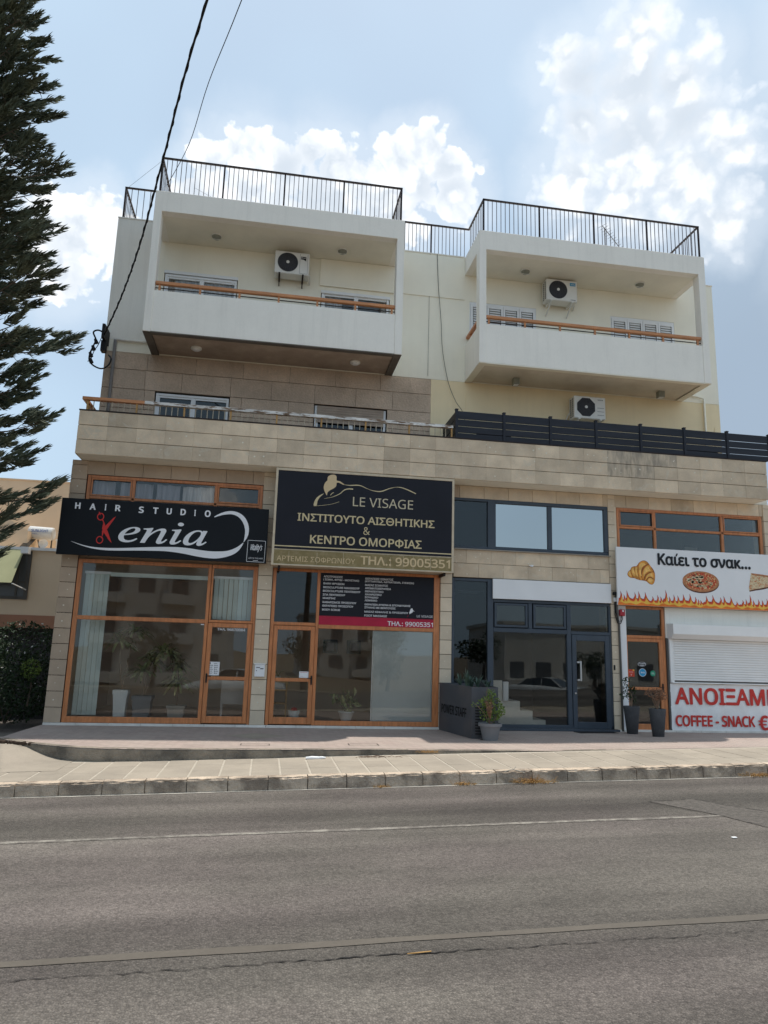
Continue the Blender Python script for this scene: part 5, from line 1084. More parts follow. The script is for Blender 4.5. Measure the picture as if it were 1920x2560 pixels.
b = MB(); pp = [(7.613, 2.662), (12.09, 2.662)] + [(12.09 - i * .045, 2.71 + .018 * sin(i * 1.1) + .012 * sin(i * .53)) for i in range(100) if 12.09 - i * .045 > 7.62] + [(7.613, 2.71)]
flat(b, pp, y, .0055); b.build('flame_base', M['flame_o'], t)
# banner
t = thing('banner', 'white vinyl banner with red Greek and coffee lettering below the shutter', 'banner', (10.4, -.03, -.07))
b = MB(); nx_, nz_ = 60, 14
bx0, bx1 = 8.86, 12.15
b.v = [(bx0 + (bx1 - bx0) * i / nx_ , -.03 - .006 * sin(i * .9 + j * .5) - .006 * sin(i * .31 - j * .8) - .004 * random.random() * (1 if 0 < j < nz_ else 0), -.07 + 1.06 * j / nz_ + .012 * sin(i * .26) * (1 if j == nz_ else 0)) for j in range(nz_ + 1) for i in range(nx_ + 1)]
b.f = [(j * (nx_ + 1) + i, j * (nx_ + 1) + i + 1, (j + 1) * (nx_ + 1) + i + 1, (j + 1) * (nx_ + 1) + i) for j in range(nz_) for i in range(nx_)]; b.build('banner_sheet', M['banner'], t, smooth=True)
b = MB(); text_mb(b, 'ΑΝΟΙΞΑΜΕ', (8.955, 11.43, .545, .915), -.046, .045); text_mb(b, 'COFFEE - SNACK', (8.945, 10.862, .085, .325), -.046, .05); text_mb(b, 'C', (10.985, 11.19, .02, .345), -.046, .05); b.box(10.945, 11.15, -.051, -.050, .205, .235); b.box(10.945, 11.14, -.051, -.050, .130, .160); text_mb(b, '2', (11.235, 11.42, .03, .335), -.046, .05); b.build('lettering', M['red_paint'], t)

# ================================================================ terrace rail and slatted fence
t = thing('terrace_railing', 'wooden terrace railing with peeling grey and white paint on the stone parapet', 'railing', (0, -.42, 6.11))
zt = 6.398
def prof_rail(x0, x1, m, nm, hp=0):
    b = MB(); n = int((x1 - x0) / .12) + 1
    for i in range(n):
        a = x0 + (x1 - x0) * i / n; c = x0 + (x1 - x0) * (i + 1) / n; q = random.uniform(-hp, hp)
        b.box(a, c, -.47 + q * .5, -.37, zt - .062 + q, zt + q)
    b.build(nm, m, t)
prof_rail(-3.93, -2.72, M['wood_h'], 'handrail'); o = None
prof_rail(-2.72, -1.1, M['wood_peel'], 'handrail', .004); prof_rail(-1.1, 3.77, M['wood_peel'], 'handrail', .003)
b = MB(); b.cbox(-3.93, -3.85, -.37, .5, zt - .062, zt, .004); b.build('return_rail', M['wood'], t)
for x in (-3.83, -2.875, -1.93, -.99, -.04, .90, 1.847, 2.80, 3.745): piece('rail_post', (.036, .036, .23), (x, -.42, 6.223), M['wood_y'], t, .004)
piece('rail_post', (.05, .05, .23), (-3.89, -.1, 6.223), M['wood_y'], t, .004)
for i in range(8):
    x0 = -3.83 + i * .945
    for k in range(1, 8): piece('baluster', (.015, .015, .225), (x0 + k * .118, -.42, 6.222), M['bal'], t, .001)
t = thing('slatted_fence', 'anthracite horizontal slat fence on the right half of the stone parapet', 'fence', (8, -.45, 6.11))
px_ = [3.845 + 1.082 * k for k in range(8)]
for x in px_:
    piece('fence_post', (.06, .07, .66), (x, -.45, 6.435), M['dark_fence'], t, .006); piece('post_cap', (.072, .082, .018), (x, -.45, 6.772), M['dark_fence'], t, .004)
SL = [(6.122, 6.236), (6.250, 6.388), (6.402, 6.546), (6.562, 6.735)]
for a, b_ in zip(px_[:-1], px_[1:]):
    for z0, z1 in SL: piece('fence_slat', (b_ - a - .062, .03, z1 - z0), ((a + b_) / 2, -.45, (z0 + z1) / 2), M['dark_fence'], t, .004)
for z0, z1 in SL: piece('fence_slat', (.03, 1.15, z1 - z0), (3.845, .17, (z0 + z1) / 2), M['dark_fence'], t, .004)
for (x, z0, z1) in [(4.3, 6.24, 6.4), (9.3, 6.24, 6.4)]:
    b = MB(); b.box(x, x + .8, -.43, -.425, z0, z1 - .01); b.build('backing_strip', M['dark_fence'], t)
# ================================================================ SMALL THINGS ON THE FACADE
t = thing('mailbox', 'small white metal mailbox on the stone pillar between two wood doors', 'mailbox', (-.085, -.05, .94))
b = MB(); b.cbox(-.185, .015, -.10, -.02, .94, 1.18, .006); b.build('mailbox_body', M['plastic_w'], t)
b = MB(); b.cbox(-.20, .03, -.115, -.015, 1.18, 1.20, .005); b.build('lid', M['plastic_w'], t)
b = MB(); b.box(-.155, -.08, -.103, -.1005, 1.115, 1.13); b.box(-.075, -.01, -.103, -.1005, 1.09, 1.11); b.tube([(-.145, -.106, 1.06), (-.145, -.1, 1.06)], .010, 8); b.build('name_tag', M['ink_grey'], t)
t = thing('alarm_box', 'red alarm box on the white strip beside the kiosk door', 'alarm', (7.78, -.03, 2.43))
b = MB(); b.cbox(7.715, 7.835, -.09, -.013, 2.43, 2.575, .012); b.build('housing', M['red_box'], t); b = MB(); b.box(7.765, 7.80, -.094, -.0895, 2.52, 2.56); b.build('lens', M['plastic_w'], t)
t = thing('security_camera', 'black security camera with white junction box on the pillar above the alarm', 'camera', (7.62, -.05, 2.9))
b = MB(); b.cbox(7.575, 7.68, -.16, -.02, 2.885, 2.955, .012); b.build('camera_body', M['black'], t); b = MB(); b.cbox(7.59, 7.665, -.075, -.02, 2.74, 2.83, .006); b.build('junction_box', M['plastic_w'], t)
t = thing('conduit', 'grey cable conduit running down the pillar beside the kiosk', 'conduit', (7.70, -.04, 0))
b = MB(); b.tube([(7.655, -.035, 2.9), (7.66, -.04, 2.6), (7.68, -.045, 2.35), (7.70, -.045, 2.25), (7.71, -.045, 1.2), (7.71, -.045, -.03)], .024, 8); b.build('conduit_pipe', M['conduit'], t, smooth=True)
b = MB(); b.tube([(7.62, -.035, 2.74), (7.61, -.05, 2.45), (7.66, -.06, 2.27), (7.73, -.06, 2.26), (7.775, -.06, 2.36), (7.775, -.05, 2.44)], .010, 6); b.tube([(7.64, -.03, 2.74), (7.63, -.05, 2.5), (7.68, -.07, 2.30), (7.73, -.07, 2.30), (7.75, -.06, 2.43)], .008, 6); b.build('loose_wire', M['black'], t, smooth=True)
b = MB(); b.cbox(7.555, 7.585, -.04, -.015, 1.25, 1.36, .004); b.build('door_button', M['black'], t)
t = thing('drain_pipe', 'grey drain pipe on the west corner of the first floor', 'pipe', (-3.70, .72, 6.1))
b = MB(); b.tube([(-3.70, .74, 5.35), (-3.70, .74, 8.17)], .035, 10); b.build('down_pipe', M['pipe'], t, smooth=True)
b = MB(); b.tube([(-3.72, .745, 8.185), (-2.95, .745, 8.185)], .030, 10); b.build('cross_pipe', M['white'], t, smooth=True)
t = thing('drain_pipe', 'cream drain pipe at the east end of the yellow wall', 'pipe', (10.6, .74, 5.4))
b = MB(); b.tube([(10.62, .75, 5.4), (10.62, .75, 8.02), (10.3, .75, 8.08), (9.98, .75, 8.08)], .028, 8); b.build('down_pipe', M['cream'], t, smooth=True)
t = thing('broken_lamp_socket', 'small white broken socket on the stone band under the mirrored window', 'fitting', (5.69, -.01, 3.45))
b = MB(); b.lathe([(.03, -.02), (.035, 0), (.025, .02)], (5.695, -.03, 3.45), 12); b.build('socket_ring', M['plastic_w'], t); b = MB(); b.tube([(5.695, -.03, 3.45), (5.63, -.04, 3.46)], .008, 6); b.tube([(5.695, -.03, 3.45), (5.74, -.04, 3.462)], .008, 6); b.build('wire', M['plastic_w'], t)
# stickers and notices
def notice(label, x0, x1, z0, z1, y, m='paper', cat='notice', lines=0, rnd=False, group='notices and stickers on the shop doors'):
    t = thing('notice' if cat == 'notice' else 'sticker', label, cat, ((x0 + x1) / 2, y, z0), group); b = MB()
    if rnd: disc(b, ((x0 + x1) / 2, (z0 + z1) / 2), (x1 - x0) / 2, y, 24, 0); b.build('sticker_face', M[m], t)
    else: b.box(x0, x1, y - .002, y, z0, z1); b.build('sheet', M[m], t)
    return t
n = notice('white price list with rows of small print on the hair salon door', -1.105, -.885, .945, 1.21, .026)
b = MB()
for i in range(5):
    for j in range(2):
        x = -1.085 + j * .10; z = 1.13 - i * .038; b.box(x, x + .018, .0225, .0238, z, z + .02)
        for q in range(2): b.box(x + .025, x + .025 + random.uniform(.03, .055), .0225, .0238, z + q * .011, z + q * .011 + .005)
b.box(-1.0, -.93, .0225, .0238, 1.175, 1.183); b.box(-1.09, -1.06, .0225, .0238, 1.165, 1.195); b.build('print', M['ink_grey'], n)
n = notice('small white letter sheet on the beauty salon door', .715, .905, .935, 1.06, .026)
b = MB(); b.box(.735, .88, .0225, .0238, 1.04, 1.046); b.box(.735, .80, .0225, .0238, .96, .963); b.build('print', M['st_red'], n)
n = notice('tiny white sticker at the top right corner of the big salon window', -1.315, -1.25, 1.93, 1.955, .046)
n = notice('orange red square sticker at the left of the kiosk door', 7.915, 8.06, 1.12, 1.275, .026, 'st_red', 'sticker'); b = MB(); text_mb(b, 'Y', (7.965, 8.0, 1.14, 1.175), .0235); b.box(7.93, 8.03, .0225, .0238, 1.215, 1.22); b.build('print', M['white_ink'], n); b = MB(); b.box(8.02, 8.058, .0225, .0238, 1.245, 1.273); b.build('yellow_corner', M['flame_y'], n)
n = notice('round blue sticker on the kiosk door', 8.165, 8.34, 1.125, 1.30, .026, 'st_blue', 'sticker', rnd=True); b = MB(); text_mb(b, 'Wolt', (8.205, 8.30, 1.195, 1.235), .025, .03); ring(b, (8.2525, 1.2125), .087, .008, .025, 24, .001); b.build('print', M['white_ink'], n)
n = notice('round green sticker on the kiosk door', 8.435, 8.56, 1.135, 1.26, .026, 'st_green', 'sticker', rnd=True); b = MB(); b.box(8.465, 8.52, .0225, .0238, 1.205, 1.212); b.box(8.465, 8.535, .0225, .0238, 1.185, 1.191); b.build('print', M['white_ink'], n)
n = notice('oval closed sign sticker above the blue sticker', 8.155, 8.33, 1.345, 1.44, .026, 'sign_black', 'sticker'); b = MB()
ring(b, (8.2425, 1.3925), .095, .009, .024, 28, .001, .52); text_mb(b, 'CLOSED', (8.175, 8.31, 1.39, 1.42), .0235, .04); b.box(8.20, 8.285, .0225, .0238, 1.362, 1.374); b.build('print', M['white_ink'], n)

# ---- planter box with cut lettering
t = thing('planter_box', 'tall anthracite wedge planter with cut out lettering beside the anthracite shopfront', 'planter', (4.2, -.9, -.05))
c_ = [(3.64, -.04), (3.862, -1.682), (4.38, -1.67), (4.50, -.14)]
b = MB(); zb, zt_ = -.05, .905; n = 4
def sideq(p, q, name, m='planter'):
    bb = MB(); d = Vector((q[0] - p[0], q[1] - p[1])).normalized(); nn = Vector((-d.y, d.x)) * .02
    bb.zprism([p, q, (q[0] + nn.x, q[1] + nn.y), (p[0] + nn.x, p[1] + nn.y)], zb, zt_); return bb.build(name, M[m], t)
sideq(c_[0], c_[1], 'side_panel'); sideq(c_[1], c_[2], 'front_panel'); sideq(c_[2], c_[3], 'side_panel'); sideq(c_[3], c_[0], 'back_panel')
b = MB(); b.zprism([(3.67, -.07), (3.88, -1.65), (4.355, -1.64), (4.47, -.17)], .0, .85); b.build('soil', M['soil'], t)
# lettering on the west side
lt = MB(); text_mb(lt, 'POWER STAFF', (0, 1.28, .30, .475), 0, .03, thick=0)
P0 = Vector((3.64, -.04)); dv = Vector((c_[1][0] - c_[0][0], c_[1][1] - c_[0][1])).normalized(); nv = Vector((dv.y, -dv.x))
lt.v = [((P0 + dv * (x + .14) + nv * (.004)).x, (P0 + dv * (x + .14) + nv * .004).y, z + .02) for x, _, z in lt.v]; lt.build('cut_lettering', M['black'], t)
fd = MB()
for k in range(10): fd.box(3.93, 4.30, -1.69, -1.677, .05 + k * .052, .068 + k * .052)
fd.build('vent_slots', M['black'], t)
def blades(mb, c, n, h, spread, wd, rng_=random):
    for i in range(n):
        a = rng_.random() * 2 * pi; ln = h * rng_.uniform(.55, 1.05); lean = spread * rng_.uniform(.1, 1); w_ = wd * rng_.uniform(.7, 1.2)
        k = len(mb.v); sx, sy = -sin(a) * w_, cos(a) * w_; seg = 4
        for s in range(seg + 1):
            u = s / seg; r = lean * u * u; z = ln * u * (1 - .18 * u * lean / (spread + .01)); ww = (1 - u) ** .7 * (.65 + .8 * u)
            x, y = c[0] + cos(a) * (r + .01), c[1] + sin(a) * (r + .01)
            mb.v += [(x + sx * ww, y + sy * ww, c[2] + z), (x - sx * ww, y - sy * ww, c[2] + z)]
        mb.f += [(k + 2 * s, k + 2 * s + 1, k + 2 * s + 3, k + 2 * s + 2) for s in range(seg)]
i_ = 0
for (x, y_, h, n) in [(3.86, -1.35, .40, 15), (3.84, -.95, .34, 13), (4.05, -1.45, .32, 12), (4.0, -1.1, .30, 12), (4.22, -1.5, .24, 10), (4.15, -.7, .24, 10), (4.29, -1.35, .22, 9)]:
    i_ += 1
    b = MB(); blades(b, (x, y_, .85), n, h, .20, .026); b.build('succulent_plant', M['leaf_blue'], None, label=('spiky blue green succulent in the planter, ' + ['largest, over the lettered side', 'second on the lettered side', 'left of the middle at the front', 'in the middle of the box', 'small one above the potted shrub', 'small one nearest the glass', 'smallest one at the right'][i_ - 1]), cat='succulent', group='succulents in the anthracite planter')
# ---- leafy shrubs
def leafcloud(mb, blobs, n, size, rng_=random, up=.3):
    for i in range(n):
        c, r = rng_.choice(blobs)
        while True:
            p = Vector((rng_.uniform(-1, 1), rng_.uniform(-1, 1), rng_.uniform(-1, 1)))
            if p.length <= 1: break
        p = p.normalized() * (p.length ** .45); p = Vector(c) + Vector((p.x * r[0], p.y * r[1], p.z * r[2]))
        d = Vector((rng_.gauss(0, 1), rng_.gauss(0, 1), rng_.gauss(up, .8))).normalized(); e = d.cross(Vector((rng_.gauss(0, 1), rng_.gauss(0, 1), rng_.gauss(0, 1)))).normalized()
        s = size * rng_.uniform(.6, 1.3); k = len(mb.v); q = d.cross(e) * s * .12
        mb.v += [tuple(p), tuple(p + d * s * .5 + e * s * .27 + q), tuple(p + d * s), tuple(p + d * s * .5 - e * s * .27 + q)]; mb.f += [(k, k + 1, k + 2, k + 3)]
def stems(mb, base, tips, r0):
    for tp in tips:
        b0 = Vector(base); t0 = Vector(tp); m_ = b0.lerp(t0, .5) + Vector((random.uniform(-.04, .04), random.uniform(-.04, .04), .02)); mb.tube([b0, m_, t0], [r0, r0 * .7, r0 * .3], 5)
t = thing('potted_plant', 'leafy green shrub in a round grey plastic pot in front of the lettered planter', 'potted plant', (4.19, -1.95, -.05))
cx_, cy_ = 4.15, -1.90
b = MB(); b.lathe([(.175, .0), (.185, .02), (.19, .02)], (cx_, cy_, -.045), 24); b.build('saucer', M['black'], t)
b = MB(); b.lathe([(.135, .02), (.19, .27), (.215, .27), (.218, .325), (.20, .325), (.185, .28)], (cx_, cy_, -.045), 28, False); b.build('pot', M['pot_grey'], t, smooth=False)
b = MB(); b.lathe([(.185, .29), (.01, .30)], (cx_, cy_, -.045), 20, False); b.build('soil', M['soil'], t)
B_ = [((4.12, -1.9, .48), (.19, .17, .20)), ((4.22, -1.9, .56), (.18, .16, .18)), ((4.17, -1.88, .74), (.10, .10, .14)), ((4.33, -1.9, .50), (.09, .09, .13)), ((4.05, -1.9, .64), (.10, .09, .12)), ((4.2, -1.88, .40), (.15, .14, .12))]
b = MB(); stems(b, (cx_, cy_, .24), [(4.05, -1.9, .7), (4.2, -1.85, .85), (4.35, -1.9, .55), (4.1, -1.95, .62), (4.08, -1.93, .93), (3.86, -1.92, .62)], .010); b.build('stems', M['twig'], t)
b = MB(); leafcloud(b, B_, 620, .052); leafcloud(b, [((3.85, -1.92, .61), (.04, .04, .05))], 14, .045); b.build('foliage', M['leaf'], t)
b = MB(); stems(b, (4.13, -2.0, .36), [(4.06 + random.uniform(-.08, .1), -2.05, random.uniform(.5, .75)) for _ in range(22)], .004); leafcloud(b, [((4.10, -2.06, .58), (.07, .03, .13))], 46, .035); b.build('dry_twigs', M['leaf_dry'], t)
def tallpot(x, y_, label, kind):
    t = thing('potted_plant', label, 'potted plant', (x, y_, -.05), 'tall dark pots at the kiosk')
    b = MB(); b.sqlathe([(.115, .115, .0), (.115, .115, .02)], (x, y_, -.05)); b.build('saucer', M['black'], t)
    b = MB(); b.lathe([(.095, .015), (.11, .03), (.165, .57), (.162, .585), (.145, .585), (.14, .54)], (x, y_, -.05), 28, False); b.build('pot', M['pot_dark'], t, smooth=True)
    b = MB(); b.lathe([(.142, .55), (.01, .56)], (x, y_, -.05), 20, False); b.build('soil', M['soil'], t)
    if kind == 0:
        b = MB(); stems(b, (x, y_, .5), [(x - .13, y_, 1.08), (x - .06, y_ + .02, .95), (x + .0, y_ - .02, .80), (x - .15, y_, .78)], .009); b.build('stems', M['twig'], t)
        b = MB(); leafcloud(b, [((x - .12, y_, 1.03), (.09, .08, .07)), ((x - .07, y_, .90), (.10, .08, .06)), ((x - .12, y_, .76), (.08, .08, .06)), ((x + .03, y_, .70), (.07, .07, .12)), ((x + .02, y_, .86), (.08, .07, .06))], 200, .055); b.build('foliage', M['leaf_dark'], t)
    else:
        b = MB(); stems(b, (x, y_, .5), [(x + random.uniform(-.22, .17), y_ + random.uniform(-.12, .12), random.uniform(.72, .95)) for _ in range(16)], .007); b.build('stems', M['twig'], t)
        b = MB(); leafcloud(b, [((x - .06, y_, .82), (.19, .14, .11)), ((x + .08, y_, .80), (.12, .12, .12))], 380, .042); b.build('dry_foliage', M['leaf_dry'], t)
tallpot(7.63, -.60, 'tall dark pot with a sparse green shrub left of the kiosk door', 0); tallpot(7.85, -1.23, 'tall dark pot with a dried brown shrub in front of the kiosk door', 1)
t = thing('door_mat', 'thin black door mat in front of the anthracite glass door', 'mat', (6.95, -.5, -.04)); b = MB(); b.cbox(6.5, 7.4, -.70, -.22, -.043, -.030, .003); b.build('mat_pad', M['mat_black'], t)

# ================================================================ BEHIND THE GLASS
def vblinds(x0, x1, z0, z1, y_, label, n, group='vertical blinds of the hair salon'):
    t = thing('vertical_blind', label, 'blind', ((x0 + x1) / 2, y_, z0), group)
    for i in range(n):
        x = x0 + (x1 - x0) * (i + .5) / n; piece('blind_slat', ((x1 - x0) / n * .95, .006, z1 - z0), (x, y_, (z0 + z1) / 2), M['fabric_b'], t, .001, rot=(0, 0, random.uniform(.15, .5)))
    b = MB(); b.box(x0 - .02, x1 + .02, y_ - .03, y_ + .03, z1, z1 + .05); b.build('head_rail', M['alu_w'], t)
vblinds(-3.68, -3.22, .12, 2.90, .30, 'pale green vertical blinds at the left of the salon window', 5)
vblinds(-1.12, -.33, 2.06, 2.90, .25, 'pale green vertical blinds above the hair salon door', 8)
t = thing('blind_rail', 'pale blind rail across the top of the big salon window', 'rail', (-2.2, .3, 2.86)); b = MB(); b.box(-3.2, -1.24, .27, .33, 2.86, 2.94); b.build('rail_strip', M['fabric_b'], t)
def strapleaves(mb, c, n, ln, wd):
    for i in range(n):
        a = random.random() * 2 * pi; el = random.uniform(.1, 1.2); l = ln * random.uniform(.7, 1.1); k = len(mb.v); seg = 5; sx, sy = -sin(a) * wd, cos(a) * wd
        for s in range(seg + 1):
            u = s / seg; r = l * u * cos(el) * .9; z = l * (u * sin(el) - .55 * u * u); ww = sin(pi * min(1, .15 + .85 * (1 - u))) if u > .1 else .5
            mb.v += [(c[0] + cos(a) * r + sx * ww, c[1] + sin(a) * r + sy * ww, c[2] + z), (c[0] + cos(a) * r - sx * ww, c[1] + sin(a) * r - sy * ww, c[2] + z)]
        mb.f += [(k + 2 * s, k + 2 * s + 1, k + 2 * s + 3, k + 2 * s + 2) for s in range(seg)]
def dracaena(x, y_, pw, ph, taper, m, heads, label, square=True):
    t = thing('indoor_plant', label, 'potted plant', (x, y_, .0), 'indoor plants behind the salon window')
    b = MB(); k = pw / 2
    b.sqlathe([(k * taper, k * taper, .0), (k * .95, k * .95, ph * .86), (k * 1.04, k * 1.04, ph * .86), (k * 1.04, k * 1.04, ph)], (x, y_, .005)); b.build('pot', M[m], t)
    if heads:
        b = MB(); stems(b, (x, y_, ph), heads, .016); b.build('stems', M['twig'], t); b = MB()
        for h in heads: strapleaves(b, h, 46, .52, .026)
        b.build('leaves', M['leaf_in'], t)
    return t
dracaena(-2.80, .45, .28, .60, .72, 'pot_white', [(-2.95, .6, 1.55), (-2.7, .7, 1.75)], 'tall white tapered pot with palm like plant behind the salon window')
dracaena(-2.38, .50, .38, .49, .78, 'pot_grey', [(-2.45, .6, .95), (-2.1, .65, 1.35), (-2.3, .7, 1.15)], 'grey square planter with strap leaved plant behind the salon window')
dracaena(-1.71, .50, .35, .31, .84, 'pot_taupe', [(-1.72, .5, .75), (-1.95, .6, 1.3), (-1.75, .6, 1.05)], 'low taupe pot with spiky plant behind the salon window')
t = thing('reception_panel', 'pale panel standing behind the hair salon door', 'panel', (-.65, .6, 0)); b = MB(); b.cbox(-.85, -.25, .55, .58, .35, .85, .004); b.build('panel_board', M['room_l'], t); b = MB(); b.box(-.84, -.80, .55, .58, .0, .35); b.box(-.30, -.26, .55, .58, 0, .35); b.build('leg', M['room_l'], t)
t = thing('indoor_plant', 'broad leaved plant in a white bowl pot behind the beauty salon window', 'potted plant', (1.76, .5, .0), 'indoor plants behind the salon window')
b = MB(); b.lathe([(.10, .0), (.115, .02), (.165, .17), (.18, .175), (.175, .19), (.15, .18)], (1.76, .5, .06), 24); b.build('pot', M['pot_white'], t, smooth=True)
b = MB(); b.cbox(1.5, 2.0, .35, .7, .0, .06, .004); b.build('low_shelf', M['wood'], t)
b = MB(); leafcloud(b, [((1.70, .55, .50), (.25, .15, .16)), ((1.85, .5, .38), (.2, .1, .1))], 34, .20); b.build('leaves', M['leaf_in'], t); b = MB(); stems(b, (1.76, .5, .22), [(1.55, .5, .5), (1.85, .55, .58), (1.98, .5, .5)], .008); b.build('stems', M['twig'], t)
for i, (x0, x1, lb) in enumerate(((1.45, 1.82, 'left'), (2.06, 2.42, 'right'))):
    t = thing('picture_frame', 'small dark picture on the back wall of the beauty salon, ' + lb + ' one', 'picture', (x0, 3.5, 1.42), 'pictures in the beauty salon'); b = MB(); b.cbox(x0, x1, 3.50, 3.53, 1.42, 1.76, .004); b.build('frame', M['sign_black'], t); b = MB(); b.box(x0 + .09, x1 - .09, 3.49, 3.4995, 1.49, 1.69); b.build('print', M['curtain'], t)
t = thing('shelf_unit', 'small wooden shelf unit behind the beauty salon door', 'shelf', (.3, 1, 0))
for z in (.06, .34, .62): b = MB(); b.cbox(.16, .52, .85, 1.15, z, z + .03, .003); b.build('shelf_board', M['wood_y'], t)
for x in (.16, .49): b = MB(); b.box(x, x + .03, .85, .88, .0, .80); b.box(x, x + .03, 1.12, 1.15, .0, .80); b.build('shelf_post', M['wood_y'], t)
b = MB(); b.cbox(.15, .53, .84, 1.16, .79, .82, .003); b.build('top_board', M['wood_y'], t)
t = thing('indoor_plant', 'thin stalked plant on the shelf unit behind the beauty salon door', 'potted plant', (.3, 1, .82), 'indoor plants behind the salon window'); b = MB(); b.lathe([(.05, 0), (.07, .1)], (.30, 1, .822), 14); b.build('pot', M['pot_white'], t); b = MB(); strapleaves(b, (.30, 1, .90), 16, .42, .012); b.build('leaves', M['leaf'], t)
t = thing('toy_basket', 'small white basket on the floor behind the beauty salon door', 'basket', (.68, .8, 0)); b = MB(); b.lathe([(.09, .0), (.13, .22), (.12, .22)], (.68, .85, .0), 16); b.build('basket_body', M['pot_white'], t, smooth=True); b = MB(); b.lathe([(.10, .18), (.06, .27), (.01, .29)], (.68, .85, .0), 12); b.build('dark_bundle', M['red_ink'], t, smooth=True)
t = thing('ceiling_panel_light', 'square ceiling panel inside the anthracite shop', 'ceiling panel', (4.7, 1.6, 2.95)); b = MB(); b.box(4.4, 5.0, 1.3, 1.9, 2.95, 2.97); b.build('panel_face', M['plastic_w'], t)

# ================================================================ CABLES, ANTENNA
def sag(p0, p1, n, s): p0, p1 = Vector(p0), Vector(p1); return [p0.lerp(p1, i / n) - Vector((0, 0, s * 4 * (i / n) * (1 - i / n))) for i in range(n + 1)]
def sm3(pts, k=6):
    P = [Vector(p) for p in pts]; out = []
    for i in range(len(P) - 1):
        a, b_, c, d = P[max(0, i - 1)], P[i], P[i + 1], P[min(len(P) - 1, i + 2)]
        for q in range(k): t_ = q / k; out.append(.5 * (2 * b_ + (c - a) * t_ + (2 * a - 5 * b_ + 4 * c - d) * t_ * t_ + (3 * b_ - a - 3 * c + d) * t_ ** 3))
    return out + [P[-1]]
t = thing('power_cable', 'thick twisted black power cable running down to the west corner of the building', 'cable', (-3.86, .35, 8.1), 'overhead cables')
main = sm3([(1.7, -16.0, 10.2), (.6, -12.0, 9.55), (-1.149, -7.4, 9.202), (-1.98, -4.8, 8.879), (-2.712, -2.4, 8.762), (-3.341, -.7, 8.50), (-3.86, .35, 8.08)])
b = MB(); b.tube(main, .015, 6, False); tw = []
for i in range(len(main) - 1):
    for q in range(6):
        p = main[i].lerp(main[i + 1], q / 6); a = (i * 6 + q) * .9; tw.append(p + Vector((cos(a) * .016, 0, sin(a) * .016)))
b.tube(tw, .010, 5, False); b.build('cable_bundle', M['black'], t, smooth=True)
t = thing('phone_cable', 'thin black cable running to the left roof railing', 'cable', (-2.78, 0, 11.6), 'overhead cables')
b = MB(); b.tube(sm3([(1.4, -15, 8.6), (.3, -10.5, 9.3), (-.833, -6.5, 10.201), (-1.522, -4.0, 10.98), (-2.096, -1.8, 11.42), (-2.78, .0, 11.65)]), .007, 5, False); b.build('cable_line', M['black'], t, smooth=True)
t = thing('roof_wire', 'faint thin wire sagging behind the left roof railing', 'cable', (0, .95, 12), 'overhead cables'); b = MB(); b.tube(sag((-3.86, .94, 12.06), (-2.85, -.3, 12.06), 6, .0) , .003, 4, False); b.tube(sag((-2.4, 1.6, 12.75), (2.2, 1.6, 12.6), 20, .55), .003, 4, False); b.tube([(2.2, 1.6, 12.6), (2.95, 1.2, 11.25)], .003, 4, False); b.build('wire_line', M['ink_grey'], t)
t = thing('wall_cable', 'thin grey cable hanging down the white wall between the balconies', 'cable', (3.7, .77, 7.1), 'overhead cables'); b = MB(); b.tube(sm3([(3.637, .77, 11.2), (3.68, .76, 10.3), (3.751, .75, 9.458), (3.80, .76, 8.7), (3.939, .74, 7.902), (4.12, .70, 7.4), (4.27, .6, 7.1), (4.28, .4, 6.7)]), .007, 5, False); b.tube([(3.46, .785, 11.2), (3.455, .785, 8.0)], .004, 4, False); b.build('cable_line', M['conduit'], t, smooth=True)
t = thing('cable_bracket', 'black cable bracket with insulators and looped wires on the west corner', 'bracket', (-3.9, .5, 7.6))
b = MB(); b.box(-3.90, -3.84, .3, .78, 8.02, 8.34); b.box(-3.93, -3.83, .45, .62, 7.78, 8.02); b.build('bracket_plate', M['black'], t)
for (x, z) in ((-4.06, 8.02), (-4.10, 7.86), (-4.14, 7.70), (-4.12, 7.56)):
    b = MB(); b.tube([(x - .02, .55, z + .05), (x + .02, .55, z - .05)], [.03, .045], 8); b.build('insulator', M['black'], t)
b = MB(); b.tube(sm3([(-3.88, .5, 8.2), (-4.02, .5, 8.26), (-4.12, .5, 8.2), (-4.06, .52, 8.04), (-4.10, .52, 7.88), (-4.15, .52, 7.7), (-4.14, .52, 7.54), (-4.02, .5, 7.42), (-3.86, .5, 7.38), (-3.74, .52, 7.48), (-3.72, .6, 7.66), (-3.80, .7, 7.78)]), .018, 6, False); b.tube(sm3([(-3.92, .45, 8.1), (-3.98, .45, 7.9), (-4.05, .45, 7.75), (-4.10, .45, 7.55), (-4.16, .45, 7.5)]), .009, 5, False); b.build('loop_wires', M['black'], t, smooth=True)
t = thing('tv_antenna', 'small tilted yagi antenna standing behind the right roof railing', 'antenna', (9.75, 4, 11.2)); b = MB(); b.tube([(9.748, 4, 11.2), (9.75, 4, 14.75)], .018, 6); b.build('mast', M['iron_l'], t)
b = MB(); p0, p1 = Vector((9.68, 4, 14.82)), Vector((10.35, 4.1, 14.12)); b.tube([p0, p1], .012, 5)
for i in range(12): p = p0.lerp(p1, i / 11); d = Vector((.62, .2, .5)).normalized() * (.22 - .006 * i); b.tube([p - d, p + d], .006, 4)
b.build('boom', M['iron_l'], t)

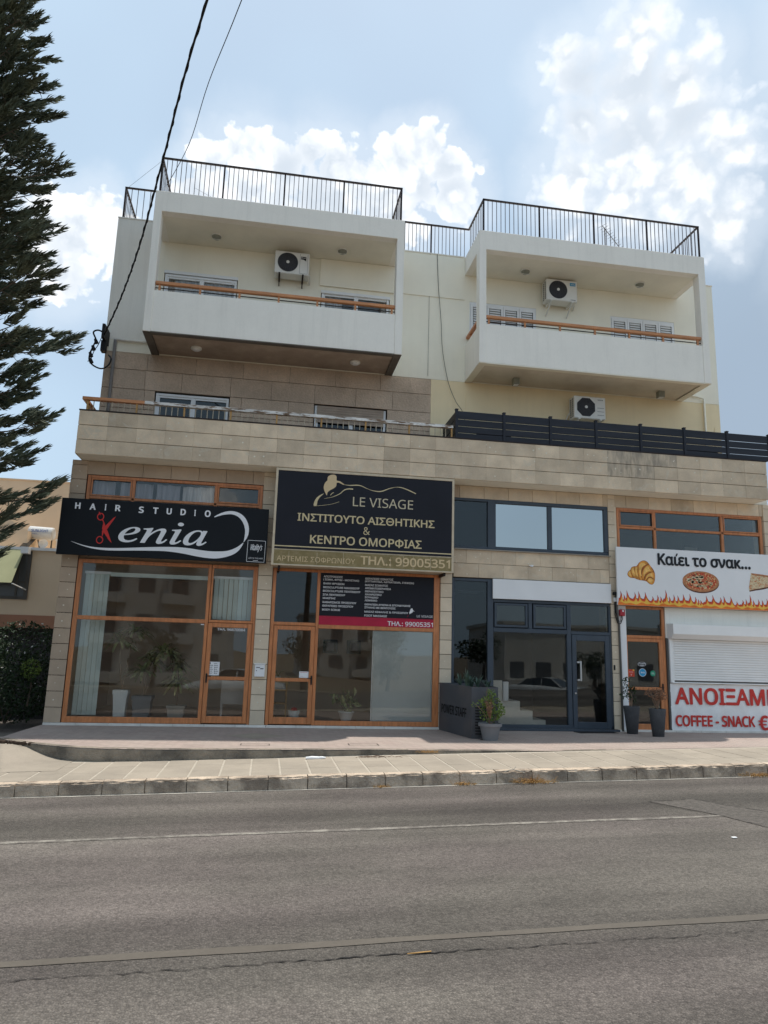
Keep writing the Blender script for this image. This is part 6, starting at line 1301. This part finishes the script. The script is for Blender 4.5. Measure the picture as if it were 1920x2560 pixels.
# ================================================================ TREE (tall columnar conifer at the left)
TX, TY = -6.9, -1.6
t = thing('conifer_tree', 'tall dark columnar conifer with feathery branch tips left of the building', 'tree', (TX, TY, -.2))
b = MB(); b.tube([(TX, TY, -.35), (TX + .05, TY, 3), (TX, TY + .05, 8), (TX + .04, TY, 13), (TX, TY, 18)], [.30, .25, .19, .11, .03], 12); b.build('trunk', M['bark'], t, smooth=True)
rg = random.Random(11)
def crown_r(z):
    P_ = [(2.2, 1.2), (3.0, 2.9), (3.8, 3.35), (6, 3.15), (7.3, 3.1), (9.5, 2.75), (11.9, 2.4), (13.1, 1.95), (15, 1.35), (17, .8), (18.6, .15)]
    for (a, r0), (c, r1) in zip(P_[:-1], P_[1:]):
        if a <= z <= c: return r0 + (r1 - r0) * (z - a) / (c - a)
    return .1
def plume(mb, p, d, ln, n):
    """a feathery branch end: many whip-like needle twigs swept forward along d"""
    d = d.normalized(); sd = d.cross(Vector((0, 0, 1))); sd = sd.normalized() if sd.length > .05 else Vector((1, 0, 0)); up = sd.cross(d).normalized()
    for i in range(n):
        u = i / n; s0 = p + d * ln * .72 * u + up * (.10 * ln * u * u)
        sgn = rg.uniform(-1, 1); ud = rg.uniform(-.85, .85); q = (d * 1.0 + sd * sgn * 1.0 * (1 - .5 * u) + up * ud * .95 * (1 - .4 * u)).normalized(); l = ln * rg.uniform(.28, .46) * (1 - .25 * u)
        w_ = sd * rg.uniform(-1, 1) + up * rg.uniform(-1, 1); w_ = (w_ - q * w_.dot(q)); w_ = w_.normalized() * rg.uniform(.009, .017)
        m_ = s0 + q * l * .55; e = s0 + (q * .8 + d * .35 + Vector((0, 0, .12))).normalized() * l
        k = len(mb.v); mb.v += [tuple(s0 - w_ * .5), tuple(s0 + w_ * .5), tuple(m_ + w_), tuple(m_ - w_), tuple(e)]; mb.f += [(k, k + 1, k + 2, k + 3), (k + 3, k + 2, k + 4)]
brs = MB(); fol = MB(); z = 2.5; wi = 0; NB = 0
while z < 18.4:
    R = max(.25, crown_r(z) - .30); nb = 8 if z < 15 else 7; wi += 1
    for k in range(nb):
        a = 2 * pi * (k + rg.uniform(-.3, .3)) / nb + wi * .7; 
        vis = cos(a) > -.35      # tips on the far side of the trunk from the street picture are built sparser
        rr_ = R * rg.uniform(.72, 1.02); zz = z + rg.uniform(-.14, .14)
        hd = Vector((cos(a), sin(a), 0)); droop = -.10 if z > 5 else -.22
        pts = [Vector((TX, TY, zz)) + hd * rr_ * u + Vector((0, 0, droop * rr_ * u * (1 - .75 * u) * 2 + .16 * rr_ * u ** 3)) for u in (0, .3, .55, .8, 1)]
        brs.tube(pts, [.035, .028, .02, .013, .006], 5, False)
        sd = Vector((-sin(a), cos(a), 0)); ns_ = (int(5 + rr_ * 4.2) if vis else int(3 + rr_ * 1.6)); zden = .6 if z < 4.4 else 1.0
        for j in range(int(ns_ * zden)):
            u = .22 + .78 * (j + rg.random()) / (ns_ * zden); f_i = min(3.999, u * 4); 
            i0 = min(3, [q for q in range(4) if (0, .3, .55, .8)[q] <= u][-1]); uu = (u - (0, .3, .55, .8)[i0]) / ((0, .3, .55, .8, 1)[i0 + 1] - (0, .3, .55, .8)[i0])
            p = pts[i0].lerp(pts[i0 + 1], uu); s_ = rg.choice((-1, 1)); sp = rg.uniform(.15, .75) * (1.15 - u) + .12
            q = p + sd * s_ * sp * .75 + hd * sp * .35 + Vector((0, 0, rg.uniform(-.08, .06))); dd = (hd * 1.0 + sd * s_ * rg.uniform(0, .6) + Vector((0, 0, rg.uniform(.15, .75))))
            fw = vis and rg.random() < .9
            plume(fol, q, dd, rg.uniform(.42, .62), 60 if vis else 12)
            brs.tube([p, q], [.008, .004], 4, False)
        plume(fol, pts[4] - hd * .25, hd + sd * rg.uniform(-.3, .3) + Vector((0, 0, rg.uniform(.2, .6))), rg.uniform(.55, .8), 75)
    z += .43 + (.05 if z < 4.6 else 0)
brs.build('branches', M['bark'], t); o = fol.build('needle_foliage', M['needle'], t); o['kind'] = 'stuff'

# ---- garden west of the building
def bush(name, label, blobs, n, size, m, stem_base, flowers=0, group=None, cat='shrub'):
    t = thing(name, label, cat, (stem_base[0], stem_base[1], stem_base[2]), group)
    b = MB(); stems(b, stem_base, [c for c, r in blobs], .02); b.build('stems', M['bark'], t)
    b = MB(); leafcloud(b, blobs, n, size); b.build('foliage', M[m], t)
    if flowers: b = MB(); leafcloud(b, blobs, flowers, .055); b.build('flowers', M['flower'], t)
bush('garden_shrub', 'dark flowering shrub with white blossoms beside the west pillar', [((-5.1, 1.6, 1.35), (.8, .7, .6)), ((-5.6, 1.4, .8), (.9, .7, .8)), ((-4.85, 1.5, .6), (.5, .6, .7)), ((-5.3, 1.7, .3), (.9, .6, .5))], 5200, .075, 'leaf_dark', (-5.3, 1.6, -.2), 90, 'garden shrubs west of the shops')
bush('garden_shrub', 'bright green shrub tuft low against the west pillar', [((-4.75, 1.1, .95), (.20, .2, .2))], 420, .05, 'leaf', (-4.75, 1.1, .2), 0, 'garden shrubs west of the shops')
bush('garden_shrub', 'dark dense hedge shrub at the left picture edge', [((-6.6, 1.4, .8), (.8, .7, .9)), ((-7.2, 1.3, .6), (.8, .7, .8)), ((-6.2, 1.9, 1.1), (.7, .6, .7))], 5200, .08, 'leaf_dark', (-6.6, 1.5, -.2), 12, 'garden shrubs west of the shops')
t = thing('garden_wall', 'low dark garden wall behind the west shrubs', 'wall', (-6, 3, -.3)); b = MB(); b.box(-11, -4.1, 3.0, 3.2, -.4, 1.0); b.build('wall_face', M['room_d'], t)

# ---- neighbour house
nb = thing('neighbour_house', 'tan rendered house with green awning behind the conifer', 'house', (-8, 9, -.3))
b = MB(); b.box(-14, -6.50 + 1.9, 9.2, 17, -.4, 6.62); b.box(-14.03, -4.57, 9.17, 9.4, 6.62, 6.66); b.build('rear_block', M['nb_wall'], nb)
b = MB(); b.box(-8.0, -4.4, 6.0, 9.2, 2.2, 3.98); b.box(-12, -8.0, 6.0, 9.2, 2.2, 2.66); b.box(-12, -8.0, 6.25, 9.2, 2.66, 3.98); b.build('front_block', M['nb_wall'], nb)
b = MB(); b.box(-12.02, -4.38, 5.95, 6.3, 1.86, 2.2); b.build('brown_beam', M['nb_brown'], nb)
b = MB(); b.box(-12.05, -4.35, 5.93, 6.08, 3.98, 4.06); b.build('roof_edge', M['plastic_w'], nb)
b = MB(); b.box(-11.8, -4.5, 6.8, 7.0, -.4, 1.9); b.build('lower_wall', M['room_d'], nb)  # dark wall colour stands in for the shade of the undercroft
wn_ = MB(); wn_.box(-8.02, -7.95, 5.96, 6.03, 2.66, 3.9); wn_.box(-6.62, -6.52, 5.96, 6.03, 2.62, 3.95); wn_.box(-7.95, -6.62, 5.96, 6.03, 2.62, 2.70); wn_.box(-6.85, -6.80, 5.96, 6.0, 2.7, 3.9); wn_.box(-7.95, -6.62, 5.97, 6.0, 3.08, 3.11); nw = wn_.build('window_frame', M['conduit'], nb)
b = MB(); b.box(-7.95, -6.62, 5.985, 5.995, 2.70, 3.9); b.build('pane', M['far_glass'], nw)
b = MB(); b.add([(-8.2, 5.94, 4.0), (-6.72, 5.94, 4.0), (-6.76, 5.35, 3.02), (-8.2, 5.35, 3.02), (-8.2, 5.96, 4.0), (-6.72, 5.96, 4.0), (-6.76, 5.37, 3.02), (-8.2, 5.37, 3.02)], [(3, 2, 1, 0), (4, 5, 6, 7), (0, 1, 5, 4), (1, 2, 6, 5), (2, 3, 7, 6)]); b.build('awning', M['awning'], nb)
b = MB(); b.tube([(-6.74, 5.36, 3.0), (-6.55, 5.9, 2.88)], .018, 6); b.build('awning_arm', M['plastic_w'], nb); b = MB(); b.box(-6.74, -6.55, 5.7, 5.95, 3.86, 4.04); b.build('awning_box', M['plastic_w'], nb)
b = MB(); b.add([(-8.6, 6.6, 4.05), (-6.9, 6.6, 4.05), (-6.9, 6.6, 4.6), (-8.3, 6.6, 5.0), (-7.5, 6.6, 4.95), (-6.6, 9, 4.7), (-6.6, 9, 4.05)], [(0, 1, 2, 4, 3), (1, 6, 5, 2)]); b.build('stair_wall', M['nb_wall'], nb)
t = thing('solar_water_heater', 'white horizontal solar water heater tank with blue lettering on the neighbour roof', 'water heater', (-6.5, 7, 4.0))
b = MB(); pts = [(-6.98 + .0, 7), (-6.94, 7)]; b.tube([(-7.0, 7, 4.62), (-6.97, 7, 4.62), (-6.33, 7, 4.60), (-6.30, 7, 4.60)], [.15, .19, .19, .15], 20); b.build('tank', M['tank'], t, smooth=False)
b = MB(); text_mb(b, 'SUNLIGHT', (-6.88, -6.42, 4.62, 4.70), 6.808, .02); text_mb(b, 'TEL. 25000000'[:4] + ' -', (-6.85, -6.6, 4.545, 4.58), 6.808); b.build('lettering', M['blue_ink'], t)
b = MB(); [b.tube([(x, 7.05, 4.05), (x, 7, 4.45)], .02, 5) for x in (-6.95, -6.35)]; b.tube([(-6.35, 6.98, 4.05), (-6.33, 6.98, 4.75)], .018, 5); b.tube([(-6.7, 6.9, 4.4), (-6.6, 6.9, 4.05)], .02, 5); b.build('stand', M['conduit'], t)
b = MB(); b.add([(-7.0, 6.9, 4.42), (-6.75, 6.9, 4.42), (-6.75, 6.3, 4.08), (-7.0, 6.3, 4.08)], [(3, 2, 1, 0)]); b.build('solar_panel', M['car_glass'], t)
t = thing('satellite_dish', 'small white satellite dish beside the solar tank', 'satellite dish', (-6.45, 6.7, 4.1)); b = MB(); b.lathe([(.01, .0), (.08, .015), (.13, .05)], (0, 0, 0), 18, False)
b.v = [(-6.47 + x, 6.7 - zz, 4.27 + y_) for x, y_, zz in b.v]; b.build('dish', M['tank'], t, smooth=True); b = MB(); b.tube([(-6.47, 6.72, 4.06), (-6.47, 6.72, 4.27)], .015, 5); b.build('arm', M['tank'], t)
t = thing('roof_shed', 'white framed roof structure right of the solar tank', 'shed', (-6.0, 7.2, 4.05)); b = MB(); b.box(-6.22, -5.5, 7.1, 7.9, 4.06, 4.42); b.build('shed_wall', M['nb_wall'], t); b = MB(); b.box(-6.26, -5.4, 7.05, 8.0, 4.42, 4.47); b.box(-6.24, -6.20, 7.07, 7.1, 4.06, 4.42); b.add([(-6.2, 7.0, 4.62), (-5.4, 7.0, 4.5), (-5.4, 7.0, 4.54), (-6.2, 7.0, 4.68), (-6.2, 7.1, 4.62), (-5.4, 7.1, 4.5), (-5.4, 7.1, 4.54), (-6.2, 7.1, 4.68)], [(0, 1, 2, 3), (7, 6, 5, 4), (0, 4, 5, 1), (3, 2, 6, 7)]); b.build('shed_trim', M['plastic_w'], t)

# ================================================================ KERBSIDE LITTER AND WEEDS
def weeds(label, c, n, r, h):
    t = thing('dry_weed', label, 'weeds', c, 'dry weeds at the kerb'); b = MB()
    for i in range(n):
        a = random.random() * 2 * pi; q = random.random() * r; p = Vector((c[0] + cos(a) * q, c[1] + sin(a) * q * .35, c[2])); d = Vector((cos(a) * random.uniform(.3, 1.6), -abs(sin(a)) * .7, random.uniform(.2, .9))).normalized() * h * random.uniform(.5, 1.2)
        b.tube([p, p + d * .6 + Vector((0, 0, .01)), p + d + Vector((0, 0, -.02))], [.0028, .002, .001], 4, False)
    b.build('dry_stalks', M['straw'], t)
weeds('tuft of dry golden grass in the joint where the rough kerb turns smooth', (3.72, -5.16, RZ(3.7) + .005), 150, .30, .13)
weeds('small flat patch of dry grass on the road left of the larger golden tuft', (2.75, -5.17, RZ(2.75) + .005), 60, .16, .07)
weeds('tiny dry grass at the kerb in the middle of the picture', (1.62, -5.17, RZ(1.62) + .005), 40, .12, .05)
weeds('dry grass at the kerb at the right picture edge', (7.15, -5.16, RZ(7.15) + .005), 110, .28, .10)
weeds('dry grass on the apron edge left of the lettered planter', (2.65, -3.44, fz(2.65, -3.4) - .03), 60, .16, .06)
t = thing('white_stick', 'pale dry stick lying on the kerb beside the golden tuft', 'stick', (3.5, -5.1, PZ(3.5))); b = MB(); b.tube(sm3([(3.32, -5.16, PZ(3.3) + .0), (3.45, -5.14, PZ(3.4) + .02), (3.6, -5.17, PZ(3.6) - .02)]), .008, 5); b.tube([(3.45, -5.14, PZ(3.4) + .02), (3.5, -5.1, PZ(3.5) + .05)], .006, 4); b.build('stick_body', M['mortar'], t)
t = thing('crushed_bottle', 'crushed clear plastic bottle lying on the pavement beside the apron edge', 'bottle', (.85, -3.68, PZ(.85))); b = MB(); b.tube([(.70, -3.68, PZ(.7) + .018), (.80, -3.69, PZ(.8) + .022), (.90, -3.67, PZ(.9) + .015), (.95, -3.68, PZ(.95) + .02), (1.0, -3.68, PZ(1) + .018)], [.018, .026, .022, .02, .01], 8); b.build('bottle_body', M['plastic_w'], t)
t = thing('straw_piece', 'yellow straw piece lying on the road beside the long crack', 'straw', (1.03, -10.36, RZ(1))); b = MB(); b.tube([(.95, -10.37, RZ(.9) + .012), (1.10, -10.36, RZ(1.1) + .012)], .0035, 5); b.build('straw_tube', M['straw'], t)
t = thing('paper_scrap', 'small white scrap on the road at the right', 'litter', (4.62, -8.2, RZ(4.6))); b = MB(); b.cbox(4.60, 4.65, -8.22, -8.19, RZ(4.6) + .004, RZ(4.6) + .012, .002); b.build('scrap', M['plastic_w'], t)
t = thing('fallen_branch', 'broken strip of root and rubble across the west corner of the apron', 'debris', (-3.75, -2.75, -.07)); b = MB()
for i in range(60): u = random.random(); x = -4.15 + u * .75; y_ = -2.60 - u * .30 + random.uniform(-.05, .05); s_ = random.uniform(.012, .04) * (1 - .5 * u); b.cbox(x - s_, x + s_, y_ - s_ * .6, y_ + s_ * .6, fz(x, -2.5) - .03, fz(x, -2.5) + s_ * .8, s_ * .25)
b.build('rubble', M['soil'], t)
t = thing('loose_twigs', 'bare twigs lying on the pavement left of the round pot', 'twigs', (1.75, -3.65, PZ(1.7))); b = MB()
for i in range(16): x = random.uniform(1.45, 2.1); y_ = -3.66 + random.uniform(-.04, .05); a = random.uniform(-.5, .5); l = random.uniform(.08, .25); b.tube([(x, y_, PZ(x) + .008), (x + l * .5, y_ + a * l * .5, PZ(x) + .025), (x + l, y_ + a * l, PZ(x + l) + .008)], .004, 4, False)
b.build('twig_strands', M['twig'], t)

# ================================================================ ACROSS THE STREET (seen mirrored in the glass)
def car(x, y_, z, ang, m, label):
    t = bpy.data.objects.new('parked_car', None); link(t, None, (x, y_, z)); tag(t, label, 'car', 'cars parked across the street')
    Rm = Matrix.Rotation(ang, 4, 'Z')
    def put(b, nm, mm, sm=False):
        b.v = [tuple(Rm @ Vector(p) + Vector((x, y_, z))) for p in b.v]; return b.build(nm, mm, t, smooth=sm)
    secs = [(-2.2, .35, .62, .70), (-2.1, .28, .84, .80), (-1.5, .22, .93, .86), (-.6, .20, .95, .88), (.6, .20, .94, .88), (1.4, .22, .90, .87), (1.95, .28, .78, .80), (2.2, .36, .60, .68)]
    b = MB(); n = 8
    for (px, zl, zh, hw) in secs:
        b.v += [(px, -hw * .92, zl), (px, -hw, zl + .15), (px, -hw, zh - .18), (px, -hw * .90, zh), (px, hw * .90, zh), (px, hw, zh - .18), (px, hw, zl + .15), (px, hw * .92, zl)]
    for i in range(len(secs) - 1):
        for j in range(n): a = i * n + j; c = i * n + (j + 1) % n; b.f.append((a, c, c + n, a + n))
    b.f += [tuple(range(n))[::-1], tuple((len(secs) - 1) * n + j for j in range(n))]; put(b, 'body', m, True)
    b = MB(); cs = [(-1.55, .92, .78), (-1.0, 1.34, .62), (-.1, 1.43, .62), (.45, 1.38, .62), (1.15, .93, .78)]
    for (px, zz, hw) in cs: b.v += [(px, -.80, .90), (px, -hw, zz), (px, hw, zz), (px, .80, .90)]
    for i in range(len(cs) - 1):
        for j in range(3): a = i * 4 + j; b.f.append((a, a + 1, a + 5, a + 4))
    put(b, 'windows', M['car_glass'])
    b = MB(); b.add([(-.95, -.60, 1.35), (-.1, -.60, 1.44), (.42, -.60, 1.39), (.42, .60, 1.39), (-.1, .60, 1.44), (-.95, .60, 1.35)], [(0, 1, 4, 5), (1, 2, 3, 4)]); [b.tube([(a, s * .80, .91), (c, s * .62, 1.37)], .03, 5) for s in (-1, 1) for a, c in ((-1.5, -.98), (1.12, .44), (-.1, -.1))]; put(b, 'roof', m)
    for wx in (-1.35, 1.38):
        for s in (-1, 1):
            b = MB(); b.tube([(wx, s * .70, .32), (wx, s * .90, .32)], .32, 20); put(b, 'tyre', M['tyre']); b = MB(); b.tube([(wx, s * .895, .32), (wx, s * .91, .32)], .20, 14); put(b, 'rim', M['steel'])
    for s in (-1, 1): b = MB(); b.cbox(2.05, 2.2, s * .62 - .13, s * .62 + .13, .60, .72, .02); put(b, 'headlight', M['lens'])
    b = MB(); b.cbox(2.1, 2.22, -.42, .42, .58, .70, .01); put(b, 'grille', M['black'])
gzz = lambda x, y_: gz(x, y_) - .35
car(16.0, -24.5, gzz(16, -24.5), radians(200 - 180 + 25), M['car_silver'], 'silver estate car parked on the earth lot across the street'); car(-1.2, -17.5, gzz(0, -17.5), radians(185), M['car_white'], 'white hatchback parked across the street')
def house(x0, x1, y0, y1, z0, h, label, nw_, nf):
    t = thing('far_house', label, 'house', ((x0 + x1) / 2, (y0 + y1) / 2, z0), 'houses across the street'); b = MB(); b.box(x0, x1, y0, y1, z0 - 2, z0 + h); b.box(x0 - .2, x1 + .2, y0 - .2, y1 + .2, z0 + h, z0 + h + .3); b.build('wall', M['far_white'], t)
    for f_i in range(nf):
        for k in range(nw_):
            x = x0 + (x1 - x0) * (k + .5) / nw_; zz = z0 + 1 + f_i * 3.1; b = MB(); b.box(x - .7, x + .7, y1 - .05, y1 + .03, zz, zz + 1.4); b.build('window', M['far_glass'], t)
            if k % 2 == 0: b = MB(); b.box(x - 1.3, x + 1.3, y1 + .03, y1 + 1.1, zz - .9, zz - .1); b.build('balcony', M['far_white'], t)
house(-14, -3, -58, -46, -1.6, 12.5, 'white four storey block across the street', 4, 4); house(22, 40, -62, -50, -1.6, 5.8, 'long low white house across the street', 7, 1); house(-42, -22, -66, -54, -1.6, 7, 'white two storey house far across the street', 5, 2); house(4, 16, -85, -72, -1.6, 7, 'distant white house between the trees across the street', 4, 2)
rt = random.Random(5)
def far_tree(x, y_, h, label):
    z0 = gzz(x, y_); t = thing('far_tree', label, 'tree', (x, y_, z0), 'trees across the street'); b = MB(); b.tube([(x, y_, z0), (x + .2, y_, z0 + h * .5)], [.2, .12], 7); b.build('trunk', M['bark'], t)
    b = MB(); bl = [((x + rt.uniform(-1, 1) * h * .22, y_ + rt.uniform(-1, 1) * h * .2, z0 + h * rt.uniform(.45, .85)), (h * .2, h * .2, h * .16)) for _ in range(7)]; leafcloud(b, bl, 1100, h * .055, rt); b.build('crown', M['leaf_dark'], t)
for i, (x, y_, h) in enumerate([(3, -40, 4.2), (9, -38, 3.4), (18, -44, 5), (-8, -40, 4.5), (27, -42, 4), (33, -36, 5), (-18, -42, 6), (12, -60, 7), (-28, -38, 5), (42, -50, 7)]): far_tree(x, y_, h, ['round dark tree', 'low bushy tree', 'broad dark tree', 'mid height tree', 'small leafy tree', 'tall leafy tree at the lot edge', 'big dark tree', 'distant tall tree', 'far left bushy tree', 'far right tall tree'][i] + ' across the street')
t = thing('utility_pole', 'wooden utility pole across the street carrying the overhead cables', 'pole', (1.7, -16.2, -.9)); b = MB(); b.tube([(1.7, -16.2, -1), (1.7, -16.2, 10.6)], [.14, .09], 10); b.build('pole_shaft', M['bark'], t); b = MB(); b.box(1.0, 2.4, -16.16, -16.06, 10.0, 10.1); b.build('cross_arm', M['bark'], t)
print('TRIS', sum(len(o.data.polygons) for o in bpy.data.objects if o.type == 'MESH'), 'OBJS', len(bpy.data.objects))
